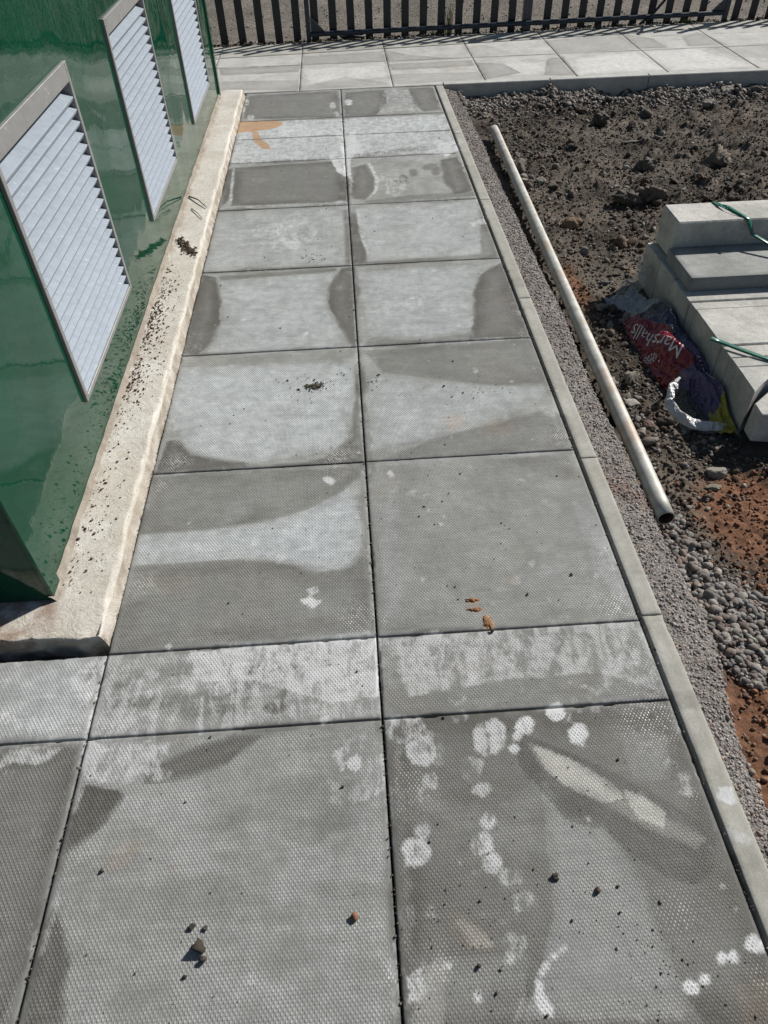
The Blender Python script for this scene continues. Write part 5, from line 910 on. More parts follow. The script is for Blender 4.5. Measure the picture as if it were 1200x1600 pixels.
    ('W',0.1577996990548323,[(-0.402,-0.628),(-0.386,-0.636),(-0.368,-0.641),(-0.351,-0.643),(-0.333,-0.642),(-0.315,-0.638),(-0.315,-0.634),(-0.335,-0.629),(-0.352,-0.626),(-0.369,-0.624),(-0.386,-0.623),(-0.402,-0.624)]),
    ('W',0.20763202259872793,[(-0.586,-0.525),(-0.57,-0.524),(-0.552,-0.524),(-0.532,-0.522),(-0.508,-0.518),(-0.479,-0.514),(-0.481,-0.508),(-0.512,-0.5),(-0.541,-0.497),(-0.564,-0.499),(-0.581,-0.507),(-0.591,-0.519)]),
    ('W',0.23403469384539377,[(-0.298,-0.658),(-0.283,-0.663),(-0.269,-0.667),(-0.258,-0.669),(-0.248,-0.67),(-0.238,-0.671),(-0.236,-0.667),(-0.244,-0.66),(-0.255,-0.655),(-0.268,-0.652),(-0.283,-0.652),(-0.298,-0.654)]),
    ('W',0.3118488416061734,[(0.413,0.483),(0.423,0.477),(0.434,0.475),(0.446,0.478),(0.456,0.486),(0.464,0.498),(0.463,0.504),(0.454,0.504),(0.445,0.504),(0.436,0.502),(0.426,0.497),(0.414,0.49)]),
    ('W',0.40200376292317486,[(0.445,0.407),(0.449,0.398),(0.456,0.392),(0.464,0.388),(0.473,0.389),(0.483,0.392),(0.485,0.397),(0.478,0.404),(0.471,0.409),(0.463,0.412),(0.456,0.413),(0.447,0.413)]),
    ('W',0.22178365372636552,[(0.36,0.135),(0.354,0.144),(0.347,0.15),(0.339,0.151),(0.329,0.148),(0.32,0.142),(0.318,0.134),(0.325,0.127),(0.332,0.122),(0.339,0.12),(0.348,0.123),(0.358,0.128)]),
    ('W',0.34531079951787574,[(0.172,0.455),(0.159,0.466),(0.144,0.472),(0.129,0.474),(0.113,0.47),(0.098,0.462),(0.098,0.456),(0.113,0.454),(0.128,0.452),(0.142,0.451),(0.156,0.451),(0.171,0.45)]),
    ('W',0.22779836917304072,[(0.202,0.069),(0.196,0.063),(0.195,0.052),(0.2,0.044),(0.208,0.04),(0.218,0.04),(0.22,0.045),(0.215,0.053),(0.212,0.059),(0.211,0.061),(0.208,0.062),(0.206,0.068)]),
    ('W',0.3538417178374973,[(0.399,0.092),(0.402,0.083),(0.406,0.077),(0.412,0.074),(0.419,0.075),(0.428,0.078),(0.431,0.084),(0.428,0.093),(0.424,0.099),(0.418,0.102),(0.411,0.102),(0.402,0.099)]),
    ('W',0.32318224823526354,[(0.158,0.33),(0.148,0.328),(0.14,0.323),(0.134,0.314),(0.132,0.303),(0.134,0.293),(0.138,0.291),(0.144,0.297),(0.148,0.301),(0.152,0.306),(0.155,0.314),(0.16,0.324)]),
    ('W',0.2166974869193724,[(0.375,0.333),(0.379,0.341),(0.383,0.348),(0.387,0.355),(0.391,0.364),(0.396,0.375),(0.394,0.378),(0.385,0.373),(0.377,0.365),(0.372,0.354),(0.37,0.343),(0.372,0.333)]),
    ('W',0.5847204488093019,[(0.56,2.153),(0.567,2.139),(0.573,2.13),(0.58,2.128),(0.588,2.132),(0.599,2.139),(0.603,2.155),(0.6,2.176),(0.594,2.19),(0.584,2.193),(0.573,2.185),(0.562,2.169)]),
    ('W',0.5450873700217665,[(0.546,2.183),(0.535,2.175),(0.525,2.157),(0.522,2.133),(0.525,2.113),(0.534,2.104),(0.543,2.112),(0.55,2.131),(0.555,2.139),(0.555,2.143),(0.553,2.152),(0.552,2.173)]),
    ('W',0.49101684613648444,[(0.597,2.172),(0.59,2.168),(0.587,2.173),(0.588,2.175),(0.589,2.168),(0.588,2.152),(0.589,2.138),(0.595,2.13),(0.603,2.133),(0.608,2.146),(0.609,2.163),(0.604,2.173)]),
    ('W',0.5682296330158765,[(0.596,2.205),(0.599,2.19),(0.601,2.181),(0.604,2.18),(0.609,2.186),(0.617,2.197),(0.622,2.212),(0.623,2.232),(0.62,2.245),(0.614,2.248),(0.606,2.239),(0.598,2.222)]),
    ('W',0.6,(0.618,0.885),0.0075),
    ('W',0.5646326040029845,[(0.39,1.028),(0.387,1.018),(0.382,1.012),(0.376,1.01),(0.372,1.017),(0.371,1.025),(0.372,1.034),(0.376,1.041),(0.381,1.043),(0.387,1.046),(0.389,1.037)]),
    ('W',0.6649571534888817,[(0.077,0.546),(0.076,0.539),(0.072,0.533),(0.066,0.533),(0.061,0.537),(0.058,0.544),(0.059,0.551),(0.062,0.558),(0.068,0.561),(0.073,0.557),(0.076,0.553)]),
    ('W',0.6,(0.188,0.338),0.0066),
    ('W',0.6,(0.12,0.16),0.0047),
    ('W',0.544526717463169,[(0.401,0.188),(0.399,0.182),(0.394,0.178),(0.389,0.18),(0.385,0.182),(0.382,0.186),(0.385,0.192),(0.387,0.198),(0.393,0.201),(0.398,0.199),(0.401,0.194)]),
    ('W',0.5244442594182316,[(0.545,0.135),(0.542,0.131),(0.538,0.126),(0.533,0.127),(0.531,0.13),(0.529,0.134),(0.531,0.139),(0.534,0.143),(0.538,0.145),(0.543,0.145),(0.546,0.141)]),
    ('W',0.6,(-0.42,0.025),0.0047),
    ('W',0.63744380609331,[(-0.463,0.011),(-0.464,0.007),(-0.466,0.005),(-0.468,0.003),(-0.471,0.006),(-0.473,0.01),(-0.474,0.014),(-0.473,0.017),(-0.471,0.02),(-0.467,0.019),(-0.464,0.015)]),
    ('W',0.6,(-0.175,1.314),0.0078),
    ('W',0.6,(-0.41,1.426),0.01),
    ('W',0.4954154819378629,[(0.028,-0.677),(0.029,-0.675),(0.03,-0.673),(0.03,-0.672),(0.03,-0.669),(0.031,-0.666),(0.029,-0.665),(0.025,-0.666),(0.022,-0.669),(0.021,-0.672),(0.023,-0.676),(0.026,-0.678)]),
    ('W',0.5939705821471392,[(0.019,-0.677),(0.025,-0.677),(0.031,-0.676),(0.035,-0.673),(0.038,-0.669),(0.038,-0.665),(0.036,-0.664),(0.033,-0.666),(0.03,-0.668),(0.027,-0.67),(0.023,-0.672),(0.018,-0.675)]),
    ('W',0.43583331744639064,[(0.021,-0.676),(0.025,-0.677),(0.029,-0.678),(0.032,-0.679),(0.035,-0.678),(0.04,-0.677),(0.041,-0.675),(0.037,-0.672),(0.033,-0.67),(0.029,-0.67),(0.025,-0.671),(0.021,-0.673)]),
    ('W',0.5950046334966033,[(0.015,-0.691),(0.024,-0.693),(0.032,-0.692),(0.039,-0.689),(0.043,-0.684),(0.044,-0.679),(0.041,-0.677),(0.037,-0.68),(0.033,-0.681),(0.028,-0.683),(0.023,-0.686),(0.015,-0.689)]),
    ('W',0.5772434214734107,[(0.028,-0.676),(0.026,-0.672),(0.025,-0.669),(0.023,-0.667),(0.021,-0.665),(0.019,-0.663),(0.017,-0.663),(0.015,-0.667),(0.016,-0.67),(0.018,-0.674),(0.022,-0.676),(0.027,-0.677)]),
    ('W',0.3654690591646893,[(0.012,-0.654),(0.021,-0.656),(0.03,-0.657),(0.037,-0.654),(0.042,-0.65),(0.045,-0.644),(0.043,-0.643),(0.038,-0.646),(0.033,-0.648),(0.028,-0.649),(0.021,-0.651),(0.012,-0.653)]),
    ('W',0.5487199958306942,[(0.037,-0.685),(0.033,-0.684),(0.03,-0.683),(0.028,-0.683),(0.025,-0.684),(0.02,-0.685),(0.02,-0.688),(0.023,-0.691),(0.027,-0.693),(0.032,-0.693),(0.036,-0.69),(0.038,-0.687)]),
]


LAY = {'D': 0, 'P': 1, 'W': 2, 'R': 3, 'S': 4}
def stain_fields(px, py):
    sdv = np.full((5, px.size), -.2); kk = np.zeros((5, px.size)); tip = np.zeros(px.size)
    bx0, bx1, by0, by1 = px.min(), px.max(), py.min(), py.max()
    for s in STAINS:
        L, k = s[0], s[1]
        if isinstance(s[2], list):
            xs = [q[0] for q in s[2]]; ys = [q[1] for q in s[2]]
            if max(xs) < bx0 - .05 or min(xs) > bx1 + .05 or max(ys) < by0 - .05 or min(ys) > by1 + .05: continue
            d = poly_sdf(px, py, s[2])
        else:
            (cx, cy), r = s[2], s[3]
            if abs(cx - np.clip(cx, bx0, bx1)) > .1 or abs(cy - np.clip(cy, by0, by1)) > .1: continue
            q = np.hypot(px - cx, (py - cy) * .92)
            if L == 'T':
                tip = np.maximum(tip, k * np.exp(-(q / r) ** 2)); continue
            d = r - q
        i = LAY[L]
        kk[i] = np.where(d > -.005, np.maximum(kk[i], k), kk[i])
        sdv[i] = np.maximum(sdv[i], d)
    return np.clip(sdv, -.08, .08), kk, tip

def wobble(cx, cy, a_, b2, ang, q, n=12):
    pts = []
    for i in range(n):
        t = 2 * math.pi * i / n
        k = q.uniform(.65, 1.25)
        x, y = a_ * math.cos(t) * k, b2 * math.sin(t) * k
        pts.append((cx + x * math.cos(ang) - y * math.sin(ang), cy + x * math.sin(ang) + y * math.cos(ang)))
    return pts
def weathering(x0, x1, y0, y1, q):
    """grime and salts that gather along the edges of one slab, with faint smears inside"""
    sx, sy = x1 - x0, y1 - y0
    for _ in range(15):
        side = q.randrange(4); u = q.random(); ln = q.uniform(.03, .15); wd = q.uniform(.006, .024)
        L, k = q.choice((('D', .4), ('D', .55), ('D', .3), ('P', .5), ('W', .3), ('W', .22)))
        if side < 2: STAINS.append((L, k, wobble(x0 + u * sx, y0 if side == 0 else y1, ln, wd, q.uniform(-.05, .05), q)))
        else: STAINS.append((L, k, wobble(x0 if side == 2 else x1, y0 + u * sy, wd, ln, q.uniform(-.05, .05), q)))
    for _ in range(7):
        L, k = q.choice((('D', .16), ('D', .22), ('P', .3), ('W', .16), ('W', .22), ('R', .07)))
        STAINS.append((L, k, wobble(x0 + q.random() * sx, y0 + q.random() * sy, q.uniform(.02, .11), q.uniform(.006, .035), q.gauss(0, .5), q)))
    for _ in range(4):
        STAINS.append(('T', q.uniform(.3, .8), (q.choice((x0 + .03, x1 - .03)) + q.gauss(0, .02), y0 + q.random() * sy), q.uniform(.012, .03)))
    for _ in range(9):
        r0 = q.uniform(.003, .007)
        STAINS.append(('W', q.uniform(.35, .7), wobble(x0 + q.random() * sx, y0 + q.random() * sy, r0, r0 * q.uniform(.6, 1), q.uniform(0, 3), q, 7)))
def vec_attr(me, name, cols):
    at = me.attributes.new(name, 'FLOAT_VECTOR', 'POINT')
    at.data.foreach_set('vector', np.stack(cols, -1).astype(np.float32).ravel())

def paving_slab(name, parent, quad, res, mat=None, ztop=0.0, thick=.045, pimples=1.0, gap=.002):
    """quad: four corners counter-clockwise from near-left; a slab with an eased arris and stain fields"""
    q = np.array(quad, float)
    cen = q.mean(0)
    lx = np.linalg.norm(q[1] - q[0]); ly = np.linalg.norm(q[3] - q[0])
    def params(l):
        n = max(2, int(l / res))
        inner = np.linspace(gap + .0035, l - gap - .0035, n)
        return np.concatenate([[gap], inner, [l - gap]]) / l
    us, vs = params(lx), params(ly)
    nx, ny = len(us), len(vs)
    U, Vv = np.meshgrid(us, vs)
    X = (1 - U) * (1 - Vv) * q[0, 0] + U * (1 - Vv) * q[1, 0] + U * Vv * q[2, 0] + (1 - U) * Vv * q[3, 0]
    Y = (1 - U) * (1 - Vv) * q[0, 1] + U * (1 - Vv) * q[1, 1] + U * Vv * q[2, 1] + (1 - U) * Vv * q[3, 1]
    edge = np.zeros((ny, nx), bool); edge[0] = edge[-1] = True; edge[:, 0] = edge[:, -1] = True
    tx, ty = (random.random() - .5) * .0022, (random.random() - .5) * .0022
    Z = ztop + tx * (U - .5) + ty * (Vv - .5) + fbm(X, Y, .25, 2, 3) * .0012
    Z = np.where(edge, Z - .0014 - .0014 * np.abs(vnoise(X * 3, Y * 3, .05, 9)) - np.clip(vnoise(X, Y, .013, 12) + vnoise(X, Y, .11, 13) - .42, 0, 1) * .022, Z)
    top = np.stack([X, Y, Z], -1).reshape(-1, 3)
    F = grid_faces(nx, ny)
    ring = np.concatenate([np.arange(nx), np.arange(1, ny) * nx + nx - 1, (ny - 1) * nx + np.arange(nx - 2, -1, -1), np.arange(ny - 2, 0, -1) * nx])
    base = top[ring].copy(); base[:, 2] = ztop - thick
    n0 = len(top); nr = len(ring)
    k = np.arange(nr); k2 = (k + 1) % nr
    sk = np.stack([ring[k], n0 + k, n0 + k2, ring[k2]], -1)
    V = np.concatenate([top, base])
    F = np.concatenate([F, sk])
    sdv, kk, tip = stain_fields(V[:, 0], V[:, 1])
    mg = np.minimum.reduce([U * lx, (1 - U) * lx, Vv * ly, (1 - Vv) * ly]).reshape(-1)
    marg = np.concatenate([np.clip((mg - .010) / .008, 0, 1), np.zeros(nr)]) * pimples
    loc = np.array([cen[0], cen[1], 0.0])
    if parent is not None: ploc = np.array(parent.location)
    else: ploc = np.zeros(3)
    o = mesh_np(name, V - loc, F, mat or M['slab'], parent, tuple(loc - ploc), smooth=False)
    vec_attr(o.data, 'sd_main', [sdv[0], sdv[1], sdv[2]])
    vec_attr(o.data, 'k_main', [kk[0], kk[1], kk[2]])
    vec_attr(o.data, 'sd_more', [sdv[3], sdv[4], tip])
    vec_attr(o.data, 'k_more', [kk[3], kk[4], marg])
    rm = np.concatenate([np.clip(mg / .026, 0, 2), np.zeros(nr)])
    ra = o.data.attributes.new('rim', 'FLOAT', 'POINT'); ra.data.foreach_set('value', rm.astype(np.float32))
    return o

def rect(x0, x1, y0, y1): return [(x0, y0), (x1, y0), (x1, y1), (x0, y1)]

# ================================================================== SETTING
# sheet that reaches the horizon
bm = bmesh.new()
vs_ = [bm.verts.new(p) for p in ((-80, -60, -.22), (80, -60, -.22), (80, 120, -.22), (-80, 120, -.22))]
bm.faces.new(vs_)
tag(bm_obj('ground', bm, M['soil']), kind='structure')

# tarmac beyond the fence
nx, ny = 160, 120
xs = np.linspace(-4, 9, nx); ys = np.linspace(5.36, 13.0, ny)
X, Y = np.meshgrid(xs, ys)
Z = -.012 + fbm(X, Y, .5, 4, 21) * .018
o = mesh_np('road', np.stack([X, Y, Z], -1).reshape(-1, 3), grid_faces(nx, ny), M['road'], smooth=True)
tag(o, kind='structure')
bm = bmesh.new()
vs_ = [bm.verts.new(p) for p in ((-60, 12.9, -.06), (60, 12.9, -.06), (60, 70, -.06), (-60, 70, -.06))]
bm.faces.new(vs_)
tag(bm_obj('road', bm, M['road']), kind='structure')

# ---- the path and its slabs
bm = bmesh.new(); box(bm, -.62, .612, -2.2, 4.245, -.14, -.034); box(bm, -1.9, -.63, -2.2, -.006, -.14, -.034)
path = tag(bm_obj('path', bm, M['bed']), kind='structure')
XL, XR = -.6056, .603
RY = [-1.409, -.8065, -.2035, 0, .603, 1.206, 1.809, 2.412, 3.0087, 3.3675, 3.6795, 4.2393]
q_ = random.Random(99)
for j in range(1, len(RY) - 1):
    for xa, xb_ in ((XL, 0), (0, XR)):
        weathering(xa, xb_, RY[j], RY[j + 1], q_)
    if j < 3: weathering(XL - .603, XL, RY[j], RY[j + 1], q_)
for k_ in range(7):
    for ya, yb_ in ((4.25, 4.866), (4.866, 5.25)):
        weathering(-.87 + .6055 * k_, -.266 + .6055 * k_, ya, yb_, q_)
for j in range(len(RY) - 1):
    y0, y1 = RY[j], RY[j + 1]
    res = .0045 if j in (1, 2) else (.0065 if j in (3, 4, 5) else .009)
    if j == 0: res = .03
    paving_slab('paving_slab', path, rect(XL, 0, y0, y1), res)
    paving_slab('paving_slab', path, rect(0, XR, y0, y1), res)
    if j <= 2:
        for k in range(2):
            x1 = XL - .603 * k
            paving_slab('paving_slab', path, rect(x1 - .603, x1, y0, y1), .006 if (j > 0 and k == 0) else .03)

# ---- path edging
bm = bmesh.new(); box(bm, .6125, .652, -2.2, 4.225, -.14, -.03)
kerb = tag(bm_obj('path_edging', bm, M['bed']), kind='structure')
ke = [-2.2, -1.82, -.904, .011, .563, 1.477, 2.392, 3.307, 4.228]
for k in range(len(ke) - 1):
    paving_slab('edging_stone', kerb, rect(.609, .660, ke[k], ke[k + 1]), .008, M['edge'], pimples=0.0, ztop=.002, thick=.13, gap=.0015)

# ---- pavement across the top
bm = bmesh.new(); prism(bm, [(-2.4, 4.245), (6.2, 4.245), (6.2, 5.7), (-2.4, 5.42)], -.14, -.03)
pave = tag(bm_obj('pavement', bm, M['bed']), kind='structure')
def yb(x): return 5.19 + .075 * x
def yf(x): return 5.50 + .035 * x
cx = [-.266 + .6055 * i for i in range(-3, 10)]
for i in range(len(cx) - 1):
    x0, x1 = cx[i], cx[i + 1]
    ys0 = 4.245 if x0 < .6 else 4.262
    near = -1.0 < x0 < 3.2
    r = .012 if near else .05
    sk = -.018 if x0 < .2 else .0
    paving_slab('paving_slab', pave, rect(x0, x1, ys0, 4.866), r, M['pave'], pimples=.0)
    paving_slab('paving_slab', pave, [(x0, 4.866), (x1, 4.866), (x1, yb(x1)), (x0, yb(x0))], r, M['pave'], pimples=.0)
    paving_slab('edging_strip', pave, [(x0, yb(x0) + .006), (x1, yb(x1) + .006), (x1, yf(x1)), (x0, yf(x0))], r, M['edge'], pimples=.0, ztop=.001)
kx = [.663, 1.36, 2.01, 2.925, 3.84, 4.755, 5.67]
for k in range(len(kx) - 1):
    bm = bmesh.new(); box(bm, kx[k] + .0015, kx[k + 1] - .0015, 4.232, 4.286, -.15, .0045, .004)
    bm_obj('kerb_stone', bm, M['kerb'], pave)

# ================================================================== SOIL
def seg_dist(x, y, ax, ay, bx, by):
    ex, ey = bx - ax, by - ay
    t = np.clip(((x - ax) * ex + (y - ay) * ey) / (ex * ex + ey * ey), 0, 1)
    return np.hypot(x - ax - ex * t, y - ay - ey * t)

def hwid(y):
    y = np.asarray(y, float)
    return (.105 + .018 * fbm(y, y * 0 + 3, .35, 3, 51)) * (1 - .34 * np.clip((-.05 - y) / .25, 0, 1))

def H(x, y):
    x = np.asarray(x, float); y = np.asarray(y, float)
    far = np.clip((x - .85) / .5, 0, 1)
    z = -.088 + fbm(x, y, .6, 3, 1) * .030 * far + fbm(x, y, .16, 4, 5) * .026 * (.35 + .65 * far)
    lump = np.clip(fbm(x, y, .085, 3, 33) - .12, 0, 1)
    z = z + lump * .075 * far * np.clip((y - .9) / .6, 0, 1)
    z = z + fbm(x, y, .022, 3, 8, .6) * .010
    # banked up against the kerb at the top
    z = z + np.clip((y - 3.7) / .35, 0, 1) * (.004 + .035 * fbm(x, y, .3, 2, 41))
    z = z + .055 * np.clip((x - 1.13) / .05, 0, 1) * np.clip((.80 - y) / .06, 0, 1) * np.clip((y - .45) / .2, 0, 1)
    # shallow trench where the tube lies
    d = seg_dist(x, y, .862, 3.6, .79, .1)
    z = z - .014 * np.exp(-(d / .05) ** 2) * (y < 3.65)
    # firm ground under the block pack and the bag
    w = np.clip((x - .93) / .1, 0, 1) * np.clip((2.35 - y) / .25, 0, 1) * np.clip((y - .45) / .2, 0, 1)
    z = z * (1 - w) + w * (-.104 + fbm(x, y, .09, 3, 17) * .012)
    # haunch bank beside the edging
    wid = hwid(y)
    t = (x - .655) / wid
    hb = -.016 - .024 * np.clip(t, 0, 1) ** 1.5 + fbm(x, y, .05, 4, 61, .65) * .006
    s = np.clip((t - 1.0) / .22, 0, 1); s = s * s * (3 - 2 * s)
    return hb * (1 - s) + z * s

def red_mask(x, y):
    r = np.exp(-(((x - .84) / .14) ** 2 + ((y + .30) / .20) ** 2)) * 1.5 * (x > .70)
    r = r + np.exp(-(((x - 1.07) / .17) ** 2 + ((y - .38) / .22) ** 2)) * 1.15
    r = r + np.exp(-(((x - .90) / .06) ** 2 + ((y - 1.75) / .25) ** 2)) * .7
    r = r + np.clip(fbm(x, y, .5, 3, 71) - .10, 0, 1) * 1.0
    return r * np.clip((x - .69) / .08, 0, 1)

xs = np.concatenate([np.arange(.658, 1.15, .0055), np.arange(1.15, 2.0, .0095), np.arange(2.0, 3.4, .016), np.linspace(3.4, 9, 40)])
ys = np.concatenate([np.linspace(-3.0, -.7, 50), np.arange(-.69, .95, .0062), np.arange(.95, 2.3, .0095), np.arange(2.3, 4.235, .014)])
X, Y = np.meshgrid(xs, ys)
Z = H(X, Y)
split = np.argmin(abs(xs - .775))
allF = grid_faces(len(xs), len(ys))
Vt = np.stack([X, Y, Z], -1).reshape(-1, 3)
o = mesh_np('soil', Vt, allF, M['soil'], smooth=False)
o.data.materials.append(M['haunch'])
fx = Vt[allF[:, 0], 0]; fy = Vt[allF[:, 0], 1]
mi = (fx < .655 + hwid(fy) * 1.12).astype(np.int32)
o.data.polygons.foreach_set('material_index', mi)
at = o.data.attributes.new('red', 'FLOAT', 'POINT')
at.data.foreach_set('value', red_mask(X, Y).astype(np.float32).ravel())
tag(o, kind='structure')

# ---- loose stones, pebbles and crumbs (uncountable): one object each
def ico(sub):
    bm = bmesh.new(); bmesh.ops.create_icosphere(bm, subdivisions=sub, radius=1.0)
    V = np.array([v.co[:] for v in bm.verts]); F = np.array([[v.index for v in f.verts] for f in bm.faces])
    bm.free(); return V, F
ICO = {s: ico(s) for s in (1, 2, 3, 4)}
def lumpy(V, amp, seed, cuts=0):
    r = np.random.default_rng(seed)
    out = V.copy(); s = np.ones(len(V))
    for _ in range(5):
        d = r.normal(size=3); d /= np.linalg.norm(d)
        s += amp * .5 * np.sin((V @ d) * r.uniform(1.5, 4.2) + r.uniform(0, 6))
    out = V * s[:, None]
    for _ in range(cuts):                      # flat broken faces
        d = r.normal(size=3); d /= np.linalg.norm(d)
        t = r.uniform(.45, .8); q = out @ d
        out = out - np.outer(np.clip(q - t, 0, None), d)
    return out

def rand_rot(r, n, flat=1.0):
    az = r.uniform(0, 2 * np.pi, n); tl = r.normal(0, .35 * flat, n); ro = r.normal(0, .35 * flat, n)
    ca, sa, ct, st, cr_, sr = np.cos(az), np.sin(az), np.cos(tl), np.sin(tl), np.cos(ro), np.sin(ro)
    Rz = np.zeros((n, 3, 3)); Rz[:, 0, 0] = ca; Rz[:, 0, 1] = -sa; Rz[:, 1, 0] = sa; Rz[:, 1, 1] = ca; Rz[:, 2, 2] = 1
    Rx = np.zeros((n, 3, 3)); Rx[:, 0, 0] = 1; Rx[:, 1, 1] = ct; Rx[:, 1, 2] = -st; Rx[:, 2, 1] = st; Rx[:, 2, 2] = ct
    Ry = np.zeros((n, 3, 3)); Ry[:, 1, 1] = 1; Ry[:, 0, 0] = cr_; Ry[:, 0, 2] = sr; Ry[:, 2, 0] = -sr; Ry[:, 2, 2] = cr_
    return Rz @ Rx @ Ry

def scatter(name, xyz, rad, tint, sub=1, amp=.3, cuts=0, squash=.7, smooth=False, seed=1, mat=None, sink=.25, flat=1.0):
    r = np.random.default_rng(seed)
    V0, F0 = ICO[sub]
    n = len(xyz); nv = len(V0)
    var = [lumpy(V0, amp, seed * 50 + k, cuts) for k in range(9)]
    which = r.integers(0, 9, n)
    tmpl = np.stack(var)[which]
    sc = np.stack([rad * r.uniform(.85, 1.35, n), rad * r.uniform(.7, 1.05, n), rad * squash * r.uniform(.75, 1.2, n)], -1)
    P = tmpl * sc[:, None, :]
    P = np.einsum('nij,nvj->nvi', rand_rot(r, n, flat), P)
    P = P + xyz[:, None, :]
    P[:, :, 2] += (rad * squash * (1 - 2 * sink))[:, None]
    F = (F0[None] + (np.arange(n) * nv)[:, None, None]).reshape(-1, 3)
    o = mesh_np(name, P.reshape(-1, 3), F, mat or M['stone'], smooth=smooth)
    at = o.data.attributes.new('tint', 'FLOAT_COLOR', 'POINT')
    tc = np.concatenate([np.repeat(tint, nv, 0), np.ones((n * nv, 1))], 1)
    at.data.foreach_set('color', tc.astype(np.float32).ravel())
    return o

def tints(n, palette, seed, var=.25):
    r = np.random.default_rng(seed)
    p = np.array(palette)[r.integers(0, len(palette), n)]
    return p * r.uniform(1 - var, 1 + var, (n, 1))

def on_soil(x, y): return np.stack([x, y, H(x, y)], -1)
def plaw(r, n, lo, hi, k=2.2):
    u = r.random(n); a = 1 - k
    return (lo ** a + u * (hi ** a - lo ** a)) ** (1 / a)

GREYS = [(.19, .178, .165), (.24, .228, .21), (.15, .138, .13), (.21, .18, .16), (.27, .25, .225), (.165, .135, .118)]
DARKS = [(.045, .036, .029), (.068, .055, .044), (.098, .082, .067), (.060, .044, .033), (.15, .132, .115), (.10, .062, .044)]
PURPS = [(.27, .245, .235), (.22, .20, .195), (.29, .27, .255), (.27, .205, .175), (.19, .175, .165), (.36, .34, .32)]
r = np.random.default_rng(5)
# crumbs on the haunch
n = 9000
y = r.uniform(-.75, 4.2, n); x = .662 + r.beta(1.2, 1.2, n) * hwid(y) * 1.08
o = scatter('haunch_chippings', on_soil(x, y), plaw(r, n, .0018, .0055, 2.4), tints(n, PURPS, 3), 1, .25, 0, .75, seed=2, sink=.3)
tag(o, 'small grey and purple chippings set in the bank beside the path edging', 'chippings', kind='stuff')
# clods over the dug soil
def vis(n, ylo, yhi, dens=1.0):
    y = ylo + (yhi - ylo) * r.random(n) ** dens
    xm = 1.25 + .47 * y
    x = .79 + (xm - .79) * r.random(n)
    ok = ~((x > 1.165) & (y > .64) & (y < 1.79))
    ok &= ~((x < .83 - .0 * y) & (r.random(n) < .6))
    return x[ok], y[ok]
x, y = vis(30000, -.55, 4.22)
tc_ = tints(len(x), DARKS + DARKS + GREYS[:2], 4, .35)
rm_ = red_mask(x, y) + r.normal(0, .15, len(x))
tc_[rm_ > .38] = tints(int((rm_ > .38).sum()), [(.17, .082, .048), (.23, .125, .076), (.13, .068, .043)], 44, .25)
kp = (rm_ < .38) | (r.random(len(x)) < .45)
x, y, tc_ = x[kp], y[kp], tc_[kp]
o = scatter('soil_crumbs', on_soil(x, y), plaw(r, len(x), .0024, .0085, 2.2), tc_, 1, .32, 0, .75, seed=3, sink=.25)
tag(o, 'dark crumbs of dug soil strewn beside the path', 'soil crumbs', kind='stuff')
x, y = vis(5200, .35, 4.22)
keep = fbm(x, y, .5, 3, 91) + r.uniform(-.35, .35, len(x)) > -.05
x, y = x[keep], y[keep]
k = (r.random(len(x)) < np.where(y < 2.2, .42, .8)) & (red_mask(x, y) < .45)
x, y = x[k], y[k]
o = scatter('soil_clods', on_soil(x, y), plaw(r, len(x), .006, .024, 2.8), tints(len(x), DARKS * 3 + GREYS, 6, .3), 2, .30, 2, .7, seed=4, sink=.3)
tag(o, 'grey brown clods and broken stones over the dug soil', 'soil clods', kind='stuff')
# rubbly gravel along the foot of the pavement kerb
n = 3600
x = r.uniform(.75, 3.6, n); y = 4.225 - np.abs(r.normal(0, .16, n)) - .01
o = scatter('kerb_gravel', on_soil(x, y), plaw(r, n, .006, .017, 2.2), tints(n, GREYS, 8, .3), 1, .3, 1, .75, seed=6, sink=.2)
tag(o, 'grey gravel heaped along the foot of the pavement kerb', 'gravel', kind='stuff')
# rounded pebbles by the open end of the tube
PEB = [(.81, .42), (.868, .40), (.872, .254), (.895, .197), (.934, .155), (.975, .08), (1.02, -.02), (.90, -.12), (.855, -.155), (.815, -.12), (.80, -.02), (.785, .08), (.785, .29)]
n = 9000
x = r.uniform(.76, 1.1, n); y = r.uniform(-.18, .45, n)
d = poly_sdf(x, y, PEB)
k = (d + r.uniform(-.03, .012, n)) > -.004
x, y, d = x[k], y[k], d[k]
rad = plaw(r, len(x), .0035, .0125, 1.7)
rad = np.where(d < .0, rad * .6, rad)
kk_ = r.random(len(x)) < np.where(rad < .006, .8, .55)
x, y, rad = x[kk_], y[kk_], rad[kk_]
P = on_soil(x, y); P[:, 2] += r.uniform(-.003, .006, len(x))
o = scatter('pebbles', P, rad, tints(len(x), GREYS + [(.20, .16, .14), (.24, .23, .215)], 9, .22), 2, .16, 0, .68, smooth=True, seed=8, sink=.22, flat=.8)
tag(o, 'rounded grey pebbles heaped beyond the open end of the tube', 'pebbles', kind='stuff')
n = 90
x = r.uniform(.86, 1.1, n); y = r.uniform(.42, .85, n)
o = scatter('pebbles', on_soil(x, y), plaw(r, n, .004, .013, 2.3), tints(n, GREYS + DARKS, 10, .25), 2, .2, 0, .7, smooth=True, seed=9, sink=.3)
tag(o, 'scattered rounded pebbles on reddish soil between tube and plastic bag', 'pebbles', kind='stuff')
n = 260
x = r.uniform(.72, 1.0, n); y = r.uniform(-.5, -.12, n)
o = scatter('red_soil_crumbs', on_soil(x, y), plaw(r, n, .002, .008, 2.2), tints(n, [(.17, .098, .064), (.13, .08, .055), (.24, .19, .15)], 12, .25), 2, .25, 1, .7, seed=10, sink=.3)
tag(o, 'crumbs of orange soil at the bottom right of the ground', 'soil crumbs', kind='stuff')

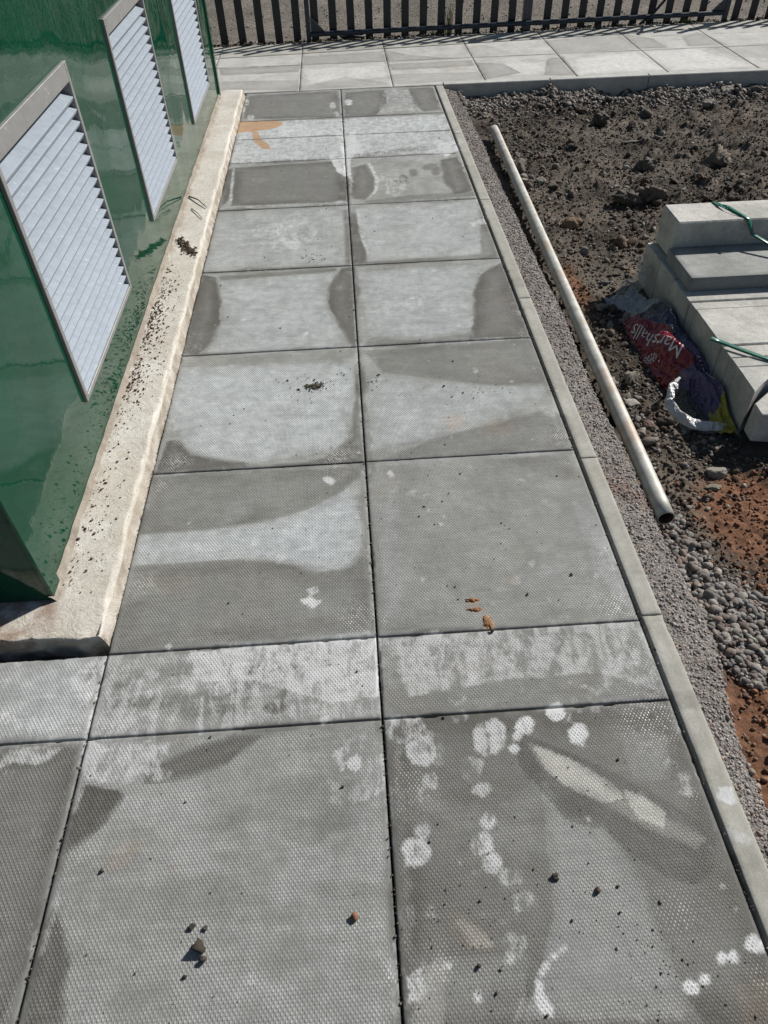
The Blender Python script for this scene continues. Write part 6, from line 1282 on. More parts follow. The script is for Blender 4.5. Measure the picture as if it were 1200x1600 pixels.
# ---- single rocks that can be pointed to
def rock(x, y, size, tint, label, seed, cuts=5, amp=.25, squash=.75, rot=0.0, sub=4, sink=.28, cat='rock', z=None, mat=None, group='rocks lying on the dug soil', name='rock', asp=(1.15, .9), crag=.18):
    V0, F0 = ICO[sub]
    V = lumpy(V0, amp, seed, cuts)
    q = np.random.default_rng(seed)
    V = V + V * (fbm(V[:, 0] * 3 + V[:, 2] * 2, V[:, 1] * 3 - V[:, 2], 1.1, 4, seed)[:, None] * crag + fbm(V[:, 0] * 3 - V[:, 2] * 2.3, V[:, 1] * 3 + V[:, 2] * 1.7, .45, 4, seed + 7, .6)[:, None] * crag * .85)
    V = V * np.array([asp[0], asp[1], squash]) * size
    c, s = math.cos(rot), math.sin(rot)
    V = V @ np.array([[c, s, 0], [-s, c, 0], [0, 0, 1]])
    zz = float(H(np.array([x]), np.array([y]))[0]) if z is None else z
    zz = zz - V[:, 2].min() * (1 - 2 * sink)
    o = mesh_np(name, V, F0, mat or M['stone'], None, (x, y, zz), smooth=sub >= 3 and cuts == 0)
    at = o.data.attributes.new('tint', 'FLOAT_COLOR', 'POINT')
    at.data.foreach_set('color', np.tile(np.array(tuple(tint) + (1.0,), np.float32), len(V)))
    return tag(o, label, cat, group)
rock(1.024, 2.275, .040, (.17, .115, .075), 'rounded orange brown rock to the right of the tube', 101, 2, rot=.3, amp=.16)
rock(1.36, 2.52, .062, (.10, .088, .076), 'largest dark clod of soil beyond the block stack', 102, 1, amp=.35, rot=.6, crag=.48)
rock(1.47, 2.50, .046, (.11, .095, .083), 'dark clod touching the right side of the largest clod', 103, 1, amp=.35, crag=.48)
rock(.922, 1.045, .028, (.19, .175, .145), 'yellowish angular rock between the tube and the red plastic bag', 104, 5, rot=.2, asp=(1.3, .9))
rock(.885, .915, .024, (.30, .28, .25), 'pale flat chip of stone nearest the tube, close to the white bag fold', 105, 6, squash=.5, rot=.5)
rock(1.54, 3.62, .044, (.09, .08, .07), 'dark lump of soil midway up the far dug ground', 106, 1, amp=.35, crag=.48)
rock(2.26, 3.83, .050, (.20, .185, .165), 'grey rounded rock near the pavement kerb at far right', 107, 3, amp=.3)
rock(1.86, 3.78, .040, (.12, .105, .09), 'brown angular rock below the pavement kerb', 108, 5, amp=.3)
rock(1.40, 3.96, .032, (.075, .066, .058), 'small black clod just below the pavement kerb', 109, 3)
rock(.905, 2.95, .042, (.13, .115, .10), 'upright dark broken stone beside the upper end of the tube', 110, 7, squash=1.1, rot=1.1)
rock(.985, 2.80, .026, (.27, .25, .22), 'pale broken stone beside the upper end of the tube', 111, 6, squash=.8, rot=2.0)
rock(.915, 2.79, .026, (.22, .21, .17), 'small yellowish stone touching the tube near its upper end', 112, 4)
rock(1.60, 2.95, .05, (.13, .115, .10), 'half buried grey clod above the block stack', 113, 1, amp=.3, squash=.6, crag=.48)
rock(1.95, 2.95, .055, (.15, .13, .105), 'big brown clod with a dark hollow side at far right', 114, 1, amp=.35, crag=.48)
rock(1.12, 2.62, .030, (.11, .095, .083), 'dark brown stone left of the largest dark clod', 115, 4)
rock(1.20, 2.08, .034, (.12, .085, .068), 'reddish clod beside the top block of the stack', 116, 4, amp=.3)
rock(2.48, 4.09, .032, (.33, .31, .27), 'pale upright stone against the pavement kerb at far right', 117, 5, squash=1.2)
rock(2.66, 4.08, .036, (.12, .115, .115), 'slate grey stone against the pavement kerb at far right', 118, 4)
rock(1.60, 3.28, .030, (.15, .135, .11), 'long thin flat stone on the far dug ground', 119, 4, squash=.35, asp=(2.0, .6))
rock(1.03, .575, .024, (.22, .205, .175), 'largest yellowish pebble on the reddish soil below the plastic bag', 120, 2, amp=.2, squash=.7, asp=(1.3, .9), rot=-.1)
rock(1.0, .505, .018, (.19, .175, .14), 'flat greenish stone with a dark shadow under it on the reddish soil', 121, 4, squash=.4, asp=(1.5, .7), rot=.1)
rock(.905, .80, .017, (.19, .13, .11), 'reddish round pebble between the tube and the plastic bag', 122, 0, amp=.1)
rock(.886, .285, .014, (.155, .135, .128), 'large dark oval pebble below the open end of the tube', 123, 0, amp=.1, asp=(1.35, .9))
rock(.845, .185, .017, (.19, .17, .155), 'biggest grey pebble on the heap below the tube', 124, 1, amp=.14)
rock(1.0, -.075, .014, (.30, .28, .26), 'pale pebble at the edge of the orange soil', 125, 2, amp=.2)

# ================================================================== PLINTH
PX, PZ = -.618, .041
av = np.concatenate([np.arange(-.36, -.03, .009), np.arange(-.03, .0701, .0045)])
bv = np.concatenate([np.arange(-.1, .04, .0045), np.arange(.04, 4.13, .011), np.arange(4.13, 4.27, .0045)])
A_, B_ = np.meshgrid(av, bv)
YE = 4.155
x = PX + np.minimum(A_, 0) + np.clip(A_, 0, .045) * .28; yy = np.clip(B_, 0, YE) + .0235
zz = PZ - np.maximum(np.maximum(A_, 0), np.maximum(np.maximum(-B_, 0), np.maximum(B_ - YE, 0)))
# eased, ragged arris
edge_d = np.minimum(np.minimum(np.abs(A_), np.abs(B_)), np.abs(B_ - YE))
chip = np.clip(vnoise(B_ + A_ * .3, A_ * 2, .06, 77) + vnoise(B_, A_, .022, 78) * .6 - .08, 0, 1)
ease = np.exp(-(edge_d / .0045) ** 2)
on_a = np.exp(-(A_ / .008) ** 2)
x = x - ease * on_a * (.0015 + chip * .013)
zz = zz - ease * (.0012 + chip * .010)
onb = np.exp(-(B_ / .008) ** 2)
yy = yy + ease * onb * (.0015 + chip * .010)
x = x + np.where(A_ > 0, fbm(B_, A_, .07, 4, 79) * .006, 0)
yy = yy + np.where(B_ < 0, fbm(x, zz, .03, 4, 80) * .010, 0)
zz = zz + np.where((A_ < 0) & (B_ > 0), fbm(x, yy, .2, 4, 81) * .0022, 0)
# near corner knocked off
cdist = np.hypot(x - PX, yy - .0235)
zz = np.where((A_ < 0) & (B_ > 0), zz - .016 * np.exp(-(cdist / .03) ** 2), zz)
V = np.stack([x, yy, zz], -1).reshape(-1, 3)
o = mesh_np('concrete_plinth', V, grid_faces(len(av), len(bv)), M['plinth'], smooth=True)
bm = bmesh.new(); box(bm, -3.4, -.968, .03, 4.15, -.05, .040)
tmp = bm_obj('plinth_core', bm, M['plinth'], o)
tag(o, 'cream cast concrete plinth under the green kiosk, crumbs along its top', 'plinth')

# ================================================================== KIOSK
WX = -.752
K0, K1, KZ0, KZ1 = .134, 4.09, .043, 2.3
kio = empty('kiosk', (WX, K0, KZ0))
tag(kio, 'glossy dark green kiosk with three louvred vents on a concrete plinth', 'kiosk')
def L3(p): return (p[0] - WX, p[1] - K0, p[2] - KZ0)
VENTS = [(.694, 1.328, .197, .858), (1.820, 2.455, .213, .860), (3.030, 3.715, .188, .860)]
ybk = sorted({K0, K1, *[v for q in VENTS for v in q[:2]]})
zbk = sorted({KZ0, KZ1, .188, .197, .213, .858, .860})
bm = bmesh.new()
gv = {}
def gvx(y, z):
    if (y, z) not in gv: gv[(y, z)] = bm.verts.new(L3((WX, y, z)))
    return gv[(y, z)]
for i in range(len(ybk) - 1):
    for j in range(len(zbk) - 1):
        ym, zm = (ybk[i] + ybk[i + 1]) / 2, (zbk[j] + zbk[j + 1]) / 2
        if any(q[0] < ym < q[1] and q[2] < zm < q[3] for q in VENTS): continue
        bm.faces.new((gvx(ybk[i], zbk[j]), gvx(ybk[i + 1], zbk[j]), gvx(ybk[i + 1], zbk[j + 1]), gvx(ybk[i], zbk[j + 1])))
xb = WX - 2.4
def q4(*p): bm.faces.new([bm.verts.new(L3(v)) for v in p])
q4((WX, K0, KZ0), (WX, K0, KZ1), (xb, K0, KZ1), (xb, K0, KZ0))
q4((WX, K1, KZ0), (xb, K1, KZ0), (xb, K1, KZ1), (WX, K1, KZ1))
q4((xb, K0, KZ0), (xb, K0, KZ1), (xb, K1, KZ1), (xb, K1, KZ0))
bm_obj('wall', bm, M['green'], kio)
bm = bmesh.new(); box(bm, xb - .05 - WX, .05, -.05, K1 - K0 + .05, KZ1 - KZ0 + .001, KZ1 - KZ0 + .08, .01)
bm_obj('roof', bm, M['green'], kio)
for y0, y1 in ((K0 + .0006, K0 + .056), (K1 - .050, K1 - .0006)):
    bm = bmesh.new(); box(bm, -.035, .0100, y0 - K0, y1 - K0, 0.0, KZ1 - KZ0 - .002, .003)
    bm_obj('corner_trim', bm, M['green'], kio)
# mortar fillet along the foot
n = 260
ysf = np.linspace(K0 - .004, K1, n)
w = .013 + vnoise(ysf, ysf * 0, .05, 90) * .010
hgt = .012 + vnoise(ysf, ysf * 0 + 5, .04, 91) * .006
V = np.concatenate([np.stack([np.full(n, .0008), ysf - K0, hgt], -1), np.stack([.3 * w + .002, ysf - K0, hgt * .75], -1), np.stack([w, ysf - K0, np.full(n, -.004)], -1)])
i = np.arange(n - 1)
F = np.concatenate([np.stack([i, i + 1, n + i + 1, n + i], -1), np.stack([n + i, n + i + 1, 2 * n + i + 1, 2 * n + i], -1)])
mesh_np('mortar_fillet', V, F, M['mortar'], kio, smooth=True)
# louvred vents
SL = {}
for q in VENTS:
    y0, y1, z0, z1 = q
    bm = bmesh.new()
    fwid, ftop, pr, dep = .024, .047, .0095, -.045
    bx = lambda ya, yb_, za, zb_, xa=dep, xb_=pr: box(bm, xa, xb_, ya - K0, yb_ - K0, za - KZ0, zb_ - KZ0, .0012)
    bx(y0 - .004, y0 + fwid * .55, z0, z1 - .0005)
    bx(y1 - fwid * .55, y1 + .004, z0, z1 - .0005)
    bx(y0 + fwid * .55 + .0004, y1 - fwid * .55 - .0004, z1 - ftop, z1)
    bx(y0 + fwid * .55 + .0004, y1 - fwid * .55 - .0004, z0, z0 + .014)
    # rivets at the corners
    for ry in (y0 + .004, y1 - .004):
        for rz in (z0 + .02, (z0 + z1) / 2, z1 - .02):
            bmesh.ops.create_icosphere(bm, subdivisions=1, radius=.0028, matrix=Matrix.Translation((pr, ry - K0, rz - KZ0)))
    vent = bm_obj('louvre_vent', bm, M['vframe'], kio)
    bm = bmesh.new()
    vs_ = [bm.verts.new(L3(p)) for p in ((WX - .043, y0, z0), (WX - .043, y1, z0), (WX - .043, y1, z1), (WX - .043, y0, z1))]
    bm.faces.new(vs_)
    bm_obj('backing', bm, M['dark'], vent)
    ns = 19
    zb0, zb1 = z0 + .016, z1 - ftop - .010
    pitch = (zb1 - zb0) / ns
    wkey = round(y1 - y0, 3)
    if wkey not in SL:
        hw = (y1 - y0) / 2 - fwid * .55 - .001
        prof = [(-.036, pitch * .80), (.0068, .0042), (.0074, .0030), (.0032, -.0058), (.0018, -.0052), (.0040, .0016), (-.0375, pitch * .80 - .0015)]
        bm = bmesh.new()
        L_ = [bm.verts.new((px, -hw, pz)) for px, pz in prof]; R_ = [bm.verts.new((px, hw, pz)) for px, pz in prof]
        for k in range(len(prof)):
            k2 = (k + 1) % len(prof)
            bm.faces.new((L_[k], L_[k2], R_[k2], R_[k]))
        bm.faces.new(L_[::-1]); bm.faces.new(R_)
        me = bpy.data.meshes.new('slat'); bmesh.ops.recalc_face_normals(bm, faces=bm.faces[:]); bm.to_mesh(me); bm.free()
        me.materials.append(M['slat']); SL[wkey] = me
    for k in range(ns):
        s_ = bpy.data.objects.new('slat', SL[wkey])
        s_.location = (random.uniform(-.0006, .0006), (y0 + y1) / 2 - K0, zb0 + k * pitch - KZ0)
        s_.rotation_euler = (random.uniform(-.0015, .0015), random.uniform(-.012, .012), 0)
        s_.parent = vent; C.objects.link(s_)

# crumbs of soil and rust on the plinth
r = np.random.default_rng(21)
def on_pl(x, y): return np.stack([x, y, np.full(len(x), PZ)], -1)
n = 900
y = r.choice([.35, .5, 1.0, 1.35, 1.6], n, p=[.06, .08, .3, .36, .2]) + r.normal(0, .13, n)
x = -.738 + np.abs(r.normal(0, .035, n)) * (r.random(n) < .75) + r.uniform(0, .02, n)
k = (x < -.63) & (y > .15)
o = scatter('plinth_crumbs', on_pl(x[k], y[k]), plaw(r, k.sum(), .0013, .0048, 2.3), tints(k.sum(), [(.06, .04, .03), (.13, .06, .04), (.09, .06, .045)], 31), 1, .3, 0, .6, seed=21, sink=.15)
tag(o, 'brown crumbs scattered along the foot of the green wall', 'crumbs', kind='stuff')
pts = np.array([(-.715, 2.03), (-.700, 2.00), (-.685, 1.975), (-.672, 1.945), (-.655, 1.92), (-.640, 1.895)])
n = 300
c_ = pts[r.integers(0, len(pts), n)]
x = c_[:, 0] + r.normal(0, .007, n); y = c_[:, 1] + r.normal(0, .018, n)
o = scatter('soil_spill', on_pl(x, y), plaw(r, n, .0018, .0075, 2.0), tints(n, [(.055, .045, .033), (.08, .065, .05), (.12, .09, .065)], 32), 1, .3, 0, .6, seed=22, sink=.1)
tag(o, 'dark crumbly soil spilt across the plinth below the middle vent', 'spilt soil', kind='stuff')
# grit on the paving
n = 420
x = r.uniform(-.58, .6, n); y = -.75 + 4.9 * r.random(n) ** 1.4
cl = [(.05, .99, .02), (-.15, .99, .03), (.35, -.56, .10), (.42, -.66, .05), (.13, -.62, .05), (-.16, 1.9, .03), (-.13, 1.0, .05), (.2, .35, .12), (.33, .9, .05)]
for i, (cx_, cy_, s_) in enumerate(cl):
    m0 = 46 if s_ < .04 else 34
    x = np.concatenate([x, r.normal(cx_, s_, m0)]); y = np.concatenate([y, r.normal(cy_, s_, m0)])
k = (np.abs(x) < .6)
x, y = x[k], y[k]
o = scatter('grit', np.stack([x, y, np.full(len(x), .0006)], -1), plaw(r, len(x), .0009, .0036, 3.0), tints(len(x), [(.05, .045, .04), (.08, .07, .06), (.11, .10, .09)], 33), 1, .3, 0, .7, seed=23, sink=.12)
tag(o, 'fine dark grit dropped over the path slabs', 'grit', kind='stuff')
# joints filled with loose grit, visible as small bits along the edging
n = 1500
y = r.uniform(-.75, 4.1, n); x = r.choice([.606, -.6045, 0.0], n) + r.normal(0, .0022, n)
o = scatter('joint_grit', np.stack([x, y, np.full(n, .0002)], -1), plaw(r, n, .0008, .003, 2.8), tints(n, [(.05, .045, .04), (.09, .08, .07), (.16, .145, .125)], 34), 1, .3, 0, .7, seed=24, sink=.2)
tag(o, 'bits of dark grit lodged in the joints between slabs', 'grit', kind='stuff')
PB = 'pebbles lying on the path slabs'
def peb(x, y, s, t, label, seed, **k):
    s *= .74; t = tuple(q * .8 for q in t)
    rock(x, y, s, t, label, seed, z=.0005, sink=.08, group=PB, name='pebble', cat='pebble', **{'cuts': 2, 'amp': .3, 'sub': 3, **k})
peb(-.070, -.569, .0092, (.26, .135, .095), 'reddish brown oval pebble on the front left slab near the centre joint', 201, rot=1.2, cuts=0)
peb(-.346, -.567, .0085, (.075, .065, .055), 'dark round pebble left of a smaller one on the front left slab', 202)
peb(-.322, -.569, .0055, (.10, .09, .08), 'small dark pebble right of a rounder one on the front left slab', 203)
peb(-.328, -.600, .0135, (.05, .043, .035), 'largest crumbly clod among the pebbles of the front left slab', 204, amp=.4, cuts=4)
peb(-.320, -.615, .0075, (.08, .07, .06), 'dark crumb touching the lower side of the crumbly clod', 205, amp=.4)
peb(-.347, -.638, .0055, (.06, .05, .045), 'tiny black crumb below the crumbly clod on the front left slab', 206)
peb(-.518, -.464, .0055, (.07, .055, .045), 'black crumb beside the rusty smear on the front left slab', 207)
peb(.284, -.531, .0075, (.06, .053, .045), 'black crumb at the middle of the dark stained front right slab', 208, amp=.4)
peb(.352, -.556, .0065, (.13, .09, .075), 'brown crumb right of the black one on the stained front right slab', 209)
peb(.13, -.655, .0055, (.045, .04, .036), 'black chip near the sandy patch of the front right slab', 210, cuts=3)
peb(.262, -.004, .0001 + .006, (.05, .04, .035), 'dark crumb at the joint below the rust coloured mud', 211)
# rust coloured mud on the third slab
for i, (x, y, s_, lb) in enumerate([(.229, .087, .0125, 'top patch of rust coloured mud on the right hand slab'), (.232, .060, .014, 'middle patch of rust coloured mud on the right hand slab'), (.257, .022, .016, 'lowest patch of rust coloured mud beside the slab joint')]):
    nr_, na_ = 18, 48
    rr_, aa_ = np.meshgrid(np.linspace(0, 1, nr_), np.linspace(0, 2 * np.pi, na_, endpoint=False), indexing='ij')
    rim_ = .75 + .55 * vnoise(np.cos(aa_) + i * 7, np.sin(aa_), .5, 500 + i) + .45 * vnoise(np.cos(aa_) * 3 + i, np.sin(aa_) * 3, .4, 510 + i)
    px_, py_ = rr_ * np.cos(aa_) * rim_ * s_ * (1.5 if i < 2 else .95), rr_ * np.sin(aa_) * rim_ * s_ * (.62 if i < 2 else 1.5)
    hz_ = (1 - rr_ ** 3) * (.0022 + .004 * np.clip(fbm(px_ + i, py_, .007, 3, 520) + .3, 0, 1)) + .0006 - rr_ * .001
    V = np.stack([px_, py_, hz_], -1).reshape(-1, 3)
    idx = np.arange(nr_ * na_).reshape(nr_, na_); nx_ = np.roll(idx, -1, 1)
    F = np.stack([idx[:-1], idx[1:], nx_[1:], nx_[:-1]], -1).reshape(-1, 4)
    o = mesh_np('mud_patch', V, F, M['stone'], None, (x, y, 0))
    at = o.data.attributes.new('tint', 'FLOAT_COLOR', 'POINT')
    at.data.foreach_set('color', np.tile(np.array((.235, .125, .065, 1.0), np.float32), len(V)))
    tag(o, lb, 'mud', 'mud patches on the slab')
n = 150
x = r.normal(-.148, .019, n); y = r.normal(.985, .008, n)
o = scatter('soil_spill', np.stack([x, y, np.full(n, .0006)], -1), plaw(r, n, .0016, .0052, 2.2), tints(n, [(.08, .07, .055), (.12, .105, .085)], 35), 1, .3, 0, .6, seed=25, sink=.1)
tag(o, 'little heap of dark crumbs in the middle of a left hand slab', 'spilt soil', kind='stuff')

# twigs on the plinth
def twig(pts, rad, label):
    V, F = tube_mesh(pts, rad, 6, rad * .5)
    o = mesh_np('twig', V, F, M['twig'], smooth=True)
    tag(o, label, 'twig', 'twigs lying on the plinth')
twig([(-.735, 2.485, .045), (-.685, 2.425, .052), (-.637, 2.345, .047)], .0035, 'longer dark twig lying across the plinth')
twig([(-.705, 2.345, .045), (-.67, 2.285, .048), (-.643, 2.225, .046)], .0022, 'shorter thin twig lying across the plinth')

# ================================================================== TUBE
A0, A1 = Vector((.874, 3.515, -.052)), Vector((.800, .358, -.050))
ax = (A1 - A0).normalized()
side = ax.cross(Vector((0, 0, 1))).normalized(); upv = side.cross(ax)
V, F = [], []
seg, ro, ri = 64, .0243, .0205
rings = [(0.0, ri), (0.0, ro)] + [(t, ro) for t in np.linspace(.02, .98, 24)] + [(1.0, ro), (1.0, ri), (.93, ri), (.0, ri * .98)]
for t, rr in rings:
    c_ = A0.lerp(A1, t) + Vector((0, 0, -.003 * math.sin(math.pi * t)))
    for k in range(seg):
        a_ = 2 * math.pi * k / seg
        V.append(tuple(c_ + side * math.cos(a_) * rr + upv * math.sin(a_) * rr))
nr = len(rings)
for i in range(nr - 1):
    for k in range(seg):
        F.append((i * seg + k, i * seg + (k + 1) % seg, (i + 1) * seg + (k + 1) % seg, (i + 1) * seg + k))
V = np.array(V); base = np.array(A1)
o = mesh_np('scaffold_tube', V - base, F, M['tube'], None, tuple(base), smooth=False)
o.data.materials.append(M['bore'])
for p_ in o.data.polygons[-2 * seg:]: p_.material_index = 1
tag(o, 'long dusty galvanised steel tube lying on the soil beside the path edging', 'tube')

# ================================================================== BLOCK STACK
SG = 'concrete blocks stacked in the strapped pack'
def block(poly, z0, z1, label, bev=.004, mat=None):
    c_ = np.mean(np.array(poly), 0)
    bm = bmesh.new(); prism(bm, [(x - c_[0], y - c_[1]) for x, y in poly], 0, z1 - z0, bev)
    o = bm_obj('concrete_block', bm, mat or M['block'], None, (c_[0], c_[1], z0))
    return tag(o, label, 'concrete block', SG)
GZ, TZ = -.112, .060
yj = [(1.5945, 1.759, 'hidden back edging block of the pack, under the big top block'),
      (1.4495, 1.5938, 'edging block of the pack directly under the front of the big top block'),
      (1.2845, 1.449, 'edging block of the pack half hidden by the pimpled slab'),
      (1.2325, 1.284, 'narrow edging block just in front of the pimpled slab'),
      (1.0022, 1.232, 'widest edging block in the middle of the pack'),
      (.9325, 1.0018, 'narrow edging block crossed by the loose end of the green strap')]
for k, (y0, y1, lb) in enumerate(yj):
    jx = 1.177 + random.uniform(-.005, .004)
    block(rect(jx, jx + .914, y0 + .0018, y1 - .0018), GZ, TZ + random.uniform(-.003, .003), lb, .003)
block(rect(1.176, 2.09, .8806, .9311), GZ, TZ - .001, 'edging block in front of the strap end, second from the near end', .003)
block([(1.1734, .7473), (1.2498, .82), (2.0, .825), (2.0, .879), (1.176, .879)], GZ, TZ - .0005, 'nearest edging block of the pack with its corner sticking out', .003)
block([(1.1753, .6784), (1.2262, .669), (2.0, .70), (2.0, .80), (1.2593, .8011), (1.1775, .7330)], -.075, .027, 'low broken block at the very front of the stack', .004)
bsl = rect(1.1904, 1.7904, 1.3532, 1.5943)
pv = paving_slab('concrete_block', None, bsl, .02, ztop=.1119, thick=.0505)
tag(pv, 'pimpled half slab lying on the pack in front of the big block', 'concrete block', SG)
block(rect(1.2064, 2.12, 1.5967, 1.761), .0625, .2058, 'big thick kerb block on top of the stack under the strap', .005)

def ribbon(name, pts, width, mat, label, wdir=None, parent=None, thick=.0009, cat='strap', grp=None):
    pts = [Vector(p) for p in pts]
    n = len(pts); V = []; F = []
    for i, p in enumerate(pts):
        d = (pts[min(i + 1, n - 1)] - pts[max(i - 1, 0)]).normalized()
        wv = Vector(wdir[i] if isinstance(wdir, list) else wdir)
        wv = (wv - d * wv.dot(d)).normalized() * width / 2
        nn = d.cross(wv).normalized() * thick
        V += [p - wv - nn, p + wv - nn, p + wv + nn, p - wv + nn]
    for i in range(n - 1):
        for k in range(4):
            F.append((i * 4 + k, i * 4 + (k + 1) % 4, i * 4 + 4 + (k + 1) % 4, i * 4 + 4 + k))
    F += [(0, 1, 2, 3), ((n - 1) * 4 + 3, (n - 1) * 4 + 2, (n - 1) * 4 + 1, (n - 1) * 4)]
    o = mesh_np(name, np.array([tuple(v) for v in V]), np.array(F), mat, parent)
    if label: tag(o, label, cat, grp)
    return o
ribbon('strap', [(1.3942, 1.7650, 0.1327), (1.3961, 1.7656, 0.2034), (1.3989, 1.759, 0.2077), (1.4056, 1.7118, 0.2138), (1.4169, 1.6788, 0.2176), (1.4339, 1.6458, 0.2138), (1.4575, 1.6127, 0.2086), (1.4678, 1.5934, 0.2068), (1.4735, 1.5862, 0.1893), (1.4858, 1.572, 0.160), (1.5471, 1.4948, 0.140), (1.6792, 1.3249, 0.1), (1.7359, 1.2683, 0.075)],
       .017, M['strap'], 'green plastic strap over the big top block', [(1, 0, 0)] * 3 + [(1, 0, .25), (1, 0, .6), (1, 0, .5), (1, 0, .15)] + [(1, .2, 0)] * 6, thick=.0004, grp='green straps on the stack')
ribbon('strap', [(1.146, 1.0276, 0.0723), (1.1696, 1.0087, 0.0704), (1.2074, 0.971, 0.0685), (1.264, 0.9191, 0.0657), (1.3206, 0.8766, 0.0638), (1.3961, 0.8436, 0.0638), (1.5094, 0.8341, 0.0638)],
       .017, M['strap'], 'loose green strap end hanging over the low front blocks', (.45, .9, 0.25), thick=.0004, grp='green straps on the stack')

# ================================================================== PRINTED PLASTIC BAG
bag = empty('plastic_bag', (1.10, 1.10, -.10))
tag(bag, 'crumpled red and purple printed plastic bag lying against the block stack', 'plastic bag')
BO = np.array(bag.location)
Ly = np.array([1.60, 1.36, 1.17, 1.05, .98, .89, .80]); Lx = np.array([1.02, 1.002, .996, 1.02, 1.035, 1.01, 1.012])
def bag_pt(u, v):
    """u 0 far..1 near, v 0 left edge..1 against the blocks"""
    u = np.asarray(u, float); v = np.asarray(v, float)
    yl = 1.58 - u * .80; yr = 1.66 - u * .95
    xl = np.interp(-yl, -Ly, Lx); xr = 1.172 - .004 * np.sin(u * 9)
    xx = xl + (xr - xl) * v; yy = yl + (yr - yl) * v
    A = .088 * np.clip(u / .3, .35, 1) * np.clip((1.06 - u) / .3, .25, 1)
    arch = np.sin(np.pi * np.clip(v * .66 + .02, 0, 1)) ** .85
    wr = fbm(u * 1.0, v * .45, .22, 3, 301) * .045 - np.abs(fbm(u * 1.2 - v * .7, v * .5 + u * .3, .16, 2, 305)) * .03 + np.abs(fbm(u * .9 + v * .5, v * .4 - u * .2, .11, 2, 302)) * .022
    pinch = -.020 * np.exp(-((u - .66 - .12 * (v - .5)) / .05) ** 2)
    zz = -.112 + A * arch + (wr + pinch) * np.clip(arch * 1.3, .15, 1)
    return xx, yy, np.maximum(zz, -.112)
nu, nv_ = 120, 60
U, Vv = np.meshgrid(np.linspace(0, 1, nu), np.linspace(0, 1, nv_))
bx_, by_, bz_ = bag_pt(U, Vv)
P = np.stack([bx_, by_, bz_], -1).reshape(-1, 3)
o = mesh_np('printed_film', P - BO, grid_faces(nu, nv_)[:, ::-1], M['film'], bag, smooth=True)
u, v = U.ravel(), Vv.ravel()
col = np.tile(np.array([.016, .017, .030, .93]), (len(u), 1))
wob = fbm(u * 2, v * 2, .35, 3, 310) * .12
red = (v < .36 + wob * .6 + .95 * (u - .2)) & (u > .15 + .12 * v) & (u < .73 - .10 * v)
pur = (~red) & (u > .20 + .1 * v) & (u < .84 - .06 * np.sin(v * 7))
col[pur] = (.085, .055, .12, 1)
nav = pur & (u < .52)
col[nav] = (.030, .032, .070, 1)
col[red] = (.19, .009, .018, 1)
clear = (u < .15 + .10 * v + wob * .4)
col[clear] = (.40, .42, .46, .70)
dk = (u > .84 - .06 * np.sin(v * 7))
col[dk] = (.075, .078, .072, .70)
yel = dk & (v > .64 + wob * 1.4) & (v < .95)
col[yel] = (.30, .26, .02, .97)
at = o.data.attributes.new('print', 'FLOAT_COLOR', 'POINT'); at.data.foreach_set('color', col.astype(np.float32).ravel())

def print_on_bag(name, me_verts, faces, mapping, lift=.0035):
    V = np.array(me_verts)
    u, v = mapping(V[:, 0], V[:, 1])
    x, y, z = bag_pt(u, v)
    o = mesh_np(name, np.stack([x, y, z + lift], -1) - BO, faces, M['ink'], bag)
    return o
def flat_tris(bm, maxlen):
    bmesh.ops.triangulate(bm, faces=bm.faces[:])
    for _ in range(4):
        es = [e for e in bm.edges if e.calc_length() > maxlen]
        if not es: break
        bmesh.ops.subdivide_edges(bm, edges=es, cuts=1)
        bmesh.ops.triangulate(bm, faces=bm.faces[:])
    bm.verts.ensure_lookup_table(); bm.verts.index_update()
    return np.array([w_.co[:] for w_ in bm.verts]), np.array([[w_.index for w_ in f.verts] for f in bm.faces])
def text_mesh(txt):
    cu = bpy.data.curves.new('lettering', 'FONT'); cu.body = txt; cu.size = 1.0; cu.resolution_u = 3
    cu.offset = -.004
    to = bpy.data.objects.new('lettering', cu); C.objects.link(to)
    dg = bpy.context.evaluated_depsgraph_get()
    me = bpy.data.meshes.new_from_object(to.evaluated_get(dg))
    bpy.data.objects.remove(to)
    bm = bmesh.new(); bm.from_mesh(me); bpy.data.meshes.remove(me)
    return flat_tris(bm, .25)
TV, TF = text_mesh('Marshalls')
tw = TV[:, 0].max()
print_on_bag('lettering', TV, TF, lambda x, y: (.59 - x / tw * .31 + y * .05, .60 - (x / tw) * .42 - y * .24))
# sun emblem: a curl inside a ring of rays
bm = bmesh.new()
def arc(r0, r1, a0, a1, n=14):
    pv_ = None
    for i in range(n + 1):
        t = a0 + (a1 - a0) * i / n
        k = i / n
        c0, c1 = bm.verts.new((r0 * math.cos(t), r0 * math.sin(t), 0)), bm.verts.new((r1 * math.cos(t), r1 * math.sin(t), 0))
        if pv_: bm.faces.new((pv_[0], pv_[1], c1, c0))
        pv_ = (c0, c1)
arc(.42, .55, -.6, 4.6, 20); arc(.18, .28, 1.2, 5.6, 12)
for k in range(13):
    t = k * 2 * math.pi / 13
    arc(.72, 1.0, t - .10, t + .10, 2)
EV, EF = flat_tris(bm, .4)
print_on_bag('emblem', EV, EF, lambda x, y: (.535 - x * .027 + y * .006, .14 - y * .09 - x * .024))
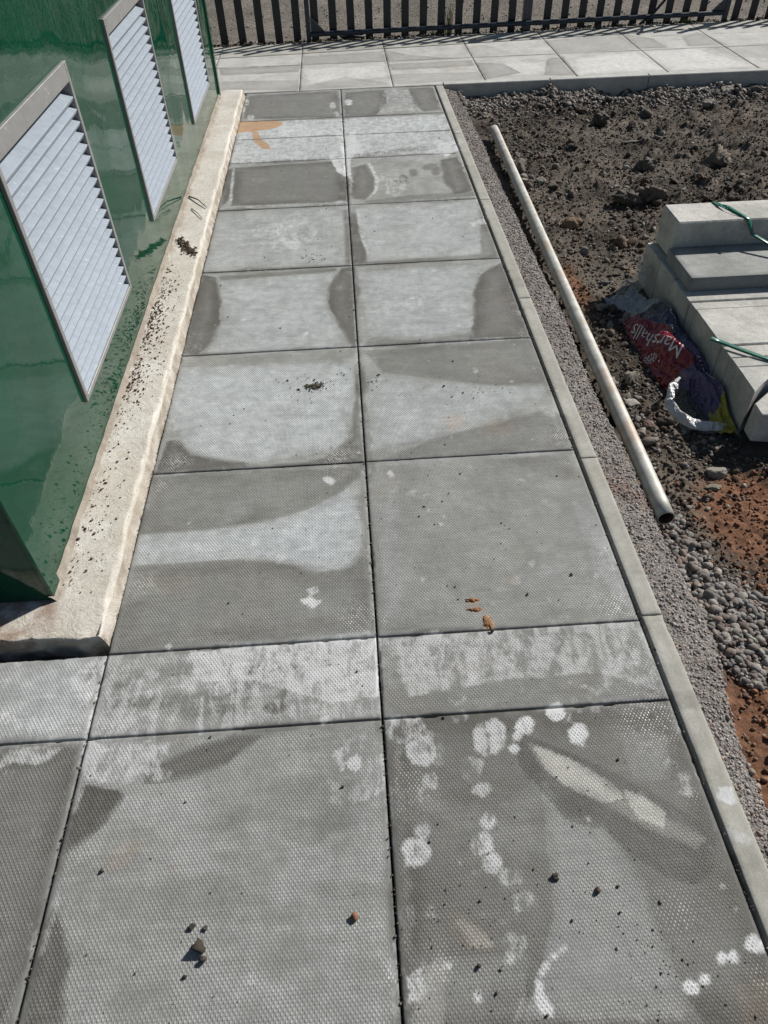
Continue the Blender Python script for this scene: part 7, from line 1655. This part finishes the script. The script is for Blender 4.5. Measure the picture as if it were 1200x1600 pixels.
# illegible small print on the purple side
bm = bmesh.new()
for k in range(9):
    off = len(bm.verts)
    a0 = random.uniform(-.6, .3)
    arc(.30, .45, a0 - .9, a0 + 1.3, 6)
    bm.verts.ensure_lookup_table()
    for w_ in bm.verts[off:]: w_.co.x += k * .62
EV, EF = flat_tris(bm, .6)
print_on_bag('small_print', EV, EF, lambda x, y: (.62 + x * .026, .84 - y * .07 + .006 * x))
bm = bmesh.new()
for k in range(11):
    off = len(bm.verts); a0 = random.uniform(0, 6)
    arc(.30, .46, a0, a0 + 2.4, 5)
    bm.verts.ensure_lookup_table()
    for w_ in bm.verts[off:]: w_.co.x += k * .62
EV, EF = flat_tris(bm, .6)
print_on_bag('small_print', EV, EF, lambda x, y: (.24 + x * .024, .86 - y * .04))

def film_sheet(name, fn, nu, nv, color, parent):
    U, Vv = np.meshgrid(np.linspace(0, 1, nu), np.linspace(0, 1, nv))
    P = fn(U.ravel(), Vv.ravel())
    o = mesh_np(name, P - BO, grid_faces(nu, nv), M['film'], parent, smooth=True)
    at = o.data.attributes.new('print', 'FLOAT_COLOR', 'POINT')
    at.data.foreach_set('color', np.tile(np.array(color, np.float32), len(P)))
    return o
# curled white rim at the near end
RP = np.array([(1.062, .985, -.05), (1.02, .93, -.055), (.993, .875, -.062), (1.0, .815, -.068), (1.03, .775, -.072), (1.07, .760, -.072), (1.105, .758, -.075), (1.135, .765, -.082)])
def rim(u, v):
    t = u * (len(RP) - 1)
    c = np.stack([np.interp(t, np.arange(len(RP)), RP[:, k]) for k in range(3)], -1)
    d = np.stack([np.gradient(c[:, 0]), np.gradient(c[:, 1])], -1)
    cen = np.array([1.09, .87])
    out = c[:, :2] - cen; out /= np.linalg.norm(out, axis=1, keepdims=True)
    a = v * 2.2 - .3
    w = .015 * np.sin(np.pi * np.clip(u * .92 + .04, 0, 1)) ** .5 + .003
    wr = fbm(u * 5, v * .6, .3, 3, 330) * .014
    c[:, :2] += out * (np.sin(a) * w * 1.1 + wr)[:, None]
    c[:, 2] += np.cos(a) * w + wr
    return c
film_sheet('folded_rim', rim, 70, 9, (.58, .58, .58, .80), bag)
# clear flap drawn up beside the stack
def flap(u, v):
    a_ = np.array([1.02, 1.60, -.098]); b_ = np.array([1.09, 1.54, -.07]); c_ = np.array([1.168, 1.75, .015]); d_ = np.array([1.170, 1.62, .01])
    p = (a_ * (1 - v)[:, None] + b_ * v[:, None]) * (1 - u)[:, None] + (c_ * (1 - v)[:, None] + d_ * v[:, None]) * u[:, None]
    p[:, 2] += fbm(u * 1.5, v * 1.5, .4, 3, 340) * .04 + .012 * np.sin(u * 3.1)
    p[:, 0] += fbm(u, v + 4, .3, 3, 341) * .03
    return p
film_sheet('clear_flap', flap, 40, 24, (.50, .50, .49, .36), bag)
def corner(u, v):
    x = .985 + .13 * u + .02 * v; y = 1.60 - .20 * v + .04 * u
    z = -.098 + .03 * u + fbm(u * 1.3, v * 1.3, .4, 3, 350) * .03
    return np.stack([x, y, z], -1)
film_sheet('clear_corner', corner, 30, 24, (.46, .48, .52, .50), bag)

# ================================================================== FENCE AND GATE
FH = .43
def yline(x): return 5.525 + .035 * x
pale_me = {}
def pale_mesh(w, h, key):
    if key in pale_me: return pale_me[key]
    bm = bmesh.new()
    poly = [(-w / 2, 0), (w / 2, 0), (w / 2, h - .03), (0, h), (-w / 2, h - .03)]
    f = [bm.verts.new((x, -.005, z)) for x, z in poly]; k = [bm.verts.new((x, .005, z)) for x, z in poly]
    bm.faces.new(f); bm.faces.new(k[::-1])
    for i in range(5): bm.faces.new((f[i], k[i], k[(i + 1) % 5], f[(i + 1) % 5]))
    bmesh.ops.bevel(bm, geom=bm.edges[:], offset=.0015, segments=1, affect='EDGES')
    me = bpy.data.meshes.new('pale'); bmesh.ops.recalc_face_normals(bm, faces=bm.faces[:]); bm.to_mesh(me); bm.free()
    me.materials.append(M['pale']); pale_me[key] = me
    return me
def pale(x, parent, w=.057, h=FH, mat=None):
    o = bpy.data.objects.new('pale', pale_mesh(w, h + .03, (w, h)))
    px, py, pz = parent.location
    o.location = (x - px, yline(x) + .03 - py, -.03 - pz + random.uniform(-.004, .004))
    o.rotation_euler = (random.uniform(-.006, .006), random.uniform(-.012, .012), .035 + random.uniform(-.05, .05))
    o.parent = parent; C.objects.link(o)
def rail(parent, x0, x1, z, dy, rad, name='rail', mat=None, dz=0.0):
    px, py, pz = parent.location
    V, F = tube_mesh([(x0 - px, yline(x0) + dy - py, z - pz), ((x0 + x1) / 2 - px, yline((x0 + x1) / 2) + dy - py, z + dz / 2 - pz), (x1 - px, yline(x1) + dy - py, z + dz - pz)], rad, 12)
    return mesh_np(name, V, F, mat or M['pale'], parent, smooth=True)
def post(parent, x, dy, w, h, mat, name='post'):
    px, py, pz = parent.location
    bm = bmesh.new(); box(bm, x - w / 2 - px, x + w / 2 - px, yline(x) + dy - w / 2 - py, yline(x) + dy + w / 2 - py, -.03, h, .003)
    return bm_obj(name, bm, mat, parent)
pitch = .1385
px0 = -.858
pales_x = [px0 + pitch * i for i in range(-5, 40)]
fl = empty('fence', (-.6, yline(-.6), 0)); tag(fl, 'dark paled fence left of the gate, beside the kiosk', 'fence')
for x in pales_x:
    if x < -.26: pale(x, fl)
rail(fl, -1.6, -.27, .34, .045, .012)
gt = empty('gate', (1.4, yline(1.4), 0)); tag(gt, 'wide dark gate with tubular bottom rail and upright pales', 'gate')
for x in pales_x:
    if -.26 < x < 3.02 and abs(x - 1.47) > .05: pale(x, gt)
post(gt, 1.475, .03, .062, FH, M['post'], 'middle_post')
post(gt, -.215, -.01, .034, FH, M['gate'], 'gate_stile')
post(gt, 3.055, -.01, .034, FH, M['gate'], 'gate_stile')
rail(gt, -.20, 3.04, .052, -.022, .0165, 'bottom_rail', M['gate'], .006)
rail(gt, -.20, 3.04, .36, .045, .014, 'top_rail', M['gate'])
def gusset(x, sgn):
    px, py, pz = gt.location
    y0 = yline(x) - .016 - py
    bm = bmesh.new()
    tri = [(x + sgn * .02, .068), (x + sgn * .125, .068), (x + sgn * .02, .165)]
    a1 = [bm.verts.new((q[0] - px, y0 - .003, q[1])) for q in tri]; a2 = [bm.verts.new((q[0] - px, y0 + .003, q[1])) for q in tri]
    bm.faces.new(a1); bm.faces.new(a2[::-1])
    for i in range(3): bm.faces.new((a1[i], a2[i], a2[(i + 1) % 3], a1[(i + 1) % 3]))
    bm_obj('gusset', bm, M['gate'], gt)
gusset(-.215, 1); gusset(3.055, -1)
fr = empty('fence', (3.6, yline(3.6), 0)); tag(fr, 'dark paled fence right of the gate at the picture edge', 'fence')
for x in pales_x:
    if 3.08 < x: pale(x, fr)
rail(fr, 3.08, 4.6, .34, .045, .012)
# hoses at the foot of the gate
V, F = tube_mesh([(.12 + .09 * math.cos(t) , 5.60 + .05 * math.sin(t), .012 + .004 * math.sin(3 * t)) for t in np.linspace(0, 6.2, 30)], .010, 8)
o = mesh_np('hose', V, F, M['rubber'], smooth=True); tag(o, 'small coil of black hose on the ground under the gate rail', 'hose')
V, F = tube_mesh([(2.36, 5.56, .015), (2.45, 5.575, .07), (2.52, 5.58, .15), (2.60, 5.585, .25), (2.67, 5.59, .36), (2.72, 5.60, .40)], .010, 8)
o = mesh_np('cable', V, F, M['rubber'], smooth=True); tag(o, 'black cable hanging slantwise from the gate to the pavement', 'cable')
# stones and leaf litter along the foot of the fence
r = np.random.default_rng(51)
n = 1500
x = r.uniform(-1.2, 3.9, n); y = yline(x) + r.normal(0.005, .022, n)
o = scatter('leaf_litter', np.stack([x, y, np.full(n, .0)], -1), plaw(r, n, .004, .016, 2.6), tints(n, [(.03, .024, .018), (.05, .04, .03), (.09, .08, .065)], 52), 1, .4, 1, .55, seed=53, sink=.1)
tag(o, 'dark leaf litter and grit gathered along the foot of the fence', 'leaf litter', kind='stuff')
n = 700
x = r.uniform(-1.2, 4.2, n); y = yline(x) + .1 + r.random(n) * 1.2
o = scatter('road_grit', np.stack([x, y, np.full(n, -.01)], -1), plaw(r, n, .004, .012, 2.6), tints(n, [(.06, .05, .045), (.2, .185, .16), (.3, .28, .25)], 54), 1, .4, 1, .6, seed=55, sink=.1)
tag(o, 'loose chippings lying on the tarmac beyond the fence', 'chippings', kind='stuff')
rock(2.03, 5.545, .026, (.07, .06, .055), 'dark stone at the foot of the gate pales', 401, z=.0, group='stones under the gate')
rock(2.46, 5.535, .022, (.45, .43, .40), 'pale stone under the gate where the cable reaches the ground', 402, z=.0, group='stones under the gate', squash=.5, asp=(1.6, .8))
def weed(x, y, n, h, mat, label, sp=.05):
    V, F = [], []
    q = random.Random(int(x * 1000))
    for i in range(n):
        bx0, by0 = q.gauss(0, sp * .4), q.gauss(0, sp * .25)
        hh = h * q.uniform(.4, 1); lx_, ly_ = q.gauss(0, sp), q.gauss(0, sp * .6)
        w_ = q.uniform(.0012, .003); k0 = len(V)
        for t in (0, .5, 1):
            ww = w_ * (1 - t * .8)
            cx_, cy_, cz_ = bx0 + lx_ * t * t, by0 + ly_ * t * t, hh * t
            V += [(cx_ - ww, cy_, cz_), (cx_ + ww, cy_ + ww * .4, cz_)]
        F += [(k0, k0 + 1, k0 + 3, k0 + 2), (k0 + 2, k0 + 3, k0 + 5, k0 + 4)]
    o = mesh_np('weed', np.array(V), np.array(F), mat, None, (x, y, -.005))
    tag(o, label, 'weed', 'weeds at the foot of the fence')
weed(.86, 5.575, 34, .30, M['weed'], 'dry straw coloured weed growing through the middle of the gate', .045)
weed(.76, 5.56, 40, .06, M['weedg'], 'low green weed left of the dry one under the gate', .05)
weed(2.75, 5.60, 30, .09, M['weedg'], 'low green weed under the right part of the gate', .06)
